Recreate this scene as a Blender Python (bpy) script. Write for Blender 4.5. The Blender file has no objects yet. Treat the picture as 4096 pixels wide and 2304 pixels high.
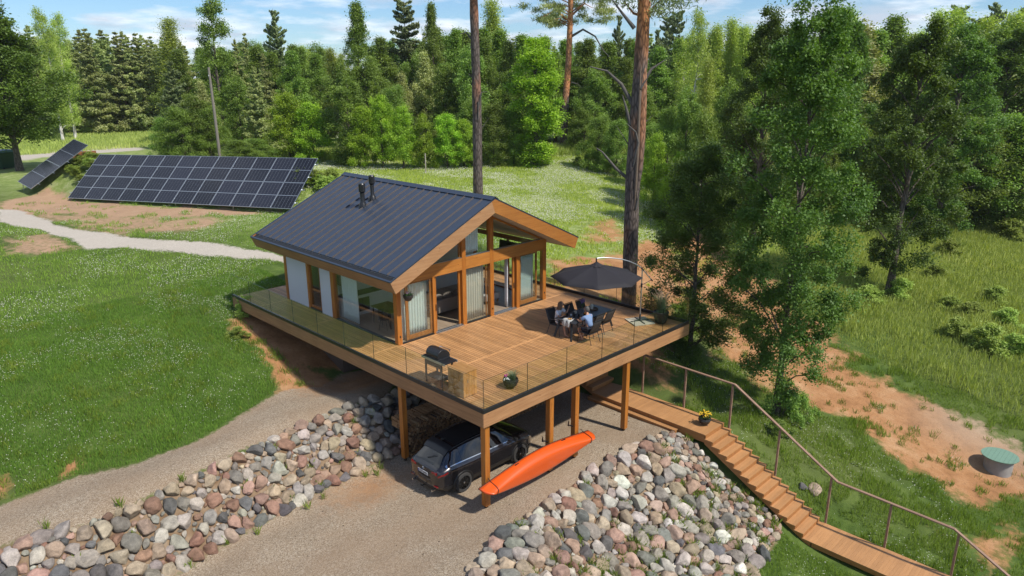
import bpy, bmesh, math, random
import numpy as np
from mathutils import Vector, Matrix
SC = bpy.context.scene
COL = SC.collection
R = math.radians
# ---------------------------------------------------------------- camera
cam = bpy.data.objects.new('camera', bpy.data.cameras.new('camera')); COL.objects.link(cam)
_y, _p, _r = 0.7844, 0.2894, -0.0038
F = Vector((math.sin(_y) * math.cos(_p), math.cos(_y) * math.cos(_p), -math.sin(_p)))
R0 = Vector((math.cos(_y), -math.sin(_y), 0)); U0 = R0.cross(F)
RR = math.cos(_r) * R0 + math.sin(_r) * U0; UU = -math.sin(_r) * R0 + math.cos(_r) * U0
cam.matrix_world = Matrix(((RR.x, UU.x, -F.x, -13.555), (RR.y, UU.y, -F.y, -14.848), (RR.z, UU.z, -F.z, 10.0442), (0, 0, 0, 1)))
cam.data.sensor_width = 36; cam.data.lens = 2869.55 / 4096 * 36
cam.data.clip_start = .3; cam.data.clip_end = 4000
SC.camera = cam
# ---------------------------------------------------------------- light
SUN = Vector((0.17, -0.80, 1.03)).normalized()
el = math.asin(SUN.z)
world = bpy.data.worlds.new("World"); SC.world = world; world.use_nodes = True
nt = world.node_tree; nt.nodes.clear()
def N(t, ty, **kw):
    n = t.nodes.new(ty)
    for k, v in kw.items():
        if k.startswith('i_'): n.inputs[k[2:].replace('_', ' ')].default_value = v
        else: setattr(n, k, v)
    return n
out = N(nt, 'ShaderNodeOutputWorld'); bg = N(nt, 'ShaderNodeBackground')
sky = N(nt, 'ShaderNodeTexSky', sky_type='NISHITA', sun_disc=False, sun_elevation=el, sun_rotation=math.atan2(SUN.x, SUN.y))
sky.air_density = 1.0; sky.dust_density = .15; sky.ozone_density = 3.0; sky.altitude = 100
tc = N(nt, 'ShaderNodeTexCoord'); sep = N(nt, 'ShaderNodeSeparateXYZ'); nt.links.new(tc.outputs['Generated'], sep.inputs[0])
# clouds: direction projected on a high flat layer, softened near the horizon
zz = N(nt, 'ShaderNodeMath', operation='ADD'); zz.inputs[1].default_value = .14; nt.links.new(sep.outputs[2], zz.inputs[0])
zc = N(nt, 'ShaderNodeMath', operation='MAXIMUM'); zc.inputs[1].default_value = .08; nt.links.new(zz.outputs[0], zc.inputs[0])
dx = N(nt, 'ShaderNodeMath', operation='DIVIDE'); nt.links.new(sep.outputs[0], dx.inputs[0]); nt.links.new(zc.outputs[0], dx.inputs[1])
dy = N(nt, 'ShaderNodeMath', operation='DIVIDE'); nt.links.new(sep.outputs[1], dy.inputs[0]); nt.links.new(zc.outputs[0], dy.inputs[1])
cv = N(nt, 'ShaderNodeCombineXYZ'); nt.links.new(dx.outputs[0], cv.inputs[0]); nt.links.new(dy.outputs[0], cv.inputs[1]); cv.inputs[2].default_value = 3.7
nz = N(nt, 'ShaderNodeTexNoise', i_Scale=1.15, i_Detail=8.0, i_Roughness=.56); nt.links.new(cv.outputs[0], nz.inputs['Vector'])
cr = N(nt, 'ShaderNodeValToRGB'); cr.color_ramp.elements[0].position = .465; cr.color_ramp.elements[1].position = .62
nt.links.new(nz.outputs[0], cr.inputs[0])
nz2 = N(nt, 'ShaderNodeTexNoise', i_Scale=2.6, i_Detail=5.0); nt.links.new(cv.outputs[0], nz2.inputs['Vector'])
cc = N(nt, 'ShaderNodeMixRGB'); cc.inputs[1].default_value = (2.25, 2.6, 3.1, 1); cc.inputs[2].default_value = (4.1, 4.3, 4.6, 1)
cr2 = N(nt, 'ShaderNodeValToRGB'); cr2.color_ramp.elements[0].position = .40; cr2.color_ramp.elements[1].position = .58
nt.links.new(nz2.outputs[0], cr2.inputs[0]); nt.links.new(cr2.outputs[0], cc.inputs[0])
tint = N(nt, 'ShaderNodeMixRGB', blend_type='MULTIPLY'); tint.inputs[0].default_value = 1; tint.inputs[2].default_value = (.31, .39, .485, 1); nt.links.new(sky.outputs[0], tint.inputs[1])
mx = N(nt, 'ShaderNodeMixRGB'); nt.links.new(cr.outputs[0], mx.inputs[0]); nt.links.new(tint.outputs[0], mx.inputs[1]); nt.links.new(cc.outputs[0], mx.inputs[2])
nt.links.new(mx.outputs[0], bg.inputs[0]); bg.inputs[1].default_value = .142
nt.links.new(bg.outputs[0], out.inputs[0])
sun = bpy.data.objects.new('sun', bpy.data.lights.new('sun', 'SUN')); COL.objects.link(sun)
sun.data.energy = 2.75; sun.data.angle = R(2.0); sun.data.color = (1, .94, .84)
sun.rotation_euler = SUN.to_track_quat('Z', 'Y').to_euler(); sun.location = (0, 0, 40)
SC.view_settings.view_transform = 'Standard'; SC.view_settings.look = 'None'; SC.view_settings.gamma = 1; SC.view_settings.exposure = 0.95
SC.render.engine = 'CYCLES'
SC.cycles.max_bounces = 7; SC.cycles.transparent_max_bounces = 16; SC.cycles.diffuse_bounces = 4; SC.cycles.glossy_bounces = 3; SC.cycles.transmission_bounces = 4
SC.cycles.sample_clamp_indirect = 6
rnd = random.Random(7)
# ---------------------------------------------------------------- terrain
import numpy as np
CTRL = [
# carport gravel and drive
(0,0,-3.5),(4,0,-3.5),(8,0,-3.5),(8,3,-3.5),(4,3,-3.5),(0,3,-3.5),(8.4,5,-3.4),(4,5,-3.5),(1,5,-3.5),(-3,0,-3.5),(-3,4,-3.5),
(-6,0,-3.55),(-6,4,-3.55),(-8.5,3.8,-3.6),(-11,3.4,-3.7),(-10,0,-3.7),(-6,-5,-3.6),(-2,-4,-3.5),(2,-1.2,-3.5),(4,.2,-3.5),(5.5,-.4,-3.5),(8,-1.6,-3.5),
(0,-3.2,-3.5),(-14,3,-3.8),(-12,-4,-3.8),(-2,-7.5,-3.7),(-6,-12,-4),
# wall foot and head
(0.1,5.0,-3.5),(-2.2,4.85,-3.5),(-4.2,4.75,-3.55),(-5.6,4.65,-3.55),(-6.9,4.5,-3.6),(-8.3,4.2,-3.6),(-9.8,3.9,-3.65),
(2.2,6.2,-3.4),(4,7.0,-3.3),(6,7.2,-3.2),
(0.8,6.8,-2.1),(-0.9,7.1,-2.0),(-2.7,7.0,-2.0),(-4.95,6.65,-2.0),(-6.7,6.2,-2.05),(-8.3,6.0,-2.05),(-9.6,6.0,-2.1),(-10.85,6.4,-2.1),(-11.6,6.6,-2.1),(-14,6.6,-2.2),
(2.2,7.8,-2.3),(4,8.6,-2.4),(6,9,-2.5),
# upper gravel strip
(-1.8,10.3,-2.0),(-3,9.4,-2.0),(-5.5,8.4,-2.0),(-7.5,8.3,-2.0),(-9.1,8.8,-2.0),(-11.2,8.8,-2.05),(1.3,10.5,-2.5),(1.2,12.5,-1.8),(4,11.5,-2.5),(0.8,8.9,-2.3),
# lawn
(-1.5,13,-1.45),(0.3,14.5,-1.25),(0,17,-.75),(0,18.5,-.5),(-4,14,-1.3),(-8,13,-1.4),(-12,13,-1.5),(-4,19,-.6),(-9,19,-.7),(-14,19,-.9),
(-2,26,-.1),(-8,27,-.1),(4.5,22,-.1),(3,18.5,-.35),(8,20,-.3),(0,33,.35),(-6,38,.6),(-14,34,.4),(4,36,.7),(7,26,.35),(14,24,0),
(1.0,49.2,.65),(5.2,39.5,.8),(9.2,29.9,.95),(-3,44,.7),(2,52,1.0),(-6,56,1.1),(9,40,1.1),(16,34,.6),(20,22,0),(15,15,-.5),
(2.5,70,1.0),(-10,75,1),(5,88,.6),(20,92,.6),(30,72,1.0),(20,62,1.2),(25,45,.7),(0,120,.8),(30,169,1),(45,140,.8),(-30,140,1),
# clover hill
(31,42,.5),(28,31,.1),(37,55,.9),(44,46,.9),(43,38,.6),(52,43,.8),(58,36,.4),(30,22,-.7),(40,30,0),(24,16,-1.1),(50,26,-.8),(17,11,-1.0),
(13,9,-.9),(12.4,12,-.8),(12,17,-.4),(70,70,.8),(90,60,0),
# slope on the right
(12.6,5,-1.3),(15.8,6,-1.5),(20,8,-1.8),(14,1.9,-2.7),(12.3,2.5,-2.3),(18,4,-2.4),(22.4,4.6,-3.0),(27,2.5,-3.5),(35,-.7,-3.6),(38,8,-2.9),(48,12,-2.2),(64,19,-2),(74,.7,-3),
(55,-8,-4),(27,-9.6,-4.5),(26,-3,-4),(33,-6,-4.1),(18,-2.5,-4.2),(13.5,-3.2,-4.0),(12,0,-3.2),(10.7,3.2,-3.0),(11.5,-1,-3.6),(10.7,1,-3.25),(10.7,-2.5,-3.5),
(9.2,5.2,-2.6),(10.5,5.2,-2.2),(9.2,3.6,-3.4),
(10.8,-4.5,-4.5),(10.8,-6.9,-5.75),(12.5,-6.5,-5.0),(15,-7,-5.2),(10.8,-9,-5.9),(10.8,-12,-6.0),(13,-11,-5.8),(19.5,-10.3,-5.9),(16,-12,-6),(23,-14,-6),(35,-22,-6.5),(12,-16,-6.5),(20,-22,-7),
# rock heap slope and grass at its foot
(8.8,-3.5,-4.5),(8.8,-5.2,-5.2),(8.8,-7,-5.9),(8.8,-9.5,-6.0),(8.8,-13,-6.4),(6.5,-3,-4.5),(6,-5,-5.3),(5.6,-7,-5.9),(4,-2.5,-4.5),(3,-4.5,-5.3),(2.3,-6.5,-5.9),(1.2,-3.5,-4.5),(.3,-5.4,-5.3),
(7,-9,-6.0),(4,-10,-6.2),(0,-9,-6.2),(0,-14,-6.5),
(300,300,0),(-200,300,1),(600,0,-5),(0,700,0),(-200,-100,-3),(300,-200,-6),(0,-200,-7),(600,600,0),(-100,20,0),(-60,-20,-3),(-60,60,1),(120,120,0),(100,20,-2),(120,-40,-5)]
_c = np.array(CTRL, float)
def _phi(d2): return np.sqrt(d2 + .35)
_A = _phi(((_c[:, None, :2] - _c[None, :, :2]) ** 2).sum(-1))
_n = len(_c)
_M = np.zeros((_n + 1, _n + 1)); _M[:_n, :_n] = _A; _M[:_n, _n] = 1; _M[_n, :_n] = 1
_w = np.linalg.solve(_M, np.append(_c[:, 2], 0))
def smooth(a, b, v):
    t = np.clip((v - a) / (b - a), 0, 1); return t * t * (3 - 2 * t)
def vnoise(x, y, s, seed=0):
    # smooth value noise on numpy arrays
    x = np.asarray(x, float) / s; y = np.asarray(y, float) / s
    xi = np.floor(x).astype(np.int64); yi = np.floor(y).astype(np.int64); fx = x - xi; fy = y - yi
    def h(a, b):
        n = (a * 374761393 + b * 668265263 + seed * 974634777) & 0xffffffff
        n = ((n ^ (n >> 13)) * 1274126177) & 0xffffffff
        return ((n ^ (n >> 16)) & 0xffff) / 65535.0
    ux = fx * fx * (3 - 2 * fx); uy = fy * fy * (3 - 2 * fy)
    return (h(xi, yi) * (1 - ux) + h(xi + 1, yi) * ux) * (1 - uy) + (h(xi, yi + 1) * (1 - ux) + h(xi + 1, yi + 1) * ux) * uy
def fbm(x, y, s, seed=0, o=4):
    r = 0; a = .5; t = 0
    for i in range(o):
        r = r + a * vnoise(x, y, s / 2 ** i, seed + i); t += a; a *= .5
    return r / t
def seg_dist(x, y, ax, ay, bx, by):
    vx, vy = bx - ax, by - ay
    t = np.clip(((x - ax) * vx + (y - ay) * vy) / (vx * vx + vy * vy), 0, 1)
    return np.hypot(x - ax - t * vx, y - ay - t * vy)
def height(x, y):
    x = np.atleast_1d(np.asarray(x, float)); y = np.atleast_1d(np.asarray(y, float))
    sh = x.shape; X = x.ravel(); Y = y.ravel(); out = np.empty(len(X))
    for i in range(0, len(X), 20000):
        xs = X[i:i + 20000]; ys = Y[i:i + 20000]
        d2 = (xs[:, None] - _c[None, :, 0]) ** 2 + (ys[:, None] - _c[None, :, 1]) ** 2
        out[i:i + 20000] = _phi(d2) @ _w[:_n] + _w[_n]
    # berm of earth behind the solar array
    d = seg_dist(X, Y, 4.5, 50.8, 13.1, 31.4)
    out += 1.9 * (1 - smooth(.4, 3.6, d)) * (0.85 + .3 * vnoise(X, Y, 1.5, 5))
    d = seg_dist(X, Y, 3.2, 54.6, 6.2, 55.2)
    out += 2.3 * (1 - smooth(.3, 4.0, d))
    flat = ((X > -4) & (X < 10.3) & (Y > -3) & (Y < 5))
    out += np.where(flat, .03, .16) * (fbm(X, Y, 2.6, 3) - .5)
    return out.reshape(sh)
def hz(x, y): return float(height(x, y)[0])
# ---------------------------------------------------------------- helpers
def tag(o, label=None, cat=None, group=None, kind=None):
    if label: o['label'] = label
    if cat: o['category'] = cat
    if group: o['group'] = group
    if kind: o['kind'] = kind
    return o
def empty(name, loc=(0, 0, 0), rz=0, label=None, cat=None, group=None):
    o = bpy.data.objects.new(name, None); COL.objects.link(o); o.location = loc; o.rotation_euler = (0, 0, rz); o.empty_display_size = .2
    return tag(o, label, cat, group)
def copy_tree(o, parent=None):
    c = o.copy(); COL.objects.link(c); c.parent = parent
    for ch in list(o.children): copy_tree(ch, c)
    return c
class MB:
    def __init__(s): s.v = []; s.f = []
    def add(s, vs, fs):
        b = len(s.v); s.v += [tuple(v) for v in vs]; s.f += [tuple(i + b for i in f) for f in fs]; return s
    def box(s, x0, x1, y0, y1, z0, z1):
        return s.add([(x0, y0, z0), (x1, y0, z0), (x1, y1, z0), (x0, y1, z0), (x0, y0, z1), (x1, y0, z1), (x1, y1, z1), (x0, y1, z1)],
                     [(0, 3, 2, 1), (4, 5, 6, 7), (0, 1, 5, 4), (1, 2, 6, 5), (2, 3, 7, 6), (3, 0, 4, 7)])
    def prism(s, poly, axis, a, b):
        # poly: 2D points in the plane normal to axis ('x': (y,z), 'y': (x,z), 'z': (x,y))
        def P(p, t): return {'x': (t, p[0], p[1]), 'y': (p[0], t, p[1]), 'z': (p[0], p[1], t)}[axis]
        n = len(poly); vs = [P(p, a) for p in poly] + [P(p, b) for p in poly]
        return s.add(vs, [tuple(range(n))[::-1], tuple(range(n, 2 * n))] + [(i, (i + 1) % n, n + (i + 1) % n, n + i) for i in range(n)])
    def hexa(s, pts): # 8 points bottom4 top4
        return s.add(pts, [(0, 3, 2, 1), (4, 5, 6, 7), (0, 1, 5, 4), (1, 2, 6, 5), (2, 3, 7, 6), (3, 0, 4, 7)])
    def bar(s, p0, p1, w, h=None, up=(0, 0, 1)):
        h = h or w; p0 = Vector(p0); p1 = Vector(p1); d = (p1 - p0).normalized(); u = Vector(up)
        if abs(d.dot(u)) > .98: u = Vector((0, 1, 0))
        a = d.cross(u).normalized() * w / 2; b = a.cross(d).normalized() * h / 2
        return s.hexa([p0 - a - b, p0 + a - b, p0 + a + b, p0 - a + b, p1 - a - b, p1 + a - b, p1 + a + b, p1 - a + b])
    def tube(s, pts, rad, n=8, cap=True):
        pts = [Vector(p) for p in pts]; m = len(pts)
        if not hasattr(rad, '__len__'): rad = [rad] * m
        vs = []; prev = None
        for i, p in enumerate(pts):
            d = (pts[min(i + 1, m - 1)] - pts[max(i - 1, 0)]).normalized()
            if prev is None:
                a = d.cross(Vector((0, 0, 1)))
                if a.length < .05: a = d.cross(Vector((0, 1, 0)))
            else: a = prev - d * prev.dot(d)
            a.normalize(); prev = a; b = d.cross(a)
            for k in range(n):
                t = 2 * math.pi * k / n; vs.append(p + (a * math.cos(t) + b * math.sin(t)) * rad[i])
        fs = [(i * n + k, i * n + (k + 1) % n, (i + 1) * n + (k + 1) % n, (i + 1) * n + k) for i in range(m - 1) for k in range(n)]
        if cap: fs += [tuple(range(n))[::-1], tuple(range((m - 1) * n, m * n))]
        return s.add(vs, fs)
    def lathe(s, prof, c=(0, 0, 0), n=20, cap=True):
        m = len(prof); vs = [(c[0] + r * math.cos(2 * math.pi * k / n), c[1] + r * math.sin(2 * math.pi * k / n), c[2] + z) for r, z in prof for k in range(n)]
        fs = [(i * n + k, i * n + (k + 1) % n, (i + 1) * n + (k + 1) % n, (i + 1) * n + k) for i in range(m - 1) for k in range(n)]
        if cap: fs += [tuple(range(n))[::-1], tuple(range((m - 1) * n, m * n))]
        return s.add(vs, fs)
    def ell(s, c, r, n=12, m=8):
        vs = []; fs = []
        for j in range(m + 1):
            ph = math.pi * j / m
            for k in range(n):
                t = 2 * math.pi * k / n; vs.append((c[0] + r[0] * math.sin(ph) * math.cos(t), c[1] + r[1] * math.sin(ph) * math.sin(t), c[2] - r[2] * math.cos(ph)))
        fs = [(j * n + k, j * n + (k + 1) % n, (j + 1) * n + (k + 1) % n, (j + 1) * n + k) for j in range(m) for k in range(n)]
        return s.add(vs, fs)
    def grid(s, rows):
        m = len(rows[0]); vs = [p for r in rows for p in r]
        return s.add(vs, [(i * m + k, i * m + k + 1, (i + 1) * m + k + 1, (i + 1) * m + k) for i in range(len(rows) - 1) for k in range(m - 1)])
    def build(s, name, mat, parent=None, smooth=None, bevel=0, loc=None, label=None, fix=True):
        me = bpy.data.meshes.new(name); me.from_pydata(s.v, [], s.f); me.materials.append(mat)
        if fix:
            bm = bmesh.new(); bm.from_mesh(me); bmesh.ops.remove_doubles(bm, verts=bm.verts, dist=1e-5) if smooth else None
            bmesh.ops.recalc_face_normals(bm, faces=bm.faces); bm.to_mesh(me); bm.free()
        if smooth:
            me.shade_smooth(); me.set_sharp_from_angle(angle=R(smooth if smooth is not True else 40))
        o = bpy.data.objects.new(name, me); COL.objects.link(o); o.parent = parent
        if loc: o.location = loc
        if bevel:
            b = o.modifiers.new('bevel', 'BEVEL'); b.width = bevel; b.segments = 2; b.limit_method = 'ANGLE'; b.harden_normals = False
        if label: o['label'] = label
        return o
def npmesh(name, V, Fq, mat, parent=None, attrs=None, smooth=False):
    # V (n,3) float, Fq (m,k) int, fast mesh creation; attrs: {name: per face floats}
    me = bpy.data.meshes.new(name); V = np.asarray(V, np.float32); Fq = np.asarray(Fq, np.int32); m, k = Fq.shape
    me.vertices.add(len(V)); me.vertices.foreach_set('co', V.ravel())
    me.loops.add(m * k); me.loops.foreach_set('vertex_index', Fq.ravel())
    me.polygons.add(m); me.polygons.foreach_set('loop_start', np.arange(0, m * k, k, dtype=np.int32))
    me.update(calc_edges=True)
    me.polygons.foreach_set('use_smooth', np.full(m, bool(smooth)))
    for an, av in (attrs or {}).items():
        a = me.attributes.new(an, 'FLOAT', 'FACE'); a.data.foreach_set('value', np.asarray(av, np.float32))
    me.materials.append(mat)
    o = bpy.data.objects.new(name, me); COL.objects.link(o); o.parent = parent
    return o
# ---------------------------------------------------------------- materials
def newmat(name):
    m = bpy.data.materials.new(name); m.use_nodes = True; t = m.node_tree
    return m, t, t.nodes['Principled BSDF']
def L(t, a, b): t.links.new(a, b)
KC = .75
def c4(c): return (c[0], c[1], c[2], 1)
def plain(name, col, rough=.6, metal=0, var=.15, scale=6.0, bump=0, coat=0, spec=.5):
    m, t, b = newmat(name); b.inputs['Roughness'].default_value = rough; b.inputs['Metallic'].default_value = metal
    b.inputs['Coat Weight'].default_value = coat; b.inputs['Specular IOR Level'].default_value = spec
    co = N(t, 'ShaderNodeTexCoord'); n = N(t, 'ShaderNodeTexNoise', i_Scale=scale, i_Detail=5.0); L(t, co.outputs['Object'], n.inputs['Vector'])
    r = N(t, 'ShaderNodeMixRGB'); r.inputs[1].default_value = c4([KC * c * (1 - var) for c in col]); r.inputs[2].default_value = c4([min(1, KC * c * (1 + var)) for c in col])
    L(t, n.outputs[0], r.inputs[0]); L(t, r.outputs[0], b.inputs['Base Color'])
    if bump:
        bn = N(t, 'ShaderNodeBump', i_Strength=bump, i_Distance=.02); L(t, n.outputs[0], bn.inputs['Height']); L(t, bn.outputs[0], b.inputs['Normal'])
    return m
def wood(name, c1, c2, axis='x', grain=14, rough=.5, knots=True, per_face=False, coat=0.0, stretch=18.0, fvar=.22):
    m, t, b = newmat(name); b.inputs['Roughness'].default_value = rough; b.inputs['Coat Weight'].default_value = coat
    co = N(t, 'ShaderNodeTexCoord'); mp = N(t, 'ShaderNodeMapping'); L(t, co.outputs['Object'], mp.inputs[0])
    sc = {'x': (1 / stretch, 1, 1), 'y': (1, 1 / stretch, 1), 'z': (1, 1, 1 / stretch)}[axis]; mp.inputs['Scale'].default_value = sc
    n = N(t, 'ShaderNodeTexNoise', i_Scale=float(grain), i_Detail=6.0, i_Roughness=.6, i_Distortion=.4); L(t, mp.outputs[0], n.inputs['Vector'])
    ra = N(t, 'ShaderNodeValToRGB'); ra.color_ramp.elements[0].position = .3; ra.color_ramp.elements[1].position = .7
    ra.color_ramp.elements[0].color = c4([KC * c for c in c1]); ra.color_ramp.elements[1].color = c4([KC * c for c in c2]); L(t, n.outputs[0], ra.inputs[0]); last = ra.outputs[0]
    n2 = N(t, 'ShaderNodeTexNoise', i_Scale=1.3, i_Detail=3.0); L(t, co.outputs['Object'], n2.inputs['Vector'])
    hs = N(t, 'ShaderNodeHueSaturation'); mr = N(t, 'ShaderNodeMapRange'); mr.inputs[3].default_value = .8; mr.inputs[4].default_value = 1.2
    L(t, n2.outputs[0], mr.inputs[0]); L(t, mr.outputs[0], hs.inputs['Value']); L(t, last, hs.inputs['Color']); last = hs.outputs[0]
    if per_face:
        a = N(t, 'ShaderNodeAttribute', attribute_name='fv'); m2 = N(t, 'ShaderNodeMapRange'); m2.inputs[3].default_value = 1 - fvar; m2.inputs[4].default_value = 1 + fvar
        L(t, a.outputs['Fac'], m2.inputs[0]); h2 = N(t, 'ShaderNodeHueSaturation'); L(t, m2.outputs[0], h2.inputs['Value']); L(t, last, h2.inputs['Color']); last = h2.outputs[0]
    if knots:
        mk = N(t, 'ShaderNodeMapping'); L(t, co.outputs['Object'], mk.inputs[0]); mk.inputs['Scale'].default_value = {'x': (1.1, 3, 3), 'y': (3, 1.1, 3), 'z': (3, 3, 1.1)}[axis]
        v = N(t, 'ShaderNodeTexVoronoi', i_Scale=2.2); L(t, mk.outputs[0], v.inputs['Vector'])
        kr = N(t, 'ShaderNodeValToRGB'); kr.color_ramp.elements[0].position = .05; kr.color_ramp.elements[1].position = .13
        kr.color_ramp.elements[0].color = (1, 1, 1, 1); kr.color_ramp.elements[1].color = (0, 0, 0, 1); L(t, v.outputs[0], kr.inputs[0])
        mxx = N(t, 'ShaderNodeMixRGB'); mxx.inputs[2].default_value = c4([c * .45 for c in c1]); L(t, kr.outputs[0], mxx.inputs[0]); L(t, last, mxx.inputs[1]); last = mxx.outputs[0]
    L(t, last, b.inputs['Base Color'])
    bn = N(t, 'ShaderNodeBump', i_Strength=.25, i_Distance=.004); L(t, n.outputs[0], bn.inputs['Height']); L(t, bn.outputs[0], b.inputs['Normal'])
    return m
def thin_glass(name, tint=(.88, .94, .91), refl=1.0, rough=0.0):
    m = bpy.data.materials.new(name); m.use_nodes = True; t = m.node_tree; t.nodes.clear()
    o = N(t, 'ShaderNodeOutputMaterial'); tr = N(t, 'ShaderNodeBsdfTransparent'); tr.inputs[0].default_value = c4(tint)
    g = N(t, 'ShaderNodeBsdfGlossy'); g.inputs['Roughness'].default_value = rough; g.inputs[0].default_value = (refl, refl, refl, 1)
    f = N(t, 'ShaderNodeFresnel', i_IOR=1.52); mxx = N(t, 'ShaderNodeMixShader')
    # Fresnel node inverts the IOR on back faces: use incoming angle through Layer-free maths for both sides
    ge = N(t, 'ShaderNodeNewGeometry'); io = N(t, 'ShaderNodeMath', operation='MULTIPLY_ADD'); io.inputs[1].default_value = -(1.52 - 1 / 1.52) * 0 ; io.inputs[2].default_value = 1.52
    L(t, ge.outputs['Backfacing'], io.inputs[0])
    iv = N(t, 'ShaderNodeMath', operation='MULTIPLY_ADD'); iv.inputs[1].default_value = (1 / 1.52 - 1.52); iv.inputs[2].default_value = 1.52
    L(t, ge.outputs['Backfacing'], iv.inputs[0]); L(t, iv.outputs[0], f.inputs['IOR'])
    L(t, f.outputs[0], mxx.inputs[0]); L(t, tr.outputs[0], mxx.inputs[1]); L(t, g.outputs[0], mxx.inputs[2]); L(t, mxx.outputs[0], o.inputs[0])
    return m
def lf(c): return (min(.6, c[0] * 2.2), min(.6, c[1] * 1.86), c[2] * 1.5)
def leafmat(name, c1, c2, c3=None, trans=.34, rough=.55, nscale=.35):
    # crown material: leaf to leaf and clump to clump variation, some light through the leaf
    m = bpy.data.materials.new(name); m.use_nodes = True; t = m.node_tree; t.nodes.clear()
    o = N(t, 'ShaderNodeOutputMaterial'); b = N(t, 'ShaderNodeBsdfPrincipled'); b.inputs['Roughness'].default_value = rough; b.inputs['Specular IOR Level'].default_value = .35
    a = N(t, 'ShaderNodeAttribute', attribute_name='lv'); co = N(t, 'ShaderNodeTexCoord'); n = N(t, 'ShaderNodeTexNoise', i_Scale=nscale, i_Detail=3.0); L(t, co.outputs['Object'], n.inputs['Vector'])
    oi = N(t, 'ShaderNodeObjectInfo')
    s = N(t, 'ShaderNodeMath', operation='ADD'); L(t, a.outputs['Fac'], s.inputs[0]); L(t, n.outputs[0], s.inputs[1])
    s2 = N(t, 'ShaderNodeMath', operation='MULTIPLY'); L(t, s.outputs[0], s2.inputs[0]); s2.inputs[1].default_value = .5
    r = N(t, 'ShaderNodeValToRGB'); e = r.color_ramp.elements; e[0].position = .25; e[1].position = .75; e[0].color = c4(lf(c1)); e[1].color = c4(lf(c2))
    if c3: x = e.new(.92); x.color = c4(lf(c3))
    L(t, s2.outputs[0], r.inputs[0])
    h = N(t, 'ShaderNodeHueSaturation'); mr = N(t, 'ShaderNodeMapRange'); mr.inputs[3].default_value = .74; mr.inputs[4].default_value = 1.3; L(t, oi.outputs['Random'], mr.inputs[0])
    m2 = N(t, 'ShaderNodeMapRange'); m2.inputs[3].default_value = .485; m2.inputs[4].default_value = .512; L(t, oi.outputs['Random'], m2.inputs[0])
    L(t, mr.outputs[0], h.inputs['Value']); L(t, m2.outputs[0], h.inputs['Hue']); L(t, r.outputs[0], h.inputs['Color']); L(t, h.outputs[0], b.inputs['Base Color'])
    tl = N(t, 'ShaderNodeBsdfTranslucent'); g = N(t, 'ShaderNodeMixRGB', blend_type='MULTIPLY'); g.inputs[0].default_value = 1; g.inputs[2].default_value = (1.35, 1.4, .45, 1); L(t, h.outputs[0], g.inputs[1]); L(t, g.outputs[0], tl.inputs[0])
    mxx = N(t, 'ShaderNodeMixShader'); mxx.inputs[0].default_value = trans; L(t, b.outputs[0], mxx.inputs[1]); L(t, tl.outputs[0], mxx.inputs[2]); L(t, mxx.outputs[0], o.inputs[0])
    return m
M = {}
M['post'] = wood('stained_post', (.36, .115, .018), (.60, .225, .035), 'z', 16, .42)
M['beamx'] = wood('stained_beam', (.42, .15, .028), (.62, .26, .055), 'x', 14, .42)
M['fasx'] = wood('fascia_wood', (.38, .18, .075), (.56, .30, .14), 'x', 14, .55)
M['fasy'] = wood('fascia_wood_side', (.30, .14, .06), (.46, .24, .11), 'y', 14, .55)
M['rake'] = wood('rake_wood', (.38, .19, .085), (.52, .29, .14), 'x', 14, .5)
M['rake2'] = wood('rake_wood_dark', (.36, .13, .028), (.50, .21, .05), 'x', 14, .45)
M['deck'] = wood('deck_boards', (.43, .21, .080), (.65, .35, .15), 'y', 34, .5, knots=False, per_face=True)
M['step'] = wood('stair_boards', (.48, .24, .095), (.58, .30, .125), 'x', 40, .55, knots=False, per_face=True, fvar=.08)
M['stepside'] = wood('stair_side', (.34, .14, .04), (.50, .22, .07), 'y', 12, .55)
M['cab'] = wood('cabinet_boards', (.42, .19, .045), (.60, .31, .09), 'z', 10, .5)
M['rail'] = wood('rail_wood', (.26, .15, .10), (.40, .25, .17), 'y', 10, .7)
M['floorwood'] = wood('floor_boards', (.30, .22, .15), (.46, .36, .26), 'y', 10, .4, knots=False)
M['winwood'] = wood('window_wood', (.33, .11, .02), (.50, .19, .04), 'z', 14, .4)
M['soffit'] = plain('pale_soffit', (.55, .50, .45), .7)
M['white'] = plain('white_render', (.72, .73, .75), .8, var=.04, scale=30, bump=.2)
M['innerwall'] = plain('inner_wall', (.70, .70, .68), .8, var=.03)
M['black'] = plain('black_metal', (.018, .018, .02), .35, 0, .1)
M['blackm'] = plain('black_plastic', (.012, .012, .013), .5)
M['dark'] = plain('charcoal_metal', (.05, .055, .06), .4, .4)
M['steel'] = plain('steel', (.55, .57, .6), .28, 1, .05)
M['alu'] = plain('aluminium', (.62, .66, .70), .35, .9, .05)
M['glass'] = thin_glass('window_glass', (.95, .98, .97))
M['rglass'] = thin_glass('railing_glass', (.945, .965, .935), 1.0)
M['gedge'] = plain('glass_edge', (.03, .06, .05), .2)
M['concrete'] = plain('concrete', (.36, .34, .32), .85, var=.2, scale=4, bump=.3)
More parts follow.
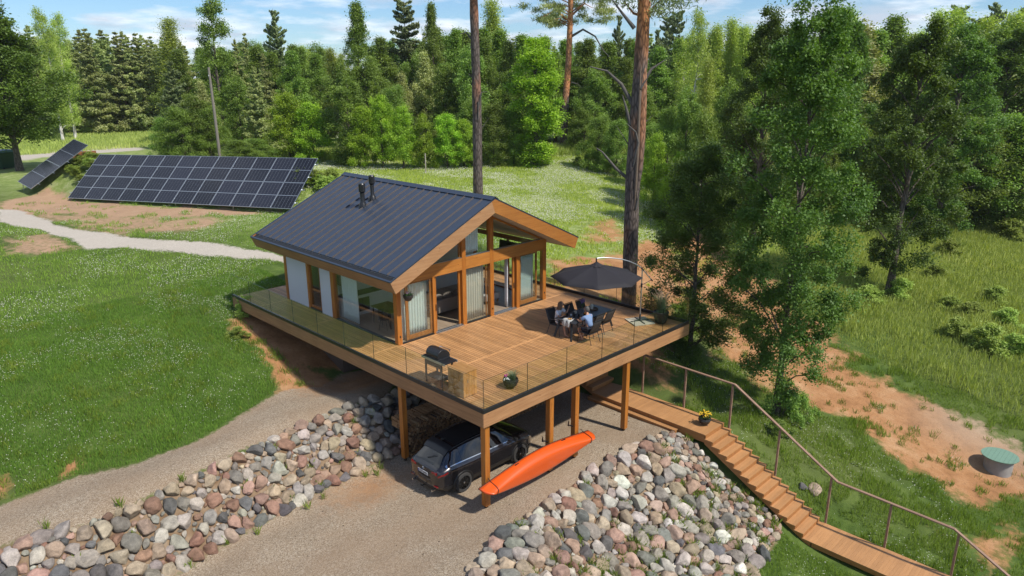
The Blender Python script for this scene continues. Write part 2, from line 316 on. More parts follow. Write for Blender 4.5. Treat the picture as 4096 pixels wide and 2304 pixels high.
ZG = [([(0.1, 5.0), (-2.2, 4.85), (-4.2, 4.75), (-5.6, 4.65), (-6.9, 4.5), (-8.3, 4.2), (-9.8, 3.9), (-18, 2.5), (-18, -15), (-3, -15), (-2.5, -2.03), (-1.69, -1.73), (-0.35, -1.44), (1.82, -1.16), (4.8, -0.73), (7.08, -0.83), (8.73, -1.35), (9.2, -1.5), (9.2, 3), (8.6, 5.5), (6, 7), (2, 6)],.25,.12),([(2.2, 7.8), (0.8, 6.8), (-0.9, 7.1), (-2.7, 7.0), (-4.95, 6.65), (-6.7, 6.2), (-8.3, 6.0), (-9.6, 6.0), (-10.85, 6.4), (-11.6, 6.6), (-16, 6.6), (-16, 8.4), (-11.21, 8.96), (-9.12, 8.83), (-7.5, 8.39), (-5.55, 8.44), (-3.04, 9.46), (-1.62, 10.32), (0, 10), (1.6, 10.8), (9, 10.8), (9, 8.8)],.3,.25),([(-3.37, 48.17), (-2.17, 46.86), (-1.91, 39.52), (-0.43, 34.86), (1.63, 31.18), (3.32, 28.19), (4.7, 24.83), (5.89, 22.38), (5.31, 21.35), (4.01, 23.46), (1.76, 26.73), (-0.07, 30.96), (-2.17, 31.95), (-2.18, 34.99), (-3.28, 38.51), (-4.4, 42.75)],.5,.5),([(3.52, 85.03), (7.55, 85.43), (9.95, 86.72), (14.22, 86.17), (21.28, 90.16), (23.38, 94.7), (16.84, 95.3), (11.97, 94.98), (7.38, 94.41), (5.14, 93.71)],.8,.6)]
ZS = [([(-0.41, 16.78), (0.42, 16.29), (-0.02, 13.62), (0.81, 11.45), (1.24, 9.99), (-0.13, 7.76), (-1.01, 9.55), (-1.62, 10.32), (-1.07, 12.01), (-1.07, 14.08)],.5,.6,1),([(-2.99, 50.11), (-0.96, 52.4), (0.66, 53.13), (1.4, 49.69), (3.94, 43.04), (7.57, 35.41), (9.71, 31.34), (6.62, 33.29), (2.35, 38.22), (-0.27, 42.19), (-2.61, 44.74), (-3.46, 47.67)],.8,.8,1),([(-2.68, 51.74), (-1.28, 50.97), (-0.02, 43.19), (6.87, 33.86), (6.56, 30.75), (3.67, 30.14), (1.32, 31.63), (-0.6, 35.04), (-2.06, 38.92), (-3.79, 45.93)],1.5,1.2,.62),([(-5.18, 38.64), (-3.0, 36.94), (-1.98, 32.59), (-3.65, 31.8), (-6.23, 33.3)],1,1,.62),([(32.4, 14.1), (21.52, 5.8), (17.2, 2.09), (16.44, 0.11), (16.2, -1.26), (16.87, -2.71), (16.94, -4.17), (18.05, -5.36), (16.25, -6.52), (16.2, -8.57), (16.62, -10.61), (18.0, -11.62), (20.98, -11.02), (21.97, -8.84), (22.19, -6.75), (22.81, -3.75), (24.08, -1.62), (27.06, 0.75), (30.01, 4.66), (34.17, 9.44), (36.45, 13.43)],1.2,1.5,1),([(17.84, 13.46), (22.32, 13.33), (30.71, 14.75), (30.01, 12.21), (19.71, 5.07), (16.57, 4.55), (11.8, 0.5), (11.8, 8)],1,1,.85),([(13.0, -10.17), (15.41, -10.88), (16.76, -11.86), (12.67, -12.61), (11.39, -11.45)],.8,1,.58),([(28.27, 20.03), (34.07, 20.21), (29.43, 15.27), (24.38, 14.98), (24.44, 16.8)],1.5,1.5,.62),([(-9.9,9.3),(-8.9,9.1),(-8.4,9.9),(-9.3,10.3)],.5,.5,.75),([(-12.2,9.6),(-11.2,9.3),(-10.6,10.6),(-12,11)],.6,.6,.75),([(-1.2,12.5),(1.7,11.2),(10,11),(10,8),(11.8,0),(11.8,17.5),(0,17.3),(-.3,14)],.4,.3,1)]
ZROCK = [([(-2.5, -2.03), (-1.69, -1.73), (-0.35, -1.44), (1.82, -1.16), (4.8, -0.73), (7.08, -0.83), (8.73, -1.35), (8.95, -1.6), (8.95, -5.9), (8.0, -6.1), (6.9, -6.2), (5.7, -6.4), (4, -7.2), (1, -7.5), (-3, -5)],.2,.1),([(2.2, 6.4), (0.1, 5.0), (-2.2, 4.85), (-4.2, 4.75), (-5.6, 4.65), (-6.9, 4.5), (-8.3, 4.2), (-9.8, 3.9), (-12, 3.5), (-13, 6.5), (-11.6, 6.6), (-10.85, 6.4), (-9.6, 6.0), (-8.3, 6.0), (-6.7, 6.2), (-4.95, 6.65), (-2.7, 7.0), (-0.9, 7.1), (0.8, 6.8), (2.2, 7.8), (6, 9.2), (8.5, 8.5), (8.5, 6.5), (6, 7.3), (4, 7.2)],.2,.1)]
# ---------------------------------------------------------------- ground: one sheet
def inpoly(X, Y, poly):
    c = np.zeros(X.shape, bool); n = len(poly)
    for i in range(n):
        x1, y1 = poly[i]; x2, y2 = poly[(i + 1) % n]
        if y1 == y2: continue
        m = ((y1 > Y) != (y2 > Y)) & (X < (x2 - x1) * (Y - y1) / (y2 - y1) + x1); c ^= m
    return c
def polymask(X, Y, poly, soft, wob=0.0, seed=0):
    # 1 inside, falls over `soft` metres outside; edges wander by `wob`
    Xw = X + wob * (fbm(X, Y, 1.6, seed + 40, 3) - .5) * 2; Yw = Y + wob * (fbm(X, Y, 1.6, seed + 50, 3) - .5) * 2
    ins = inpoly(Xw, Yw, poly); d = np.full(X.shape, 1e9); n = len(poly)
    for i in range(n): d = np.minimum(d, seg_dist(Xw, Yw, *poly[i], *poly[(i + 1) % n]))
    return np.where(ins, 1 - .5 * np.clip(1 - d / soft, 0, 1), .5 * np.clip(1 - d / soft, 0, 1)) 
def masks(X, Y):
    g = np.zeros(X.shape); s = np.zeros(X.shape); r = np.zeros(X.shape)
    for k, (p, so, w) in enumerate(ZG): g = np.maximum(g, polymask(X, Y, p, so, w, k))
    for k, (p, so, w, a) in enumerate(ZS): s = np.maximum(s, a * polymask(X, Y, p, so, w, k + 20))
    for k, (p, so, w) in enumerate(ZROCK): r = np.maximum(r, polymask(X, Y, p, so, w, k + 60))
    return g, s, r
def axis(lo, hi, a, b, st, gr=1.12):
    v = list(np.arange(a, b + 1e-6, st)); d = st; x = a
    while x > lo: d = min(d * gr, 60); x -= d; v.insert(0, x)
    d = st; x = b
    while x < hi: d = min(d * gr, 60); x += d; v.append(x)
    return np.array(v)
gx = axis(-1500, 2500, -14, 40, .22); gy = axis(-1500, 2500, -16, 48, .22)
GX, GY = np.meshgrid(gx, gy); GZ = height(GX, GY)
far = np.maximum(np.abs(GX), np.abs(GY)); GZ = np.where(far > 400, GZ * np.clip(1 - (far - 400) / 600, 0, 1), GZ)
ins = (GX > 1.75) & (GX < 10.0) & (GY > 10.9) & (GY < 15.2); GZ = np.where(ins, np.minimum(GZ, -.8), GZ)
ins = (GX > -.3) & (GX < 12.1) & (GY > -.3) & (GY < 17.6); GZ = np.where(ins, np.minimum(GZ, -.62), GZ)
nx_, ny_ = len(gx), len(gy); idx = np.arange(nx_ * ny_).reshape(ny_, nx_)
FQ = np.stack([idx[:-1, :-1], idx[:-1, 1:], idx[1:, 1:], idx[1:, :-1]], -1).reshape(-1, 4)
mg, t, b = newmat('ground_soil_grass_gravel')
b.inputs['Roughness'].default_value = .95; b.inputs['Specular IOR Level'].default_value = .15
co = N(t, 'ShaderNodeTexCoord')
def noise(sc, det=5.0, vec=None, rg=.55):
    n = N(t, 'ShaderNodeTexNoise', i_Scale=sc, i_Detail=det, i_Roughness=rg); L(t, vec or co.outputs['Object'], n.inputs['Vector']); return n.outputs[0]
def ramp(inp, stops):
    r = N(t, 'ShaderNodeValToRGB'); e = r.color_ramp.elements; e[0].position, e[0].color = stops[0][0], c4(stops[0][1]); e[1].position, e[1].color = stops[-1][0], c4(stops[-1][1])
    for p, c in stops[1:-1]: x = e.new(p); x.color = c4(c)
    L(t, inp, r.inputs[0]); return r.outputs[0]
def mix(f, a, c, mode='MIX'):
    x = N(t, 'ShaderNodeMixRGB', blend_type=mode)
    for i, v in ((0, f), (1, a), (2, c)):
        if isinstance(v, (int, float)): x.inputs[i].default_value = v
        elif isinstance(v, tuple): x.inputs[i].default_value = c4(v)
        else: L(t, v, x.inputs[i])
    return x.outputs[0]
def math_(op, a, c=None, d=None, clamp=False):
    x = N(t, 'ShaderNodeMath', operation=op, use_clamp=clamp)
    for i, v in enumerate((a, c, d)):
        if v is None: continue
        if isinstance(v, (int, float)): x.inputs[i].default_value = v
        else: L(t, v, x.inputs[i])
    return x.outputs[0]
def attr(n): return N(t, 'ShaderNodeAttribute', attribute_name=n).outputs['Fac']
def thresh(at, ns, w=.18):
    # attribute edge broken up by fine noise
    v = math_('ADD', at, math_('MULTIPLY', math_('SUBTRACT', ns, .5), .9)); return math_('MULTIPLY_ADD', math_('SUBTRACT', v, .5), 1 / w, .5, True)
grass = ramp(noise(1.1, 8.0, rg=.7), [(.3, (.045, .085, .015)), (.5, (.095, .155, .03)), (.7, (.17, .24, .055))])
grass = mix(math_('MULTIPLY', ramp(noise(.09, 4.0), [(.42, (0, 0, 0)), (.6, (1, 1, 1))]), .6), grass, (.15, .17, .055))
sand = ramp(noise(.8, 8.0, rg=.65), [(.3, (.32, .155, .065)), (.5, (.50, .255, .115)), (.7, (.60, .36, .19))])
sand = mix(math_('MULTIPLY', ramp(noise(9.0, 3.0), [(.55, (0, 0, 0)), (.75, (1, 1, 1))]), .5), sand, (.22, .12, .06))
sand = mix(math_('MULTIPLY', ramp(noise(24.0, 2.0), [(.62, (0, 0, 0)), (.70, (1, 1, 1))]), .6), sand, (.16, .10, .06))
sand = mix(attr('pale'), sand, mix(noise(3.0), (.42, .29, .19), (.58, .44, .32)))
vo = N(t, 'ShaderNodeTexVoronoi', i_Scale=48.0); L(t, co.outputs['Object'], vo.inputs['Vector'])
gcol = N(t, 'ShaderNodeSeparateColor'); L(t, vo.outputs['Color'], gcol.inputs[0])
gravel = ramp(gcol.outputs[0], [(0, (.21, .155, .105)), (.5, (.40, .315, .22)), (.85, (.50, .41, .305)), (1, (.64, .56, .46))])
gravel = mix(math_('MULTIPLY', ramp(noise(.5, 5.0), [(.4, (0, 0, 0)), (.62, (1, 1, 1))]), .45), gravel, (.36, .25, .16))
rocks = ramp(noise(2.2, 6.0), [(.3, (.20, .12, .065)), (.6, (.36, .26, .17)), (.75, (.42, .35, .27))])
f1 = noise(3.2, 6.0, rg=.7); f2 = noise(6.0, 5.0, rg=.7)
grass = mix(attr('hill'), grass, ramp(noise(1.4, 8.0, rg=.7), [(.3, (.13, .20, .04)), (.5, (.28, .36, .10)), (.7, (.50, .52, .28))]))
colr = mix(thresh(attr('sand'), f1, .3), grass, sand)
colr = mix(thresh(attr('rock'), f1, .3), colr, rocks)
gravel = mix(math_('MULTIPLY', thresh(attr('stain'), f1, .6), .8), gravel, sand)
trk = N(t, 'ShaderNodeTexWave', i_Scale=.22, i_Distortion=2.5); trk.bands_direction = 'Y'; L(t, co.outputs['Object'], trk.inputs['Vector'])
gravel = mix(math_('MULTIPLY', trk.outputs[1], .16), gravel, (.24, .175, .12))
sand = sand
gravel = mix(math_('MULTIPLY', attr('pale_sunlit'), .75), gravel, mix(f2, (.50, .45, .38), (.80, .75, .67)))  # far gravel: pale stone, made lighter still by sunlight put into the colour
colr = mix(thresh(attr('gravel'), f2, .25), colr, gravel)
colr = mix(1.0, colr, (.76, .76, .76), 'MULTIPLY')
L(t, colr, b.inputs['Base Color'])
bn = N(t, 'ShaderNodeBump', i_Strength=.9, i_Distance=.05)
hh = math_('ADD', math_('MULTIPLY', noise(5.0, 8.0, rg=.7), 1.0), math_('MULTIPLY', vo.outputs[0], -.25)); L(t, hh, bn.inputs['Height']); L(t, bn.outputs[0], b.inputs['Normal'])
MG, MS, MR = masks(GX.ravel(), GY.ravel())
ground = npmesh('ground', np.stack([GX.ravel(), GY.ravel(), GZ.ravel()], 1), FQ, mg, smooth=True)
gxr, gyr = GX.ravel(), GY.ravel(); PALE = smooth(18, 23, gxr) * smooth(-5, -9, gyr) + .62 * smooth(24, 28, gyr) * smooth(12, 9, gxr); HILL = smooth(10, 20, gxr + gyr * .3) * smooth(6, 12, gyr + (gxr - 12) * .05) * smooth(200, 90, gyr) + smooth(90, 96, gyr) * .6
for an, av in (('gravel', MG), ('sand', MS), ('rock', MR), ('stain', .7 * np.clip(1.1 - np.hypot(gxr + 1.6, (gyr - 4.0) * 1.6) / 2.6, 0, 1) + np.clip(1.1 - np.hypot((gxr - 2) * .5, gyr - 9.5) / 2.0, 0, .8)), ('pale_sunlit', smooth(19, 24, gyr)), ('pale', PALE), ('hill', np.clip(HILL, 0, 1))):
    a = ground.data.attributes.new(an, 'FLOAT', 'POINT'); a.data.foreach_set('value', av.astype(np.float32))
tag(ground, kind='structure')
def roofmetal(name, col, rough):
    m, t, b = newmat(name); b.inputs['Roughness'].default_value = rough; b.inputs['Metallic'].default_value = .55
    co = N(t, 'ShaderNodeTexCoord'); n = N(t, 'ShaderNodeTexNoise', i_Scale=3.0, i_Detail=4.0); L(t, co.outputs['Object'], n.inputs['Vector'])
    r = N(t, 'ShaderNodeMixRGB'); r.inputs[1].default_value = c4([c * .9 for c in col]); r.inputs[2].default_value = c4([c * 1.12 for c in col]); L(t, n.outputs[0], r.inputs[0]); L(t, r.outputs[0], b.inputs['Base Color'])
    v = N(t, 'ShaderNodeTexVoronoi', i_Scale=1.3); L(t, co.outputs['Object'], v.inputs['Vector'])
    return m
M_roof = roofmetal('dark_blue_grey_roof', (.050, .070, .108), .40)
M_seam = roofmetal('seam_metal', (.135, .11, .095), .4)
def cloth(name, col, trans=.5):
    m = bpy.data.materials.new(name); m.use_nodes = True; t = m.node_tree; t.nodes.clear()
    o = N(t, 'ShaderNodeOutputMaterial'); d = N(t, 'ShaderNodeBsdfDiffuse'); d.inputs[0].default_value = c4(col); tl = N(t, 'ShaderNodeBsdfTranslucent'); tl.inputs[0].default_value = c4(col)
    co = N(t, 'ShaderNodeTexCoord'); n = N(t, 'ShaderNodeTexNoise', i_Scale=60.0, i_Detail=2.0); L(t, co.outputs['Object'], n.inputs['Vector'])
    mm = N(t, 'ShaderNodeMixRGB', blend_type='MULTIPLY'); mm.inputs[0].default_value = .2; mm.inputs[1].default_value = c4(col); L(t, n.outputs['Color'], mm.inputs[2]); L(t, mm.outputs[0], d.inputs[0])
    x = N(t, 'ShaderNodeMixShader'); x.inputs[0].default_value = trans; L(t, d.outputs[0], x.inputs[1]); L(t, tl.outputs[0], x.inputs[2]); L(t, x.outputs[0], o.inputs[0])
    return m
M['sheer'] = cloth('sheer_curtain', (.90, .93, .92), .30)
M['cloth_cream'] = cloth('cream_curtain', (.80, .76, .66), .3)
M['cloth_white'] = cloth('white_cloth', (.85, .86, .88), .3)
M['sofa'] = plain('taupe_fabric', (.26, .22, .19), .9, var=.12, scale=40, bump=.2)
M['sofal'] = plain('light_fabric', (.52, .50, .48), .9, var=.08, scale=40, bump=.2)
M['umb'] = plain('parasol_fabric', (.018, .016, .022), .8, var=.15, scale=20)
M['mesh_fab'] = plain('chair_mesh_fabric', (.035, .033, .032), .7, var=.2, scale=120)
M['tabletop'] = plain('table_top', (.04, .045, .055), .35, var=.15)
M['pot'] = plain('dark_pot', (.03, .028, .028), .55, var=.2)
M['soil'] = plain('potting_soil', (.06, .04, .025), .95)
M['orange'] = plain('canoe_hull', (.86, .115, .012), .33, var=.04, scale=1.5, coat=.3)
M['carpaint'] = plain('dark_grey_paint', (.030, .028, .032), .22, .5, .05, coat=1.0)
M['carglass'] = plain('tinted_glass', (.006, .007, .008), .04, 0, .0, spec=.8)
M['tyre'] = plain('rubber', (.045, .043, .042), .85, var=.15, scale=10)
M['rim'] = plain('black_rim', (.02, .02, .021), .3, .5)
M['red'] = plain('red_lens', (.22, .006, .008), .12, coat=1)
M['chrome'] = plain('chrome', (.75, .76, .78), .12, 1, .02)
M['plate'] = plain('white_plate', (.72, .73, .74), .4)
M['blue'] = plain('blue_strip', (.02, .07, .40), .4)
M['wooddark'] = wood('dark_wood', (.10, .055, .025), (.20, .12, .06), 'x', 10, .6)
M['skin'] = plain('skin', (.52, .27, .17), .5, var=.08)
M['shirtw'] = plain('white_shirt', (.80, .80, .84), .85, var=.05, scale=20)
M['shirtb'] = plain('blue_shirt', (.22, .33, .55), .85, var=.1, scale=20)
M['navy'] = plain('navy_shorts', (.012, .016, .035), .85)
M['hairb'] = plain('brown_hair', (.12, .07, .04), .6, var=.4, scale=30)
M['hairg'] = plain('grey_hair', (.10, .095, .09), .7, var=.6, scale=30)
M['bin'] = plain('green_plastic', (.02, .075, .035), .45)
M['binlid'] = plain('blue_grey_lid', (.10, .22, .28), .45)
M['greenlid'] = plain('green_painted_board', (.20, .34, .25), .7, var=.08, scale=5)
M['slab'] = plain('paving_slab', (.50, .47, .38), .85, var=.1)
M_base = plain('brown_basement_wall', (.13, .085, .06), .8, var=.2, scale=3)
# ---------------------------------------------------------------- cabin
XL, XR, YF, YB = 1.67, 10.11, 6.63, 15.34
XE0, XE1, XC, ZE, ZR = .70, 11.08, 5.892, 2.949, 5.344
YR0, YR1 = 5.568, 16.388; TAN = (ZR - ZE) / (XC - XE0)
NX, NZ, DR = .219, .474, .575          # eave tip offset, vertical depth of the roof at the ridge
def under(x): return (ZR - DR) - abs(x - XC) * TAN      # underside of roof
house = empty('cabin', (XL, YF, 0), label='timber framed cabin with glazed gable and dark metal roof on the raised terrace', cat='cabin')
def hb(mb, name, mat, parent=house, **k):
    o = mb.build(name, mat, None, **k); o.parent = parent; o.matrix_parent_inverse = Matrix.Translation(-Vector((XL, YF, 0))) if parent is house else Matrix.Identity(4); return o
# children of the cabin keep world coordinates through the parent inverse
# posts on the front and left side
P = .21
for x0 in (XL, 5.01, 6.58, XR - P):
    zt = 2.38 if x0 in (XL, XR - P) else under(x0 + P / 2) - .02
    o = hb(MB().box(x0, x0 + P, YF, YF + P, .0, zt), 'post', M['post'], bevel=.006)
    if x0 != 5.01: 
        s = MB().box(x0 + .075, x0 + .135, YF - .012, YF, .30, .37).build('socket', M['blackm'], o)
for (y0, y1) in ((YB - .2, YB), (13.16, 13.34), (11.10, 11.35)):
    hb(MB().box(XL, XL + .2, y0, y1, 0, under(XL) - .05), 'post', M['post'], bevel=.005)
hb(MB().box(XR - .2, XR, YB - .2, YB, 0, 2.7).box(XR - .2, XR, 11.4, 11.6, 0, 2.7), 'post', M['post'])
# tie beam in three lengths, butted against the tall posts
for a, b_ in ((XL, 5.008), (5.222, 6.578), (6.792, XR)):
    hb(MB().box(a, b_, YF + .004, YF + .2, 2.384, 2.90), 'tie_beam', M['beamx'], bevel=.005)
    hb(MB().box(a + .01, b_ - .01, YF - .004, YF + .16, 2.904, 2.915), 'flashing', M['alu'])
# walls
hb(MB().box(XL + .03, XL + .2, 13.345, 15.138, 0, under(XL) - .05).box(XL + .03, XL + .2, 11.354, 12.24, 0, under(XL) - .05), 'side_wall', M['white'])
hb(MB().box(XL + .2, XR - .2, YB - .2, YB, 0, 2.9), 'back_wall', M['white'])
hb(MB().prism([(XL + .05, 2.902), (XR - .05, 2.902), (XC, under(XC) - .03)], 'y', YB - .18, YB - .02), 'back_gable', M['innerwall'])
hb(MB().box(XR - .2, XR - .02, 11.6, 15.14, 0, 2.7), 'far_side_wall', M['white'])
hb(MB().box(XL + .2, XR - .2, 11.42, 11.55, 0.03, 2.9).prism([(XL + .2, 2.902), (XR - .2, 2.902), (XC, under(XC) - .03)], 'y', 11.425, 11.545), 'inner_wall', M['innerwall'])
hb(MB().box(XL + .03, XR - .03, YF + .03, 11.42, .006, .03), 'floor', M['floorwood'])
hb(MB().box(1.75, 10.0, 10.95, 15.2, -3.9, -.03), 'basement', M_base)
# side window (narrow) and the large side pane
def win(name, box_frame, pane, sill=None):
    fr = MB()
    for q in box_frame: fr.box(*q)
    o = hb(fr, name, M['winwood'], bevel=.004)
    p = MB().box(*pane).build('pane', M['glass'], o); 
    return o
ztop = under(XL) - .06
win('window', [(XL + .02, XL + .14, 12.245, 12.285, .10, ztop), (XL + .02, XL + .14, 13.075, 13.155, .10, ztop), (XL + .02, XL + .14, 12.285, 13.075, .10, .22)], (XL + .06, XL + .075, 12.285, 13.075, .22, ztop))
hb(MB().box(XL - .02, XL + .10, 12.245, 13.155, .03, .095), 'window_sill', M['black'])
win('window', [(XL + .02, XL + .16, 11.05, 11.095, .06, ztop)], (XL + .06, XL + .075, YF + P + .004, 11.05, .07, ztop))
hb(MB().box(XL - .01, XL + .12, YF + P, 11.05, .012, .065), 'window_sill', M['black'])
hb(MB().box(XL + .004, XL + .196, YF + P, 13.155, ztop + .002, ztop + .06).box(XL + .004, XL + .196, 13.345, 15.138, ztop + .002, ztop + .06), 'head_beam', M['post'])
# side glazing on the far side of the living room
win('window', [(XR - .16, XR - .04, YF + P, 11.38, .03, .09), (XR - .16, XR - .04, YF + P, 11.38, 2.5, 2.7), (XR - .16, XR - .04, 9.0, 9.07, .092, 2.498)], (XR - .11, XR - .095, YF + P, 11.38, .09, 2.5))
# front bays: A and E glazed sliding sashes, C fixed, B and D open doors
def sash(x0, x1, yy, parent_name='sliding_door', wide=.14, bottom=.17):
    f = MB().box(x0, x0 + wide, yy, yy + .06, .06, 2.38).box(x1 - .09, x1, yy, yy + .06, .06, 2.38).box(x0 + wide, x1 - .09, yy, yy + .06, .06, .06 + bottom).box(x0 + wide, x1 - .09, yy, yy + .06, 2.30, 2.38)
    o = hb(f, parent_name, M['winwood'], bevel=.004)
    MB().box(x0 + wide, x1 - .09, yy + .025, yy + .04, .06 + bottom, 2.30).build('pane', M['glass'], o)
    return o
for x0, x1 in ((1.885, 3.45), (8.38, 9.895)):
    sash(x0 + .28, x1, YF + .10) if x0 < 5 else sash(x0 + .02, x1 - .30, YF + .10)
    hb(MB().box(x0, x1, YF + .03, YF + .045, .045, 2.375), 'pane', M['glass'])
    hb(MB().box(x0, x1, YF - .01, YF + .09, .008, .045), 'sill', M['black'])
hb(MB().box(1.885, 1.93, YF + .05, YF + .10, .05, 2.37), 'jamb', M['alu'])
hb(MB().box(5.225, 6.575, YF + .06, YF + .075, .05, 2.375), 'pane', M['glass'])
hb(MB().box(5.225, 6.575, YF - .01, YF + .12, .008, .048), 'sill', M['black'])
hb(MB().box(6.40, 6.44, YF + .09, YF + .14, .05, 2.37), 'jamb', M['winwood'])
for x0, x1 in ((3.45, 3.55), (8.18, 8.38)): hb(MB().box(x0, x1, YF + .004, YF + .17, .01, 2.382), 'mullion', M['post'], bevel=.005)
for x0, x1, hs in ((3.59, 3.69, 1), (8.02, 8.12, 1)):
    o = hb(MB().box(x0, x1, YF + .09, YF + .16, .04, 2.38), 'door_stile', M['post'], bevel=.004)
    MB().box(x0 + .04, x0 + .06, YF + .06, YF + .09, .95, 1.2).build('handle', M['blackm'], o)
hb(MB().box(4.90, 5.008, YF + .13, YF + .20, .04, 2.38), 'mullion', M['post'])
for a, b_ in ((3.56, 5.0), (6.80, 8.16)):
    hb(MB().box(a, b_, YF - .05, YF + .05, .006, .038).box(a, b_, YF + .07, YF + .085, .006, .055).box(a, b_, YF + .10, YF + .20, .006, .042), 'door_track', M['alu'])
# gable glass above the tie beam
def gpane(x0, x1):
    xs = sorted({x0, x1} | ({XC} if x0 < XC < x1 else set()))
    poly = [(x0, 2.93), (x1, 2.93)] + [(x, max(2.94, under(x) - .05)) for x in reversed(xs)]
    hb(MB().prism(poly, 'y', YF + .08, YF + .095), 'gable_pane', M['glass'])
gpane(1.95, 5.0); gpane(5.23, 6.57); gpane(6.80, 9.83)
for sgn, xa, xb in ((1, 1.9, XC), (-1, XC, 9.88)):
    a, b_ = (xa, xb)
    hb(MB().prism([(a, under(a) - .08), (b_, under(b_) - .08), (b_, under(b_) - .004), (a, under(a) - .004)], 'y', YF + .02, YF + .16), 'gable_frame', M['beamx'])
for x0 in (4.93,): hb(MB().box(x0, x0 + .07, YF + .10, YF + .17, 2.92, under(x0)-.05), 'gable_mullion', M['winwood'])
# roof: two slabs with timber rakes, fascias, soffit, metal skin, seams, ridge cap, gutters
roof = hb(MB().box(5.8, 5.98, YR0 + .2, YR1 - .2, ZR - DR + .05, ZR - .12), 'roof', M['rake2'])
def rb(mb, name, mat, **k): o = mb.build(name, mat, roof, **k); o.matrix_parent_inverse = roof.matrix_basis.inverted(); return o
for sg in (-1, 1):
    X = lambda x: XC + sg * (XC - x)
    sec = [(X(XC), ZR), (X(XE0), ZE), (X(XE0 + NX), ZE - NZ), (X(XC), ZR - DR)]
    rb(MB().prism([(X(XC), ZR - .03), (X(XE0 + .262), ZE + .262 * TAN - .03), (X(XE0 + .262), ZE - .10), (X(XE0 + .07), ZE - .10), (X(XE0 + NX + .05), ZE - NZ + .03), (X(XC), ZR - DR + .02)], 'y', YR0 + .06, YR1 - .06), 'slab', M['soffit'])
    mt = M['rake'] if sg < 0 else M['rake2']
    cut = .20   # mitred wedge at the ridge
    rb(MB().prism([(X(XC - cut * .9), ZR - cut * .9 * TAN), (X(XE0), ZE), (X(XE0 + NX), ZE - NZ), (X(XC), ZR - DR)], 'y', YR0, YR0 + .058), 'rake_board', mt)
    rb(MB().prism([(X(XC), ZR - .002), (X(XC - cut * .9), ZR - .002 - cut * .9 * TAN), (X(XC), ZR - DR + .004)], 'y', YR0 - .002, YR0 + .05), 'rake_wedge', M['rake2'])
    rb(MB().prism(sec, 'y', YR1 - .058, YR1), 'rake_board', M['rake2'])
    rb(MB().prism([(X(XE0), ZE), (X(XE0 + .058), ZE + .058 * TAN - .004), (X(XE0 + NX + .055), ZE - NZ + .03), (X(XE0 + NX), ZE - NZ)], 'y', YR0 + .06, YR1 - .06), 'eave_board', M['fasy'])
    # metal skin lies 10 mm above the slab, set back from the eave for the hidden gutter
    t0 = .03; xg = XE0 + .26
    rb(MB().prism([(X(XC), ZR + .012), (X(xg), ZE + (xg - XE0) * TAN + .012), (X(xg), ZE + (xg - XE0) * TAN - .02), (X(XC), ZR - .02)], 'y', YR0 - .004, YR1 + .004), 'metal_sheet', M_roof)
    rb(MB().prism([(X(xg - .005), ZE + (xg - XE0) * TAN - .035), (X(XE0 + .05), ZE - .035), (X(XE0 + .05), ZE - .05), (X(xg), ZE + (xg - XE0) * TAN - .05)], 'y', YR0 + .02, YR1 - .02), 'gutter', M['blackm'])
    rb(MB().prism([(X(XE0 - .008), ZE + .014), (X(XE0 + .06), ZE + .045), (X(XE0 + .06), ZE - .02), (X(XE0 - .008), ZE - .02)], 'y', YR0 - .006, YR1 + .006), 'gutter_edge', M_roof)
    # edge strips along the rakes
    for ya in (YR0 - .010, YR1 - .03):
        rb(MB().prism([(X(XC), ZR + .03), (X(XE0), ZE + .03), (X(XE0), ZE - .02), (X(XC), ZR - .02)], 'y', ya, ya + .04), 'verge_flashing', M_roof)
    for yy in np.arange(YR0 + .53, YR1 - .1, .528):
        yy = float(yy); a, b_ = XC - .17, xg - .01
        rb(MB().hexa([(X(a), yy - .012, ZR - .17 * TAN + .012), (X(b_), yy - .012, ZE + (b_ - XE0) * TAN + .012), (X(b_), yy + .012, ZE + (b_ - XE0) * TAN + .012), (X(a), yy + .012, ZR - .17 * TAN + .012),
                      (X(a), yy - .009, ZR - .17 * TAN + .06), (X(b_), yy - .009, ZE + (b_ - XE0) * TAN + .06), (X(b_), yy + .009, ZE + (b_ - XE0) * TAN + .06), (X(a), yy + .009, ZR - .17 * TAN + .06)]), 'standing_seam', M_seam)
rb(MB().prism([(XC - .2, ZR - .2 * TAN + .04), (XC, ZR + .065), (XC + .2, ZR - .2 * TAN + .04), (XC + .2, ZR - .2 * TAN + .055), (XC, ZR + .082), (XC - .2, ZR - .2 * TAN + .055)], 'y', YR0 - .012, YR1 + .012), 'ridge_cap', M_roof)
for vx, vy, top, r0 in ((4.0, 12.05, 5.50, .10), (4.53, 12.05, 5.80, .085)):
    zb = ZE + (vx - XE0) * TAN
    v = rb(MB().lathe([(.20, -.08), (.19, .02), (.13, .16), (r0, .24), (r0, top - zb - .42), (r0 + .045, top - zb - .36), (r0 + .05, top - zb - .05), (r0 + .035, top - zb - .03), (r0 + .02, top - zb), (.01, top - zb - .01)], (vx, vy, zb), 20), 'vent_pipe', M['black'], smooth=35)
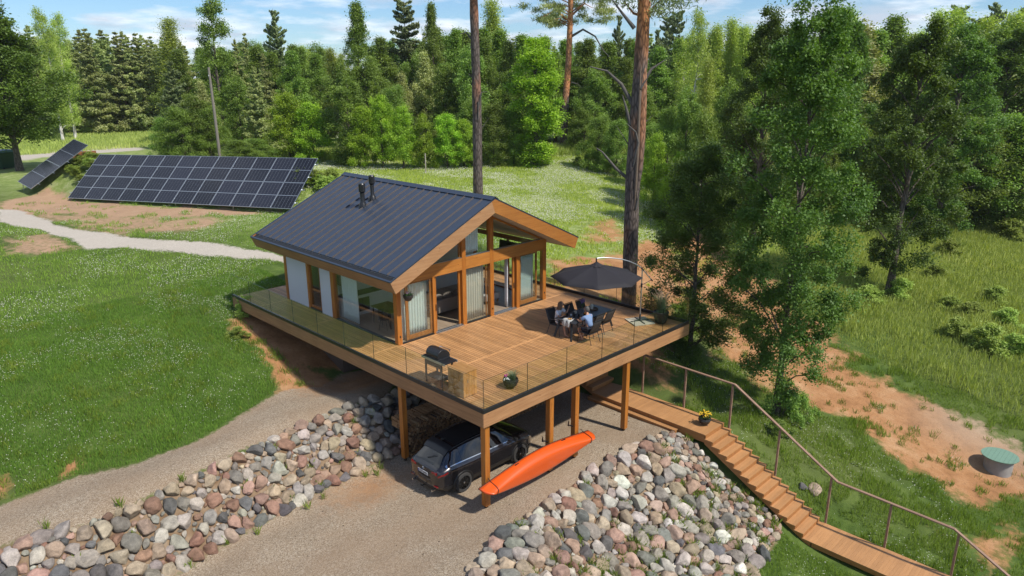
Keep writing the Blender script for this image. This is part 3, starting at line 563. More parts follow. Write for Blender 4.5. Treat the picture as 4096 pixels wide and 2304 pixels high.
# ---------------------------------------------------------------- curtains (parts of the cabin)
def curtain(pts, z0, z1, n, amp, mat, par=house):
    a, b_ = Vector(pts[0]), Vector(pts[1]); d = (b_ - a); Ln = d.length; d.normalize(); nn = Vector((-d.y, d.x))
    rows = []
    for k, z in enumerate(np.linspace(z0, z1, 7)):
        row = []
        for i in range(n * 8 + 1):
            u = i / (n * 8); off = amp * math.sin(i / 8 * 2 * math.pi + .35 * math.sin(k * 1.1)) * (1.15 - .25 * k / 6); p = a + d * (Ln * u) + nn * off; row.append((p.x, p.y, z))
        rows.append(row)
    m_ = MB().grid(rows); o = m_.build('curtain', mat, None, smooth=80); so = o.modifiers.new('thickness', 'SOLIDIFY'); so.thickness = .004
    o.parent = par; o.matrix_parent_inverse = Matrix.Translation(-Vector((XL, YF, 0)))
    return o
curtain([(2.05, 7.0), (3.4, 7.0)], .05, 2.36, 10, .035, M['sheer'])
curtain([(5.28, 6.95), (6.45, 6.95)], .05, 2.36, 9, .045, M['cloth_cream'])
curtain([(8.45, 7.0), (9.6, 7.0)], .05, 2.36, 9, .035, M['sheer'])
curtain([(7.90, 6.92), (8.04, 7.25)], .05, 2.38, 3, .04, M['cloth_white'])
curtain([(1.98, 10.95), (1.98, 9.75)], .05, 2.5, 8, .04, M['sheer'])
curtain([(5.3, 6.98), (6.2, 6.98)], 2.95, 4.0, 7, .04, M['sheer'])
# ---------------------------------------------------------------- terrace
W_, D_, HB_ = 11.768, 17.48, .487
terr = empty('terrace', (0, 0, 0), label='large raised timber terrace on square posts around the cabin', cat='terrace')
# boards along y, in bays cut by cross boards
V = []; Fq = []; fv = []
def edge_glass(o):
    o.data.materials.append(M['gedge'])
    for p in o.data.polygons:
        if p.area < .05: p.material_index = 1
def qbox(x0, x1, y0, y1, z0, z1):
    b = len(V); V.extend([(x0, y0, z0), (x1, y0, z0), (x1, y1, z0), (x0, y1, z0), (x0, y0, z1), (x1, y0, z1), (x1, y1, z1), (x0, y1, z1)])
    for f in ((0, 3, 2, 1), (4, 5, 6, 7), (0, 1, 5, 4), (1, 2, 6, 5), (2, 3, 7, 6), (3, 0, 4, 7)): Fq.append([i + b for i in f])
    r = rnd.random(); fv.extend([r] * 6)
bays = [(.06, 3.33), (3.45, 6.58), (6.70, 11.14), (11.26, 15.10), (15.22, 17.42)]
nb = 97; bw = (W_ - .12) / nb
for y0, y1 in bays:
    for k in range(nb):
        x0 = .06 + k * bw; qbox(x0 + .0085, x0 + bw - .0085, y0 + .003, y1 - .003, -.028, rnd.uniform(-.0015, .0015))
for ya in (3.33, 6.58, 11.14, 15.10): qbox(.06, W_ - .06, ya + .003, ya + .117, -.028, .003); fv[-6:] = [1.35] * 6
boards = npmesh('deck_boards', V, Fq, M['deck'], terr, {'fv': fv})
f = MB(); f.box(.05, W_ - .05, .05, D_ - .05, -.09, -.034).build('sub_deck', M['wooddark'], terr)
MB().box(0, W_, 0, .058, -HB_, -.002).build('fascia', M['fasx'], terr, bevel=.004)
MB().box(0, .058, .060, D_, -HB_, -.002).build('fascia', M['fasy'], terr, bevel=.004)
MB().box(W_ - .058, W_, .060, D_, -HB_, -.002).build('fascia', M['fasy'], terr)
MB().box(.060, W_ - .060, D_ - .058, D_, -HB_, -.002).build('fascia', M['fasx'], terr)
for k in range(1, 12): MB().box(k * .98 - .03, k * .98 + .03, .06, 10.9, -.32, -.092).build('joist', M['wooddark'], terr)
for y in (.12, 4.5, 8.8): MB().box(.06, W_ - .06, y, y + .2, -HB_ + .005, -.33).build('girder', M['post'], terr)
PX = [(.137, .10), (3.182, .10), (4.548, .10), (7.59, .10), (.137, 4.45), (11.3, 4.45), (4.6, 8.7)]
for px, py in PX:
    g = max(-3.4, hz(px + .1, py + .1) + .1)
    o = MB().box(px, px + .205, py, py + .205, g, -HB_ + .003).build('post', M['post'], terr, bevel=.008)
    MB().box(px + .06, px + .145, py + .06, py + .145, g - .14, g - .001).build('foot', M['black'], o)
# ---------------------------------------------------------------- glass railing
rail = empty('glass_railing', (0, 0, 0), label='frameless glass railing in a black base channel around the terrace edge', cat='railing')
MB().box(-.004, W_ + .004, -.012, .07, .0, .13).build('base_channel', M['black'], rail, bevel=.006)
MB().box(-.012, .07, .072, D_ + .004, .0, .13).build('base_channel', M['black'], rail, bevel=.006)
MB().box(W_ - .07, W_ + .012, .072, 13.2, .0, .13).build('base_channel', M['black'], rail, bevel=.006)
ys = [0.05] + [1.98 + 1.95 * k for k in range(8)]
for k in range(9):
    y0 = .03 + 1.95 * k; y1 = min(y0 + 1.938, 17.45); edge_glass(MB().box(.018, .034, y0, y1, .09, 1.12).build('glass_panel', M['rglass'], rail))
for k in range(6):
    x0 = .03 + 1.95 * k; x1 = min(x0 + 1.938, W_ - .03); edge_glass(MB().box(x0 + (.012 if k == 0 else 0), x1, .012, .028, .09, 1.12).build('glass_panel', M['rglass'], rail))
for k in range(7):
    y0 = .05 + 1.88 * k; edge_glass(MB().box(W_ - .034, W_ - .018, y0, y0 + 1.868, .09, 1.12).build('glass_panel', M['rglass'], rail))
# ---------------------------------------------------------------- car
def interp(x, tab):
    xs = [a for a, _ in tab]; ys = [b for _, b in tab]; return float(np.interp(x, xs, ys))
car = empty('parked_car', (1.66, 2.34, -3.5), label='dark grey SUV parked on the gravel under the terrace', cat='car')
TOP = [(-2.28, .98), (-2.22, 1.05), (-2.10, 1.13), (-1.80, 1.41), (-1.64, 1.525), (-1.45, 1.585), (-1.0, 1.64), (-.3, 1.66), (.2, 1.635), (.5, 1.58), (.8, 1.40), (1.12, 1.17), (1.22, 1.12), (1.6, 1.06), (1.95, .99), (2.12, .90), (2.22, .76), (2.29, .60)]
BELT = [(-2.28, .92), (-2.2, 1.0), (-1.9, 1.08), (-1, 1.04), (0, 1.0), (1.1, .98), (1.6, .94), (2.0, .86), (2.2, .70), (2.29, .52)]
WID = [(-2.29, .64), (-2.24, .76), (-2.12, .86), (-1.8, .915), (-1, .935), (1.2, .935), (1.7, .91), (2.0, .85), (2.15, .77), (2.24, .66), (2.29, .54)]
ROOFW = [(-2.29, .58), (-2.1, .60), (-1.85, .54), (-1.6, .545), (-.5, .585), (.4, .575), (.9, .63), (1.15, .72), (1.7, .66), (2.1, .58), (2.29, .42)]
def csec(x):
    w, bt, tp, rw = interp(x, WID), interp(x, BELT), interp(x, TOP), interp(x, ROOFW)
    bt = min(bt, tp - .035); g = tp - bt; zb = .24 + .10 * smooth(1.9, 2.3, np.array(x)) + .14 * smooth(-1.9, -2.29, np.array(x)); zb = float(zb)
    m1 = .42
    return [(0, zb - .02), (w * .82, zb - .01), (w * .955, zb + .05), (w * .985, m1 + .06), (w * .97, .60), (w * .985, .74), (w * .998, bt - .13), (w * .985, bt - .05), (w * .93, bt),
            (rw + (w * .90 - rw) * .55, bt + g * .46), (rw + .035, tp - min(.11, g * .28)), (rw - .03, tp - min(.045, g * .15)), (rw * .6, tp - .012), (0, tp)]
xs = sorted(set(list(np.linspace(-2.28, 2.29, 44)) + [-2.22, -2.1, -1.80, -1.64, 1.12, 1.22, 2.12, 2.22]))
rows = []
for x in xs:
    s_ = csec(x); rows.append([(x - (.0 if abs(x) < 2 else 0), -y, z) for y, z in s_] + [(x, y, z) for y, z in reversed(s_[:-1])][0:])
cb = MB(); cb.grid([r + [r[0]] if False else r for r in rows])
for r_ in (rows[0], rows[-1]): cb.add(r_, [tuple(range(len(r_)))])
body = cb.build('body', M['carpaint'], car, smooth=38)
ss = body.modifiers.new('sub', 'SUBSURF'); ss.levels = ss.render_levels = 1
def cpt(x, v, side, off):
    s_ = csec(x); i = min(int(v), len(s_) - 2); f_ = v - i
    y = s_[i][0] * (1 - f_) + s_[i + 1][0] * f_; z = s_[i][1] * (1 - f_) + s_[i + 1][1] * f_
    dy = s_[i + 1][1] - s_[i][1]; dz = -(s_[i + 1][0] - s_[i][0]); l = math.hypot(dy, dz) or 1
    return (x, side * (y + off * dy / l), z + off * dz / l)
def patch(x0, x1, va, vb, side, off, mat, name, par=None, nx=8, nv=4, rear=0):
    rws = []
    for i in range(nv + 1):
        v = va + (vb - va) * i / nv
        a = x0(v) if callable(x0) else x0; b_ = x1(v) if callable(x1) else x1
        rws.append([cpt(a + (b_ - a) * j / nx, v, side, off) for j in range(nx + 1)])
    return MB().grid(rws).build(name, mat, par or car, smooth=60)
for sd in (-1, 1):
    patch(lambda v: -1.83 + .12 * (v - 8.3), lambda v: -1.33, 8.35, 10.1, sd, .009, M['carglass'], 'side_window')
    patch(-1.28, -.34, 8.3, 10.15, sd, .009, M['carglass'], 'side_window')
    patch(-.26, lambda v: 1.02 - .30 * (v - 8.3), 8.3, 10.15, sd, .009, M['carglass'], 'side_window')
    patch(-1.80, .98, 8.16, 8.26, sd, .013, M['chrome'], 'window_trim', nx=20, nv=1)
    patch(-1.95, -1.80, 8.16, 8.75, sd, .011, M['chrome'], 'window_trim', nx=3, nv=2)
    patch(-2.10, 2.1, 1.6, 2.95, sd, .007, M['blackm'], 'sill_cladding', nx=30, nv=3)
    for xx in (-1.32, -.30, .98): patch(xx, xx + .012, 3.2, 7.9, sd, .004, M['blackm'], 'door_gap', nx=1, nv=6)
    for xx in (-1.12, -.12): MB().box(xx, xx + .2, sd * .925 - .012, sd * .925 + .012, .865, .895).build('door_handle', M['carpaint'], car, bevel=.008); MB().box(xx + .14, xx + .2, sd * .925 - .015, sd * .925 + .015, .872, .888).build('handle_trim', M['chrome'], car)
    # lamps
    patch(-2.262, -1.95, 6.15, 6.85, sd, .012, M['red'], 'tail_light', nx=8, nv=3); MB().hexa([(-2.30, sd * .42, .915), (-2.30, sd * .66, .90), (-2.24, sd * .66, .90), (-2.24, sd * .42, .915), (-2.29, sd * .42, .955), (-2.29, sd * .66, .985), (-2.2, sd * .66, .985), (-2.2, sd * .42, .955)]).build('tail_light', M['red'], car)
    patch(1.92, 2.2, 6.2, 7.5, sd, .010, M['chrome'], 'headlight', nx=5, nv=3)
    m_ = MB().hexa([(1.02, sd * .95, 1.03), (1.14, sd * .95, 1.05), (1.12, sd * 1.12, 1.06), (1.0, sd * 1.12, 1.04), (1.02, sd * .95, 1.14), (1.12, sd * .95, 1.16), (1.1, sd * 1.12, 1.18), (1.0, sd * 1.12, 1.17)]); m_.build('mirror', M['blackm'], car, bevel=.02)
    for ax in (-1.305, 1.395):
        # wheel arch cladding ring and dark well
        ring = MB(); pts = [(ax + math.cos(a) * .405, sd * (.915), .35 + math.sin(a) * .405) for a in np.linspace(-.35, math.pi + .35, 20)]
        MB().prism([(p[0], p[2]) for p in pts], 'y', sd * .60, sd * .921).build('wheel_well', M['blackm'], car)
        rws = []
        for a in np.linspace(-.35, math.pi + .35, 24): rws.append([(ax + math.cos(a) * r_, sd * yy, .35 + math.sin(a) * r_) for r_, yy in ((.375, .90), (.375, .935), (.43, .935), (.45, .90))])
        MB().grid(rws).build('wheel_arch', M['blackm'], car, smooth=40)
        w = bpy.data.objects.new('wheel', None); COL.objects.link(w); w.parent = car; w.location = (ax, sd * .84, .355); w.rotation_euler = (-sd * math.pi / 2, 0, 0)
        MB().lathe([(.24, -.12), (.33, -.12), (.352, -.09), (.356, 0), (.352, .085), (.335, .115), (.255, .118), (.245, .10), (.24, -.1)], (0, 0, 0), 40, cap=False).build('tyre', M['tyre'], w, smooth=50)
        rm = MB().lathe([(.24, -.1), (.248, .10), (.235, .11), (.228, .06), (.20, .02), (.03, .02)], (0, 0, 0), 30)
        for k in range(10):
            a = 2 * math.pi * k / 10; a2 = a + .13
            rm.bar((math.cos(a) * .04, math.sin(a) * .04, .085), (math.cos(a2) * .238, math.sin(a2) * .238, .09), .034, .03)
        rm.lathe([(.06, .05), (.06, .10), (.045, .108), (.01, .11)], (0, 0, 0), 16); rm.build('rim', M['rim'], w, smooth=35)
        MB().lathe([(.03, .108), (.026, .113), (.005, .114)], (0, 0, 0), 12).build('hub_cap', M['chrome'], w)
# windscreen and rear window laid on the slopes of the body
def slope_patch(x0, x1, w0, w1, off, mat, name, n=8, cut=.0):
    rws = []
    for i in range(n + 1):
        x = x0 + (x1 - x0) * i / n; w = w0 + (w1 - w0) * i / n; tp = interp(x, TOP); g = (interp(x + .02, TOP) - interp(x - .02, TOP)) / .04; nl = math.hypot(1, g)
        rws.append([(x - g / nl * off, w * u, tp + off / nl - .012 * abs(u) ** 2 - (.02 * abs(u) ** 4)) for u in np.linspace(-1, 1, 9)])
    return MB().grid(rws).build(name, mat, car, smooth=60)
slope_patch(.54, 1.12, .56, .64, .012, M['carglass'], 'windscreen')
slope_patch(-2.12, -1.76, .63, .49, .012, M['carglass'], 'rear_window')
slope_patch(-1.80, -1.44, .545, .545, .035, M['black'], 'spoiler')
MB().tube([(-2.06, .05, 1.22), (-1.92, -.26, 1.375)], .010, 6).build('wiper', M['blackm'], car)
slope_patch(-1.3, .40, .50, .50, .008, M['black'], 'roof_panel')
MB().prism([(-1.5, 1.64), (-1.26, 1.66), (-1.38, 1.70), (-1.49, 1.73)], 'y', -.02, .02).build('aerial_fin', M['black'], car, bevel=.008)
for sd in (-1, 1): MB().tube([(x, sd * (interp(x, ROOFW) - .0), interp(x, TOP) - .025) for x in np.linspace(-1.6, .45, 12)], .012, 6).build('roof_rail', M['black'], car)
# rear end: bumper, plate, emblem, tow hitch
rbp = MB()
rws = []
for z, o_ in ((.30, .02), (.34, .05), (.52, .075), (.60, .06), (.64, .02)):
    rws.append([(-2.22 - o_ + .36 * (abs(u)) ** 4, u * .85, z) for u in np.linspace(-1, 1, 21)])
rbp.grid(rws); rbp.build('rear_bumper', M['carpaint'], car, smooth=50)
rws = [[(-2.23 - o_ + .36 * (abs(u)) ** 4, u * .865, z) for u in np.linspace(-1, 1, 21)] for z, o_ in ((.26, .0), (.30, .055), (.40, .06), (.42, .03))]
MB().grid(rws).build('bumper_cladding', M['blackm'], car, smooth=50)
rws = [[(-2.285 - o_ + .28 * (abs(u)) ** 4, u * .60, z) for u in np.linspace(-1, 1, 15)] for z, o_ in ((.64, .012), (.66, .02), (.70, .02), (.71, .0))]
MB().grid(rws).build('tailgate_recess', M['blackm'], car, smooth=50)
pl = MB().box(-2.318, -2.300, -.26, .26, .755, .865).build('number_plate', M['plate'], car, bevel=.004)
MB().box(-2.321, -2.319, .205, .255, .76, .86).build('plate_strip', M['blue'], pl)
def text(s, name, mat, size, loc, rot, par, ex=.0015):
    cu = bpy.data.curves.new(name, 'FONT'); cu.body = s; cu.size = size; cu.extrude = ex; cu.align_x = 'CENTER'; cu.align_y = 'CENTER'
    tmp = bpy.data.objects.new('tmp_text', cu); COL.objects.link(tmp); bpy.context.view_layer.update()
    me = bpy.data.meshes.new_from_object(tmp.evaluated_get(bpy.context.evaluated_depsgraph_get())); bpy.data.objects.remove(tmp)
    me.materials.clear(); me.materials.append(mat); o = bpy.data.objects.new(name, me); COL.objects.link(o); o.parent = par; o.location = loc; o.rotation_euler = rot; return o
text('529 JMX', 'plate_text', M['blackm'], .115, (-2.3205, -.025, .808), (R(90), 0, R(-90)), pl)
MB().tube([(-2.292, .055 * math.cos(a) , .955 + .045 * math.sin(a)) for a in np.linspace(0, 2 * math.pi, 21)], .008, 6).tube([(-2.294, .05, .975), (-2.294, .02, .968), (-2.294, 0, .945), (-2.294, -.02, .968), (-2.294, -.05, .975)], .007, 6).build('emblem', M['chrome'], car)
for sd in (-1, 1): MB().box(-2.30, -2.285, sd * .30 - .19, sd * .30 + .19, .9, .915).build('garnish', M['carpaint'], car)
MB().tube([(-2.2, 0, .30), (-2.38, 0, .30), (-2.42, 0, .36)], .02, 8).ell((-2.42, 0, .39), (.03, .03, .03)).build('tow_hitch', M['blackm'], car)
for sd in (-1, 1):
    MB().tube([(-2.25, sd * .52, .32), (-2.37, sd * .52, .32)], .035, 12).build('exhaust', M['chrome'], car)
    MB().box(-2.30, -2.24, sd * .62 - .09, sd * .62 + .09, .46, .49).build('reflector', M['red'], car)
# ---------------------------------------------------------------- canoe on the posts
canoe = empty('canoe', (2.46, .02, -2.60), label='orange canoe strapped on its side to the outer posts of the terrace', cat='canoe')
canoe.rotation_euler = (R(8), 0, 0)
rows = []; rim1 = []; rim2 = []
for t_ in np.linspace(-1, 1, 49):
    a = abs(t_); h_ = .43 * (1 - a ** 1.9) ** 1.05 + .012; dep = .38 + .12 * a ** 3; row = []
    for s_ in np.linspace(-1, 1, 25):
        q = abs(s_); z = h_ * math.copysign((math.sin(q * math.pi / 2)) ** (.75 if a < .9 else 1.0), s_) if True else 0
        y = -dep * (1 - q ** 3.2) if q < 1 else 0
        depth = -y / dep
        x = t_ * 2.72 - math.copysign(1, t_) * (smooth(.85, 1, np.array(a)) * .20 * depth ** 3.5)
        row.append((float(x), y, z + .10 * a ** 4))
    rows.append(row); rim1.append(row[0]); rim2.append(row[-1])
hull = MB().grid(rows).build('hull', M['orange'], canoe, smooth=70); so = hull.modifiers.new('t', 'SOLIDIFY'); so.thickness = .008; so.offset = 1
MB().tube(rim1, .016, 6).tube(rim2, .016, 6).build('gunwale', M['blackm'], canoe)
for x in (-1.1, 1.2): MB().box(x - .1, x + .1, -.10, -.07, -.36, .38).build('seat', M['blackm'], canoe)
for x in (-2.30, 2.36):
    a = abs(x) / 2.72; h_ = .43 * (1 - a ** 1.9) ** 1.05 + .03; dep = .38 + .12 * a ** 3 + .015
    pts = [(x + .05 * q, -dep * (1 - abs(q) ** 3.2) if abs(q) < 1 else .02, h_ * math.copysign(math.sin(abs(q) * math.pi / 2) ** .75, q) + .10 * a ** 4) for q in np.linspace(-1, 1, 17)] + [(x + .05, .08, h_ + .12)]
    tag(MB().tube(pts, .014, 6).build('strap', M['blackm'], None), 'black strap round the %s end of the orange canoe' % ('left' if x < 0 else 'right'), 'strap', 'canoe straps').matrix_world = Matrix.Translation((2.46, .02, -2.60)) @ Matrix.Rotation(R(8), 4, 'X')
for px, z in ((3.0, -2.12), (4.36, -2.02)):
    tag(MB().tube([(px + .19, .2, z - .15), (px + .05, .22, z - .06), (px - .12, .16, z + .02), (px - .16, .12, z + .14), (px - .17, .1, z + .24)], [.02, .025, .03, .025, .012], 8).build('wall_hook', M['blackm'], None, smooth=60), 'black curved hook on the %s of the two middle posts above the canoe' % ('left' if px < 4 else 'right'), 'hook', 'hooks on the posts')
# ---------------------------------------------------------------- grill and cabinet
g = empty('gas_grill', (.60, 2.85, 0), label='black gas grill with closed lid on a grey metal stand', cat='grill')
MB().box(-.27, .27, -.62, -.30, .86, .90).box(-.27, .27, .36, .55, .86, .90).build('side_shelf', M['black'], g, bevel=.01)
MB().box(-.29, -.26, -.64, .57, .84, .915).box(.26, .29, -.64, .57, .84, .915).box(-.26, .26, .55, .57, .84, .915).build('frame', M['alu'], g)
MB().box(-.26, .26, -.30, .36, .78, .97).build('fire_box', M['black'], g, bevel=.02)
prof = [(-.25, .975), (-.27, 1.08), (-.23, 1.19), (-.13, 1.255), (.0, 1.26), (.14, 1.20), (.24, 1.10), (.27, .975)]
MB().prism(prof, 'y', -.29, .35).build('lid', M['black'], g, bevel=.015, smooth=30)
MB().tube([(.27, -.24, 1.12), (.33, -.22, 1.14), (.33, .28, 1.14), (.27, .30, 1.12)], .013, 8).build('lid_handle', M['chrome'], g, smooth=40)
for x, y in ((-.24, -.40), (-.24, .40), (.24, -.40), (.24, .40)): MB().box(x - .025, x + .025, y - .025, y + .025, .0, .84).build('leg', M['dark'], g)
MB().box(-.23, .23, -.42, .42, .20, .23).build('lower_shelf', M['dark'], g)
MB().box(-.262, -.258, -.42, .42, .66, .84).build('side_panel', M['dark'], g)
cbn = empty('wooden_cabinet', (.60, 1.66, 0), label='small boarded wooden cabinet standing beside the gas grill', cat='cabinet')
MB().box(-.27, .27, -.37, .37, .02, .86).build('carcass', M['cab'], cbn)
MB().box(-.30, .30, -.41, .40, .865, .895).build('top', wood('cabinet_top', (.36, .17, .05), (.50, .27, .09), 'y', 10), cbn, bevel=.004)
for k in range(5):
    MB().box(-.285 + k * .115, -.285 + k * .115 + .109, -.392, -.372, .02, .86).build('board', M['cab'], cbn, bevel=.003)
for k in range(7):
    MB().box(-.292, -.272, -.372 + k * .107, -.372 + k * .107 + .101, .02, .86).build('board', M['cab'], cbn, bevel=.003)
MB().box(-.115, -.095, -.402, -.393, .50, .62).build('latch', M['steel'], cbn)
# ---------------------------------------------------------------- plants in pots helpers
def blades(mb, c, n, h, spread, w=.008, rr=rnd, droop=.5, base=.05):
    for _ in range(n):
        a = rr.uniform(0, 6.28); r0 = rr.uniform(0, base); hh = h * rr.uniform(.6, 1.1); sp = spread * rr.uniform(.3, 1)
        p0 = Vector((c[0] + r0 * math.cos(a), c[1] + r0 * math.sin(a), c[2])); d = Vector((math.cos(a), math.sin(a), 0)); s_ = Vector((-d.y, d.x, 0)) * w
        p1 = p0 + d * sp * .45 + Vector((0, 0, hh * .62)); p2 = p0 + d * sp + Vector((0, 0, hh * (1 - droop * .3)))
        mb.add([p0 - s_, p0 + s_, p1 + s_ * .8, p1 - s_ * .8, p2], [(0, 1, 2, 3), (3, 2, 4)])
    return mb
def leafy(mb, c, r, n, s, rr=rnd):
    for _ in range(n):
        v = Vector((rr.gauss(0, 1), rr.gauss(0, 1), rr.gauss(0, 1))).normalized() * rr.random() ** .4
        p = Vector((c[0] + v.x * r[0], c[1] + v.y * r[1], c[2] + v.z * r[2])); a = Vector((rr.gauss(0, 1), rr.gauss(0, 1), rr.gauss(0, 1))).normalized() * s; b_ = a.cross(Vector((rr.random(), rr.random(), 1))).normalized() * s * .6
        mb.add([p - a, p + b_, p + a, p - b_], [(0, 1, 2, 3)])
    return mb
G_grass = plain('pot_grass', (.10, .17, .07), .7, var=.3, scale=30); G_blue = plain('blue_grass', (.16, .22, .13), .7, var=.3, scale=30)
G_leaf = plain('pot_leaves', (.05, .12, .03), .6, var=.4, scale=30)
FL = {k: plain(k + '_petals', c, .6, var=.1) for k, c in (('white', (.85, .85, .82)), ('pink', (.65, .08, .35)), ('yellow', (.85, .55, .02)), ('purple', (.22, .13, .35)), ('lilac', (.45, .28, .45)))}
def flowers(c, r, n, s, mat, par, rr=rnd):
    mb = MB()
    for _ in range(n):
        p = (c[0] + rr.uniform(-r, r), c[1] + rr.uniform(-r, r), c[2] + rr.uniform(-.04, .05)); mb.ell(p, (s, s, s * .6), 7, 4)
    return mb.build('flower', mat, par)
def bowl(loc, R_, H_, lab, grp=None):
    t = empty('flower_bowl', loc, 0, lab, 'planter', grp)
    pr_ = [(R_ * .35, .06), (R_ * .75, .10), (R_ * .97, .10 + H_ * .4), (R_, H_ * .75), (R_ * .93, H_), (R_ * .86, H_), (R_ * .86, H_ * .85), (.01, H_ * .85)]
    MB().lathe(pr_, (0, 0, 0), 28).build('bowl', M['pot'], t, smooth=45)
    for k in range(3):
        a = k * 2.094 + .5; MB().bar((R_ * .45 * math.cos(a), R_ * .45 * math.sin(a), .10), (R_ * .62 * math.cos(a), R_ * .62 * math.sin(a), 0), .03).build('foot', M['rail'], t)
    return t
b1 = bowl((1.98, .80, 0), .27, .34, 'dark bowl of blue grass with pink and white flowers on the terrace corner')
blades(MB(), (.06, -.02, .30), 260, .30, .26, .004, base=.12).build('grass', G_blue, b1); leafy(MB(), (-.12, .06, .34), (.12, .14, .07), 120, .03).build('leaves', G_leaf, b1)
flowers((-.14, .10, .44), .05, 8, .028, FL['pink'], b1); flowers((-.17, .0, .37), .09, 12, .026, FL['white'], b1)
b2 = bowl((9.75, -2.15, -3.16), .25, .30, 'dark bowl of yellow flowers on the landing by the steps')
leafy(MB(), (0, 0, .36), (.24, .24, .12), 260, .035).build('leaves', G_leaf, b2); flowers((0, 0, .48), .20, 26, .035, FL['yellow'], b2); flowers((0, 0, .40), .20, 8, .03, FL['yellow'], b2)
pt = empty('tall_planter', (11.05, .95, 0), 0, 'tall dark pot of feathery grass in the far corner of the terrace', 'planter')
MB().lathe([(.20, 0), (.24, .05), (.31, .35), (.33, .48), (.31, .50), (.29, .46), (.01, .45)], (0, 0, 0), 28).build('pot', M['pot'], pt, smooth=45)
blades(MB(), (0, 0, .44), 340, .95, .36, .005, base=.16, droop=.7).build('grass', G_grass, pt); leafy(MB(), (0, 0, .55), (.30, .30, .10), 120, .03).build('leaves', G_leaf, pt)
pm = MB()
for k in range(26):
    a = rnd.uniform(0, 6.28); r1 = rnd.uniform(.15, .5); h1 = rnd.uniform(1.15, 1.45); pm.tube([(0, 0, .5), (r1 * .4 * math.cos(a), r1 * .4 * math.sin(a), h1 * .75), (r1 * math.cos(a), r1 * math.sin(a), h1)], [.003, .003, .012], 4)
pm.build('plume', plain('plume', (.36, .26, .18), .8), pt)
hb_ = empty('hanging_basket', (1.90, 6.18, 2.02), 0, 'round dark hanging basket with small pink flowers at the cabin corner', 'basket')
MB().lathe([(.03, -.16), (.12, -.12), (.185, -.01), (.19, .08), (.17, .085), (.165, .06), (.01, .06)], (0, 0, 0), 24).build('bowl', M['pot'], hb_, smooth=50)
leafy(MB(), (0, 0, .12), (.2, .2, .09), 170, .03).build('leaves', G_leaf, hb_); flowers((0, 0, .17), .13, 14, .02, FL['lilac'], hb_)
MB().tube([(-.17, 0, .08), (0, 0, .50)], .004, 4).tube([(.15, .1, .08), (0, 0, .50)], .004, 4).tube([(.05, -.16, .08), (0, 0, .50), (0, 0, .72)], .004, 4).build('chain', M['blackm'], hb_)
# ---------------------------------------------------------------- dining table, chairs
tb = empty('dining_table', (7.97, 2.59, 0), 0, 'long dark grey garden table laid for a meal on the terrace', 'table')
MB().box(-1.24, 1.24, -.53, .53, .715, .745).build('table_top', M['tabletop'], tb, bevel=.006)
for sx in (-1, 1):
    for sy in (-1, 1): MB().bar((sx * 1.12, sy * .30, .715), (sx * 1.31, sy * .44, 0.0), .085, .035, (1, 0, 0)).build('leg', M['dark'], tb)
    MB().bar((sx * 1.1, -.36, .70), (sx * 1.1, .36, .70), .05).build('cross_rail', M['dark'], tb)
def make_chair(lab):
    t = empty('garden_chair', (0, 0, 0), 0, lab, 'chair', 'chairs around the garden table')   # faces -y
    MB().grid([[(x, y, z + .012 * (1 - (x / .26) ** 2) * -1.5) for x in np.linspace(-.24, .24, 7)] for y, z in ((-.27, .425), (-.22, .44), (0, .435), (.2, .42))]).build('seat', M['mesh_fab'], t, smooth=60).modifiers.new('t', 'SOLIDIFY').thickness = .012
    MB().grid([[(x, y, z) for x in np.linspace(-.25, .25, 7)] for y, z in ((.21, .42), (.27, .55), (.36, .78), (.44, .98))]).build('backrest', M['mesh_fab'], t, smooth=60).modifiers.new('t', 'SOLIDIFY').thickness = .012
    for s in (-1, 1):
        MB().tube([(s * .28, -.34, 0), (s * .265, -.30, .30), (s * .265, -.27, .60), (s * .27, -.20, .645), (s * .275, .0, .655), (s * .27, .24, .64)], .014, 8).build('arm_leg', M['dark'], t, smooth=60)
        MB().tube([(s * .28, .34, 0), (s * .26, .20, .42), (s * .26, .28, .58), (s * .26, .37, .80), (s * .255, .455, 1.0)], .014, 8).build('back_leg', M['dark'], t, smooth=60)
        MB().tube([(s * .255, -.28, .42), (s * .255, .22, .41)], .013, 8).build('seat_rail', M['dark'], t)
    MB().tube([(-.255, .455, 1.0), (.255, .455, 1.0)], .015, 8).build('top_rail', M['dark'], t)
    MB().tube([(-.25, .22, .40), (.25, .22, .40)], .012, 8).build('cross_rail', M['dark'], t)
    return t
ch0 = make_chair('garden chair the woman in the white shirt sits on')
spots = [(7.03, 3.17, 0, None), (7.98, 3.02, 0, 'empty garden chair on the far side of the table, next to the woman'), (8.66, 2.98, 0.0, 'empty garden chair on the far side of the table, farther from the woman'),
         (7.16, 1.66, math.pi, 'garden chair the man in the blue shirt sits on'), (7.83, 2.06, math.pi, 'empty garden chair on the near side of the table, next to the man'), (8.50, 2.06, math.pi, 'empty garden chair on the near side of the table, nearest the parasol pole')]
for i, (x, y, rz, lab) in enumerate(spots):
    c = ch0 if i == 0 else copy_tree(ch0); c.location = (x, y, 0); c.rotation_euler = (0, 0, rz)
    if lab: c['label'] = lab
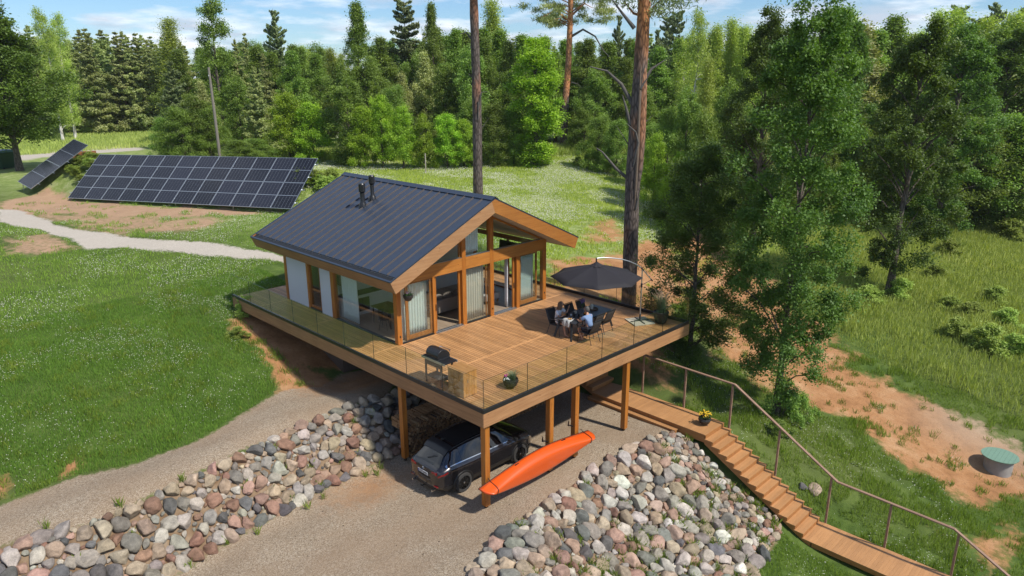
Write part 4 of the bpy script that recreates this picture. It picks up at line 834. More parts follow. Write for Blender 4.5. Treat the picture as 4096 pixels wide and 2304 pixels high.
# things on the table (z top .745)
TZ = .746
def thing(mb, name, mat, x, y, lab, cat, grp=None, z=TZ, **k): return tag(mb.build(name, mat, None, loc=(x, y, z), **k), lab, cat, grp)
vs = empty('flower_vase', (8.25, 2.92, TZ), 0, 'bunch of purple lavender in a small vase on the table', 'vase')
MB().lathe([(.04, 0), (.055, .04), (.05, .12), (.03, .17), (.035, .18)], n=16).build('vase', M['glass'], vs, smooth=50)
sm = MB(); fm = MB()
for k in range(46):
    a = rnd.uniform(0, 6.28); r1 = rnd.uniform(.0, .12); h1 = rnd.uniform(.28, .44); sm.tube([(0, 0, .05), (r1 * math.cos(a), r1 * math.sin(a), h1)], .0025, 3); fm.ell((r1 * math.cos(a) * 1.05, r1 * math.sin(a) * 1.05, h1 + .03), (.014, .014, .038), 6, 4)
sm.build('stem', G_leaf, vs); fm.build('flower', FL['purple'], vs)
for x, y, w_ in ((7.94, 2.82, 'left'), (8.03, 2.73, 'right')):
    t_ = thing(MB().lathe([(.032, 0), (.03, .05), (.02, .10), (.03, .14), (.032, .165), (.012, .19), (.018, .21), (.005, .22)], n=14), 'shaker', M['chrome'], x, y, 'steel and glass mill, %s one of the pair on the table' % w_, 'mill', 'pair of mills', smooth=40)
thing(MB().lathe([(.01, .0), (.17, .0), (.18, .035), (.17, .05), (.16, .015), (.01, .015)], n=24), 'tray', M['wooddark'], 8.68, 2.66, 'round dark wooden tray at the far end of the table', 'tray', smooth=40)
thing(MB().lathe([(.06, 0), (.065, .03), (.065, .16), (.05, .19), (.052, .20)], n=18), 'jar', M['cloth_cream'], 8.64, 2.74, 'pale glass jar standing on the round tray', 'jar', z=TZ + .017, smooth=40)
for x, y, lab in ((7.18, 2.97, 'dark plate with food in front of the woman'), (7.40, 2.40, 'dark plate in front of the man')):
    p = thing(MB().lathe([(.01, 0), (.09, .002), (.13, .018), (.135, .02), (.09, .008), (.01, .008)], n=24), 'plate', M['black'], x, y, lab, 'plate', 'plates', smooth=40)
bread = plain('bread', (.62, .33, .10), .7, var=.25, scale=25); orr = plain('apricot', (.85, .32, .03), .5)
thing(MB().ell((0, 0, .03), (.05, .035, .03)).ell((.06, .03, .03), (.045, .04, .03)).ell((-.05, .04, .03), (.04, .035, .025)), 'food', orr, 7.18, 2.97, 'orange slices on the plate of the woman', 'food', z=TZ + .012, smooth=60)
for x, y, r_, h_, mt, nm, lab in ((7.32, 2.93, .042, .10, M['black'], 'mug', 'dark mug beside the plate of the woman'), (7.56, 2.53, .042, .10, M['black'], 'mug', 'dark mug nearest the man'), (7.42, 2.64, .045, .11, M['black'], 'mug', 'dark mug in the middle of the laid table'),
                               (7.44, 2.83, .045, .055, M['plate'], 'egg_cup', 'white egg cup behind the dark mugs'), (7.52, 2.76, .04, .12, M['dark'], 'cutlery_cup', 'dark cup with a blue and white label near the table centre'), (7.76, 2.87, .065, .085, M['cloth_cream'], 'butter_tub', 'pale tub with a knife sticking out')):
    thing(MB().lathe([(r_ * .85, 0), (r_, .02), (r_, h_), (r_ * .85, h_), (r_ * .85, h_ * .6), (.005, h_ * .6)], n=18), nm, mt, x, y, lab, nm.replace('_', ' '), smooth=40)
bw_ = empty('fruit_bowl', (7.90, 2.50, TZ), 0, 'small dark bowl heaped with apricots near the man', 'bowl')
MB().lathe([(.04, 0), (.08, .03), (.09, .05), (.07, .03), (.01, .02)], n=20).build('bowl', M['black'], bw_, smooth=40); f_ = MB()
for k in range(7): f_.ell((rnd.uniform(-.045, .045), rnd.uniform(-.045, .045), .055 + .02 * (k > 3)), (.026, .026, .024), 8, 6)
f_.build('fruit', orr, bw_, smooth=60)
bk = empty('bread_basket', (6.92, 2.50, TZ), 0, 'bread rolls wrapped in a grey cloth at the near table end', 'basket')
f_ = MB()
for k in range(6): f_.ell((rnd.uniform(-.08, .1), rnd.uniform(-.11, .11), .045 + .02 * (k > 3)), (.05, .035, .032), 10, 6)
f_.build('bread_roll', bread, bk, smooth=60)
rows = []
for i in range(15):
    u = i / 14; row = []
    for j in range(15):
        v = j / 14; x = -.36 + .52 * u; y = -.20 + .40 * v; z = .035 + .035 * math.sin(u * 9 + v * 4) * math.cos(v * 8) + (.02 if u > .4 else 0)
        if x < -.19: z = .0 - (-.19 - x) * 1.25; x = -.205 - .03 * math.sin(v * 12)
        row.append((x, y, max(z, -.3)))
    rows.append(row)
cl = MB().grid(rows).build('cloth', plain('grey_linen', (.48, .48, .46), .9, var=.15, scale=30), bk, smooth=80); cl.modifiers.new('t', 'SOLIDIFY').thickness = .004
# ---------------------------------------------------------------- parasol
pa = empty('cantilever_parasol', (10.5, 1.62, 0), math.atan2(.447, -.894), 'black cantilever parasol over the garden table', 'parasol')   # local +x points to the canopy
MB().bar((-.42, 0, .06), (.42, 0, .06), .05, .03).bar((0, -.42, .06), (0, .42, .06), .05, .03).build('base_cross', M['dark'], pa)
MB().box(-.47, -.005, -.47, -.005, 0, .05).box(.005, .47, -.47, -.005, 0, .05).box(-.47, -.005, .005, .47, 0, .05).box(.005, .47, .005, .47, 0, .05).build('base_slab', M['slab'], pa, bevel=.006)
MB().tube([(0, 0, .06), (0, 0, .34)], .042, 14).build('pole_foot', M['dark'], pa)
MB().tube([(0, 0, .2), (0, 0, 2.3)], .026, 14).build('pole', M['alu'], pa, smooth=50)
MB().tube([(-.45, 0, 1.80), (-.12, 0, 2.18), (.03, 0, 2.35), (.28, 0, 2.53), (.59, 0, 2.68), (1.0, 0, 2.82), (1.48, 0, 2.91), (1.85, 0, 2.95), (2.12, 0, 2.94)], .022, 10).build('arm', M['alu'], pa, smooth=50)
MB().tube([(-.50, 0, 1.76), (-.42, 0, 1.84)], .032, 10).tube([(-.06, 0, 2.25), (.06, 0, 2.38)], .034, 10).tube([(0, 0, 1.52), (0, 0, 1.70)], .04, 10).build('joint', M['blackm'], pa)
MB().tube([(-.45, 0, 1.80), (0, 0, 1.62)], .014, 8).build('brace', M['dark'], pa)
MB().tube([(.03, .0, 1.60), (.10, 0, 1.60), (.10, .0, 1.50)], .01, 6).build('crank_handle', M['blackm'], pa)
MB().tube([(2.10, 0, 2.96), (2.10, 0, 2.62)], .03, 10).build('hub', M['blackm'], pa)
cx, cz, rv = 2.08, 2.16, 1.88
rows = []
for k, f_ in enumerate((.03, .2, .4, .6, .8, 1.0)):
    row = []
    for j in range(65):
        a = j / 64 * 2 * math.pi + R(22); ph = (a - R(22)) % (math.pi / 4); s_ = math.cos(math.pi / 8) / math.cos(ph - math.pi / 8); s_ = s_ * (1 - .025 * math.sin(ph / (math.pi / 4) * math.pi) * f_)
        r_ = rv * f_ * s_; row.append((cx + r_ * math.cos(a), r_ * math.sin(a), 2.70 - (.54 * f_ ** 1.12) - .02 * math.sin(f_ * math.pi) * math.sin(ph / (math.pi / 4) * math.pi)))
    rows.append(row)
MB().grid(rows).build('canopy', M['umb'], pa, smooth=18).modifiers.new('t', 'SOLIDIFY').thickness = .004
rows = [[(cx + (.04 + .24 * q) * math.cos(a) * (1 + .10 * q * math.sin(9 * a)), (.04 + .24 * q) * math.sin(a) * (1 + .10 * q * math.sin(9 * a)), 2.79 - .15 * q ** .9) for a in np.linspace(0, 2 * math.pi, 49)] for q in (0, .35, .7, 1)]
MB().grid(rows).build('vent_cap', M['umb'], pa, smooth=60)
for k in range(8):
    a = k * math.pi / 4 + R(22); MB().bar((cx + .05 * math.cos(a), .05 * math.sin(a), 2.66), (cx + rv * .98 * math.cos(a), rv * .98 * math.sin(a), 2.155), .016).build('rib', M['dark'], pa)
    MB().bar((cx + .04 * math.cos(a), .04 * math.sin(a), 2.30), (cx + rv * .55 * math.cos(a), rv * .55 * math.sin(a), 2.385), .012).build('strut', M['dark'], pa)
# ---------------------------------------------------------------- furniture inside the cabin
sf = empty('sofa', (5.0, 9.1, .03), 0, 'large taupe corner sofa seen through the open door', 'sofa')
MB().box(-.2, 2.4, -.95, -.72, .12, .72).build('backrest', M['sofa'], sf, bevel=.04); MB().box(-.2, 2.4, -.72, .15, .12, .42).build('seat', M['sofa'], sf, bevel=.04)
MB().box(2.42, 3.35, -1.25, .5, .14, .44).build('chaise', M['sofal'], sf, bevel=.05)
for k in range(4):
    MB().ell((.15 + k * .58, -.62, .70), (.30, .13, .20), 14, 10).build('cushion', M['sofa'], sf, smooth=60)
for x, y in ((-.1, -.85), (2.3, .05), (3.25, -1.15), (3.25, .4)): MB().box(x - .03, x + .03, y - .03, y + .03, 0, .14).build('leg', M['cab'], sf)
dt = empty('inner_table', (2.9, 8.9, .03), 0, 'black legged dining table behind the large side window', 'table')
MB().box(-.45, .45, -.7, .7, .72, .75).build('table_top', M['wooddark'], dt)
for x in (-.38, .38):
    for y in (-.6, .6): MB().box(x - .02, x + .02, y - .02, y + .02, 0, .72).build('leg', M['blackm'], dt)
dc = empty('inner_chair', (2.35, 8.5, .03), .6, 'green shell chair at the inner dining table', 'chair')
MB().ell((0, 0, .46), (.24, .24, .05)).build('seat', M['dark'], dc); MB().grid([[(.23 * math.sin(a), .23 * math.cos(a), z + .05 * math.cos(a)) for a in np.linspace(-1.2, 1.2, 9)] for z in (.46, .62, .80)]).build('backrest', M['dark'], dc, smooth=60)
for x in (-.18, .18):
    for y in (-.18, .18): MB().bar((x * .6, y * .6, .45), (x, y, 0), .02).build('leg', M['blackm'], dc)
kt = empty('kitchen_unit', (2.9, 11.1, .03), 0, 'kitchen unit with a dark oven against the inner wall', 'kitchen unit')
MB().box(-.9, 2.2, -.3, .3, 0, .88).build('cupboard', M['innerwall'], kt); MB().box(-.92, 2.22, -.32, .3, .885, .92).build('worktop', M['blackm'], kt)
MB().box(-.3, .3, -.32, -.305, .15, .75).build('oven', M['blackm'], kt); MB().box(-.9, -.3, -.35, .30, 1.4, 1.9).build('wall_cupboard', M['sofa'], kt)
tv = tag(MB().box(-.03, .03, -.6, .6, 0, .68).build('television', M['black'], None, loc=(9.86, 8.9, 1.75)), 'black television screen high inside by the right glazing', 'television')
tv.rotation_euler = (0, .12, 0)
# ---------------------------------------------------------------- stairs and landing
st = empty('outdoor_stairs', (9.04, 2.9, -3.16), 0, 'brown timber landing with stairs leading down past the boulders', 'stairs')
def sb(mb, name, mat, par=None, **k):
    o = mb.build(name, mat, None, **k); p_ = par or st; o.parent = p_
    o.matrix_parent_inverse = Matrix.Translation((-9.04, -2.9, 3.16)) if p_ is st else Matrix.Identity(4); return o
def boards(x0, x1, y0, y1, z, name, w=.115, ax='x'):
    V.clear(); Fq.clear(); fv.clear()
    n = max(1, round((y1 - y0) / w)); s_ = (y1 - y0) / n
    for k in range(n): qbox(x0, x1, y0 + k * s_ + .0015, y0 + (k + 1) * s_ - .0015, z - .03, z + rnd.uniform(-.001, .001))
    o = npmesh(name, V, Fq, M['step'], None, {'fv': fv}); o.parent = st; o.matrix_parent_inverse = Matrix.Translation((-9.04, -2.9, 3.16)); return o
boards(9.02, 10.48, -2.62, 2.92, -3.16, 'landing_boards')
sb(MB().box(9.04, 9.08, -2.60, 2.9, -3.5, -3.192), 'landing_edge', M['stepside']); sb(MB().box(10.42, 10.46, -2.6, 2.9, -3.5, -3.192), 'landing_edge', M['stepside'])
V.clear(); Fq.clear(); fv.clear()
for k in range(3): qbox(8.80 + k * .078, 8.80 + k * .078 + .074, -1.44, 2.98, -3.36, -3.33)
o = npmesh('low_step', V, Fq, M['step'], None, {'fv': fv}); o.parent = st; o.matrix_parent_inverse = Matrix.Translation((-9.04, -2.9, 3.16))
sb(MB().box(8.82, 8.86, -1.42, 2.96, -3.56, -3.362).box(8.862, 9.0, -1.42, -1.38, -3.56, -3.362), 'step_riser', M['stepside'])
for k in range(14):
    z = -3.16 - .18 * (k + 1); y1 = -2.60 - .312 * k
    boards(9.02, 10.48, y1 - .345, y1 - .0, z, 'tread', w=.115)
    sb(MB().box(9.06, 10.44, y1 - .03, y1 - .005, z + .002, z + .148), 'riser', M['stepside'])
zend = -3.16 - .18 * 14; yend = -2.60 - .312 * 14
for xa in (9.035, 10.43):
    poly = []
    for k in range(14): poly += [(-2.60 - .312 * k, -3.192 - .18 * k), (-2.60 - .312 * k, -3.192 - .18 * (k + 1))]
    poly += [(yend, zend - .032), (yend - .0, zend - .25), (-2.60, -3.192 - .36)]
    sb(MB().prism(poly, 'x', xa, xa + .035), 'stringer', M['stepside'])
boards(9.02, 10.48, -11.0, yend - .034, zend, 'walkway_boards')
sb(MB().box(9.04, 9.08, -10.98, yend - .04, zend - .2, zend - .032).box(10.42, 10.46, -10.98, yend - .04, zend - .2, zend - .032), 'walkway_edge', M['stepside'])
for k in range(5): boards(9.02, 10.48, -11.0 - .312 * (k + 1) - .03, -11.0 - .312 * k, zend - .18 * (k + 1), 'tread')
# steps up behind the landing to the slope under the terrace
for k in range(4):
    z = -3.16 + .17 * (k + 1); y0 = 2.92 + .32 * k
    boards(9.1, 10.6, y0, y0 + .35, z, 'tread'); sb(MB().box(9.1, 10.6, y0 + .0, y0 + .03, z - .17, z - .032), 'riser', M['stepside'])
sb(MB().prism([(2.93, -3.3), (4.4, -2.75), (4.4, -2.52), (3.9, -2.52), (3.9, -2.70), (3.58, -2.70), (3.58, -2.87), (3.26, -2.87), (3.26, -3.03), (2.93, -3.03)], 'x', 9.06, 9.098), 'stringer', M['stepside'])
# handrail
hr = empty('handrail', (10.47, 1.32, -3.16), 0, 'wooden handrail on square posts along the outdoor stairs', 'handrail')
def sr(mb, name, mat, **k): o = mb.build(name, mat, None, **k); o.parent = hr; o.matrix_parent_inverse = Matrix.Translation((-10.47, -1.32, 3.16)); return o
for y, z0, z1 in ((1.32, -3.35, -1.47), (-.74, -3.35, -1.44), (-2.81, -3.6, -1.52), (-4.84, -4.65, -2.70), (-6.88, -5.8, -3.78), (-8.91, -5.9, -4.02), (-10.96, -5.95, -4.08), (-12.6, -6.9, -4.9)):
    sr(MB().box(10.482, 10.552, y - .035, y + .035, z0, z1), 'post', M['rail'], bevel=.004)
path_ = [(4.2, -1.42), (1.32, -1.42), (-2.90, -1.46), (-7.1, -3.90), (-10.80, -4.00), (-13.2, -5.30)]
for (ya, za), (yb, zb) in zip(path_[:-1], path_[1:]):
    sr(MB().bar((10.515, ya, za), (10.515, yb, zb), .11, .045), 'rail', M['rail'], bevel=.004)
# ---------------------------------------------------------------- well cover
wz = hz(19.5, -10.2)
wl = empty('well', (19.6, -10.35, wz), 0, 'round concrete well ring with a pale green board lid on sandy ground', 'well')
MB().lathe([(.52, -.3), (.52, .62), (.44, .62), (.44, .3)], n=32, cap=False).build('ring', M['concrete'], wl, smooth=40)
V.clear(); Fq.clear(); fv.clear(); lid = MB()
for k in range(9):
    y0 = -.68 + k * .151; y1 = y0 + .146; ym = max(abs(y0), abs(y1)); pts = []
    def hx(y): return math.sqrt(max(.68 ** 2 - y * y, 0.0004))
    pts = [(-hx(y0), y0), (hx(y0), y0), (hx((y0 + y1) / 2), (y0 + y1) / 2), (hx(y1), y1), (-hx(y1), y1), (-hx((y0 + y1) / 2), (y0 + y1) / 2)]
    lid.prism(pts, 'z', .63, .66)
lid.build('lid', M['greenlid'], wl)
# ---------------------------------------------------------------- solar arrays
cell = bpy.data.materials.new('solar_cells'); cell.use_nodes = True; t = cell.node_tree; b = t.nodes['Principled BSDF']; b.inputs['Roughness'].default_value = .15; b.inputs['Specular IOR Level'].default_value = .22; b.inputs['Base Color'].default_value = (.008, .010, .020, 1)
co = N(t, 'ShaderNodeTexCoord'); sp = N(t, 'ShaderNodeSeparateXYZ'); L(t, co.outputs['Object'], sp.inputs[0])
def lines(out_, per, w):
    m1 = N(t, 'ShaderNodeMath', operation='MULTIPLY'); m1.inputs[1].default_value = 1 / per; L(t, out_, m1.inputs[0]); m2 = N(t, 'ShaderNodeMath', operation='FRACT'); L(t, m1.outputs[0], m2.inputs[0])
    m3 = N(t, 'ShaderNodeMath', operation='LESS_THAN'); m3.inputs[1].default_value = w / per; L(t, m2.outputs[0], m3.inputs[0]); return m3.outputs[0]
ad = N(t, 'ShaderNodeMath', operation='MAXIMUM'); L(t, lines(sp.outputs[0], .2837, .014), ad.inputs[0]); ml = N(t, 'ShaderNodeMath', operation='MULTIPLY'); ml.inputs[1].default_value = .12; L(t, lines(sp.outputs[1], .193, .010), ml.inputs[0]); L(t, ml.outputs[0], ad.inputs[1])
oi_ = N(t, 'ShaderNodeObjectInfo'); pr_r = N(t, 'ShaderNodeValToRGB'); pr_r.color_ramp.elements[0].color = (.006, .008, .016, 1); pr_r.color_ramp.elements[1].color = (.016, .019, .034, 1); L(t, oi_.outputs['Random'], pr_r.inputs[0]); rg_ = N(t, 'ShaderNodeMapRange'); rg_.inputs[3].default_value = .08; rg_.inputs[4].default_value = .22; L(t, oi_.outputs['Random'], rg_.inputs[0]); L(t, rg_.outputs[0], b.inputs['Roughness'])
mxx = N(t, 'ShaderNodeMixRGB'); L(t, pr_r.outputs[0], mxx.inputs[1]); mxx.inputs[2].default_value = (.15, .165, .19, 1); L(t, ad.outputs[0], mxx.inputs[0]); L(t, mxx.outputs[0], b.inputs['Base Color'])
def array(P, e, s_, nc, nr, W, H, lab):
    # P bottom left corner, e along the bottom, s_ up the slope
    e = Vector(e).normalized(); s_ = Vector(s_); s_ = (s_ - e * s_.dot(e)).normalized(); n_ = e.cross(s_)
    if n_.z < 0: n_ = -n_
    rt = empty('solar_array', (0, 0, 0), 0, lab, 'solar array'); rt.matrix_world = Matrix((( e.x, s_.x, n_.x, P[0]), (e.y, s_.y, n_.y, P[1]), (e.z, s_.z, n_.z, P[2]), (0, 0, 0, 1)))
    pw, ph = W / nc, H / nr
    for i in range(nc):
        for j in range(nr):
            x0, y0 = i * pw + .008, j * ph + .008; x1, y1 = x0 + pw - .016, y0 + ph - .016; f_ = .03
            o = MB().box(x0, x1, y0, y0 + f_, 0, .04).box(x0, x1, y1 - f_, y1, 0, .04).box(x0, x0 + f_, y0 + f_, y1 - f_, 0, .04).box(x1 - f_, x1, y0 + f_, y1 - f_, 0, .04).box(x0 + f_, x1 - f_, (y0 + y1) / 2 - .022, (y0 + y1) / 2 + .022, .032, .039).build('panel', M['alu'], rt)
            q = MB().box(f_, x1 - x0 - f_, f_, y1 - y0 - f_, .02, .034).build('cell_sheet', cell, o, loc=(x0, y0, 0))
    for j in range(nr * 2):
        y = (j + .5) * H / nr / 2; MB().box(-.28, W + .22, y - .025, y + .025, -.06, -.005).build('mounting_rail', M['alu'], rt)
    for i in range(0, nc + 1, 3):
        for y in (.3, H * .8):
            p = rt.matrix_world @ Vector((min(i * pw + .1, W - .1), y, -.065)); g_ = hz(p.x, p.y) - .3
            loc = rt.matrix_world.inverted() @ Vector((p.x, p.y, g_))
            MB().tube([(min(i * pw + .1, W - .1), y, -.065), loc], .03, 6).build('strut', M['steel'], rt)
    return rt
def frm(a, b_): return [b_[i] - a[i] for i in range(3)]
cA = (-13.555, -14.848, 10.0442)
def scl(p, k): return tuple(cA[i] + (p[i] - cA[i]) * k for i in range(3))
A0, A1, A3 = scl((-2.378, 33.288, 3.154), 1.33), scl((4.04, 18.64, 3.5), 1.33), scl((.01, 34.39, 5.44), 1.33)
array(A0, frm(A0, A1), frm(A0, A3), 12, 2, 21.28, 4.632, 'long sloping solar array of two rows of panels beyond the lawn')
B0, B1, B3 = scl((-3.112, 41.843, 3.361), 1.23), scl((-2.89, 39.59, 3.07), 1.23), scl((.62, 41.88, 5.87), 1.23)
array(B0, frm(B0, B1), frm(B0, B3), 1, 2, 2.80, 5.55, 'small separate solar array of two panels beside the leafy tree')
tw = empty('timber_wall', (5.9, 61.5, 1.1), 0, 'reddish plank wall of the earth berm behind the small solar array', 'wall')
for k in range(9): MB().box(-1.5, 2.0, -.08, .08, k * .22 - .2, k * .22 + .012).build('plank', wood('red_plank', (.26, .085, .03), (.36, .13, .05), 'x', 9) if k == 0 else bpy.data.materials['red_plank'], tw, bevel=.01)
MB().tube([(1.3, -.1, 1.3), (1.2, -.5, 1.22)], .12, 12).build('vent_pipe', M['alu'], tw); tw.rotation_euler = (0, 0, -.35); tw.scale = (.62, 1, 1.25)
# utility pole, stake, bins
UPH = 9.7; ux, uy = 17.9, 59.1; up = empty('utility_pole', (ux, uy, hz(ux, uy)), 0, 'weathered grey wooden pole leaning slightly before the forest', 'pole')
MB().tube([(.0, 0, 0), (-.02, .02, 5), (-.06, .06, UPH)], [.16, .14, .11], 10).build('shaft', plain('grey_wood', (.26, .23, .20), .85, var=.2, scale=4), up); MB().ell((-.1, .05, UPH - .8), (.09, .09, .12)).build('insulator', M['white'], up)
sx_, sy_ = 31.5, 42.5; tag(MB().box(-.05, .05, -.04, .04, -.3, 2.0).build('marker_stake', plain('pale_wood', (.42, .38, .33), .8), None, loc=(sx_, sy_, hz(sx_, sy_)), bevel=.01), 'thin pale wooden stake standing in the clover meadow', 'stake')
for i, (bx_, by_, lab) in enumerate(((2.2, 75.2, 'green wheeled bin with a blue lid standing next to the tree trunk'), (.5, 76.0, 'green wheeled bin farthest left, behind the other bin'))):
    bz = hz(bx_, by_); bn_ = empty('wheeled_bin', (bx_, by_, bz), .5, lab, 'bin', 'bins by the tree')
    s_ = 1.55 if i == 0 else 1.2
    MB().hexa([(-.5 * s_, -.4 * s_, .05), (.5 * s_, -.4 * s_, .05), (.5 * s_, .4 * s_, .05), (-.5 * s_, .4 * s_, .05), (-.62 * s_, -.48 * s_, 1.05 * s_), (.62 * s_, -.48 * s_, 1.05 * s_), (.62 * s_, .48 * s_, 1.05 * s_), (-.62 * s_, .48 * s_, 1.05 * s_)]).build('container', M['bin'], bn_, bevel=.04)
    MB().prism([(-.66 * s_, 1.06 * s_), (.66 * s_, 1.06 * s_), (.5 * s_, 1.22 * s_), (-.5 * s_, 1.22 * s_)], 'y', -.52 * s_, .52 * s_).build('lid', M['binlid'], bn_, bevel=.03)
    for wx in (-.4, .4): MB().tube([(wx * s_, -.42 * s_, .1), (wx * s_, -.34 * s_, .1)], .1, 10).build('wheel', M['tyre'], bn_)
# ---------------------------------------------------------------- people
def skin_mesh(chains, name, sub=2):
    # chains: list of (points [(x,y,z,r)], links or None, attach) ; each chain a separate rooted island
    vs = []; es = []; rs = []; roots = []
    for ch in chains:
        base = len(vs); roots.append(base)
        for p in ch['p']: vs.append(p[:3]); rs.append(p[3])
        es += [(base + a, base + b) for a, b in (ch.get('e') or [(i, i + 1) for i in range(len(ch['p']) - 1)])]
    me = bpy.data.meshes.new(name); me.from_pydata(vs, es, []); o = bpy.data.objects.new(name, me); COL.objects.link(o)
    md = o.modifiers.new('skin', 'SKIN'); md.use_smooth_shade = True; md.branch_smoothing = .6
    if not me.skin_vertices:
        bm = bmesh.new(); bm.from_mesh(me); bm.verts.layers.skin.verify(); bm.to_mesh(me); bm.free()
    sv = me.skin_vertices[0].data
    for i, r in enumerate(rs): rr_ = r if hasattr(r, '__len__') else (r, r); sv[i].radius = rr_; sv[i].use_root = i in roots
    s2 = o.modifiers.new('sub', 'SUBSURF'); s2.levels = s2.render_levels = sub
    bpy.context.view_layer.update(); res = bpy.data.meshes.new_from_object(o.evaluated_get(bpy.context.evaluated_depsgraph_get()))
    bpy.data.objects.remove(o); return res
def head_mb(mb, c, f, s=1.0):
    # head with brow, nose, chin, ears; f: facing direction (unit vector)
    f = Vector(f).normalized(); up = Vector((0, 0, 1)); up = (up - f * up.dot(f)).normalized(); r_ = f.cross(up); c = Vector(c); n, m = 20, 16; vs = []
    for j in range(m + 1):
        ph = math.pi * j / m
        for k in range(n):
            t_ = 2 * math.pi * k / n; x = math.sin(ph) * math.cos(t_); y = math.sin(ph) * math.sin(t_); z = -math.cos(ph)
            X = x * .092 + (.008 if x > 0 else -.006); Y = y * (.074 - .016 * max(0, -z)); Z = z * .118
            if x > 0: X += .022 * math.exp(-((y / .18) ** 2)) * math.exp(-((z + .12) / .22) ** 2) + .008 * math.exp(-((z + .55) / .12) ** 2) * math.exp(-(y / .4) ** 2) + .008 * math.exp(-((z + .85) / .16) ** 2) - .008 * math.exp(-((abs(y) - .35) / .16) ** 2) * math.exp(-((z - .08) / .12) ** 2)
            vs.append(c + (f * X + r_ * Y + up * Z) * s)
    mb.add(vs, [(j * n + k, j * n + (k + 1) % n, (j + 1) * n + (k + 1) % n, (j + 1) * n + k) for j in range(m) for k in range(n)])
    for sd in (-1, 1): mb.ell(c + (r_ * sd * .078 - f * .01 - up * .005) * s, (.016, .016, .03), 8, 6)
    return f, r_, up
def hand(w, d, side, curl=.5, palm_up=None):
    # wrist w, direction d; returns chains of palm and five fingers
    w = Vector(w); d = Vector(d).normalized(); s_ = Vector(palm_up or (0, 0, 1)); s_ = (s_ - d * s_.dot(d)).normalized(); a = d.cross(s_) * side   # a: across, towards the thumb
    pal = w + d * .05; ch = [{'p': [(*w, .024), (*(w + d * .035), (.034)), (*(w + d * .085), .030)]}]
    for i, (off, ln) in enumerate(((.030, .072), (.010, .080), (-.010, .074), (-.029, .058))):
        b0 = w + d * .075 + a * off; c1 = d * math.cos(curl * .5) - s_ * math.sin(curl * .5); c2 = d * math.cos(curl * 1.5) - s_ * math.sin(curl * 1.5); c3 = d * math.cos(curl * 2.3) - s_ * math.sin(curl * 2.3)
        p1 = b0 + c1 * ln * .5 + a * off * .25; p2 = p1 + c2 * ln * .3; p3 = p2 + c3 * ln * .24
        ch.append({'p': [(*b0, .0095), (*p1, .009), (*p2, .0082), (*p3, .007)]})
    t0 = w + d * .03 + a * .028; t1 = t0 + (a * .7 + d * .6 - s_ * .2) * .04; t2 = t1 + (a * .35 + d * .8 - s_ * .3) * .03
    ch.append({'p': [(*t0, .012), (*t1, .0105), (*t2, .0085)]})
    return ch
def person(base, lab, J, skin_r, shirt, shorts, hairfn, sunglasses, shirtmat, shortmat, hairmat):
    rt = empty('person', base, 0, lab, 'person'); B = Vector(base)
    P = lambda n: tuple(Vector(J[n]) - B)
    pts = []; idx_ = {}
    def v(n, r): idx_[n] = len(pts); pts.append((*P(n), r))
    for n, r in skin_r: v(n, r)
    ed = [('pelvis', 'waist'), ('waist', 'chest'), ('chest', 'neck'), ('neck', 'headb')]
    for s_ in 'LR': ed += [('chest', 'sh' + s_), ('sh' + s_, 'el' + s_), ('el' + s_, 'wr' + s_), ('pelvis', 'hip' + s_), ('hip' + s_, 'kn' + s_), ('kn' + s_, 'calf' + s_), ('calf' + s_, 'an' + s_), ('an' + s_, 'heel' + s_), ('an' + s_, 'toe' + s_)]
    ch = [{'p': pts, 'e': [(idx_[a], idx_[b_]) for a, b_ in ed]}]
    for s_, sd in (('L', 1), ('R', -1)):
        w_ = Vector(P('wr' + s_)); d = Vector(J['hd' + s_]); ch += hand(w_, d, J.get('side' + s_, sd), J.get('curl' + s_, .5), J.get('pu' + s_))
    me = skin_mesh(ch, 'body'); mb = MB(); f, r_, up = head_mb(mb, P('head'), J['face'])
    tmp = bpy.data.meshes.new('h'); tmp.from_pydata([tuple(q) for q in mb.v], [], mb.f); bm = bmesh.new(); bm.from_mesh(me); bm.from_mesh(tmp); bmesh.ops.recalc_face_normals(bm, faces=bm.faces)
    for f_ in bm.faces: f_.smooth = True
    bm.to_mesh(me); bm.free(); me.materials.clear(); me.materials.append(M['skin'])
    body = bpy.data.objects.new('body', me); COL.objects.link(body); body.parent = rt
    hc = Vector(P('head'))
    for sd in (-1, 1):
        q = hc + f * .086 + r_ * sd * .030 + up * .010; MB().ell(q, (.010, .010, .007), 8, 6).build('eye', M['blackm'], body)
    MB().ell(hc + f * .094 - up * .060, (.018, .018, .005), 8, 6).build('mouth', M['red'], body)
    for nm, chs, mt in (('shirt', shirt, shirtmat), ('shorts', shorts, shortmat)):
        if not chs: continue
        c2 = []
        for c_ in chs: c2.append({'p': [(*(P(n) if isinstance(n, str) else tuple(Vector(n) - B)), r) for n, r in c_['n']], 'e': c_.get('e')})
        o = bpy.data.objects.new(nm, skin_mesh(c2, nm)); o.data.materials.clear(); o.data.materials.append(mt); COL.objects.link(o); o.parent = rt
    hairfn(hc, f, r_, up).build('hair', hairmat, rt, smooth=70)
    if sunglasses:
        mb = MB()
        for sd in (-1, 1): mb.ell(hc + f * .100 + r_ * sd * .032 + up * .014, (.020, .020, .020), 10, 8); mb.tube([hc + f * .09 + r_ * sd * .055 + up * .018, hc + r_ * sd * .082 + up * .014], .004, 5)
        mb.build('sunglasses', M['blackm'], rt, smooth=60)
    return rt
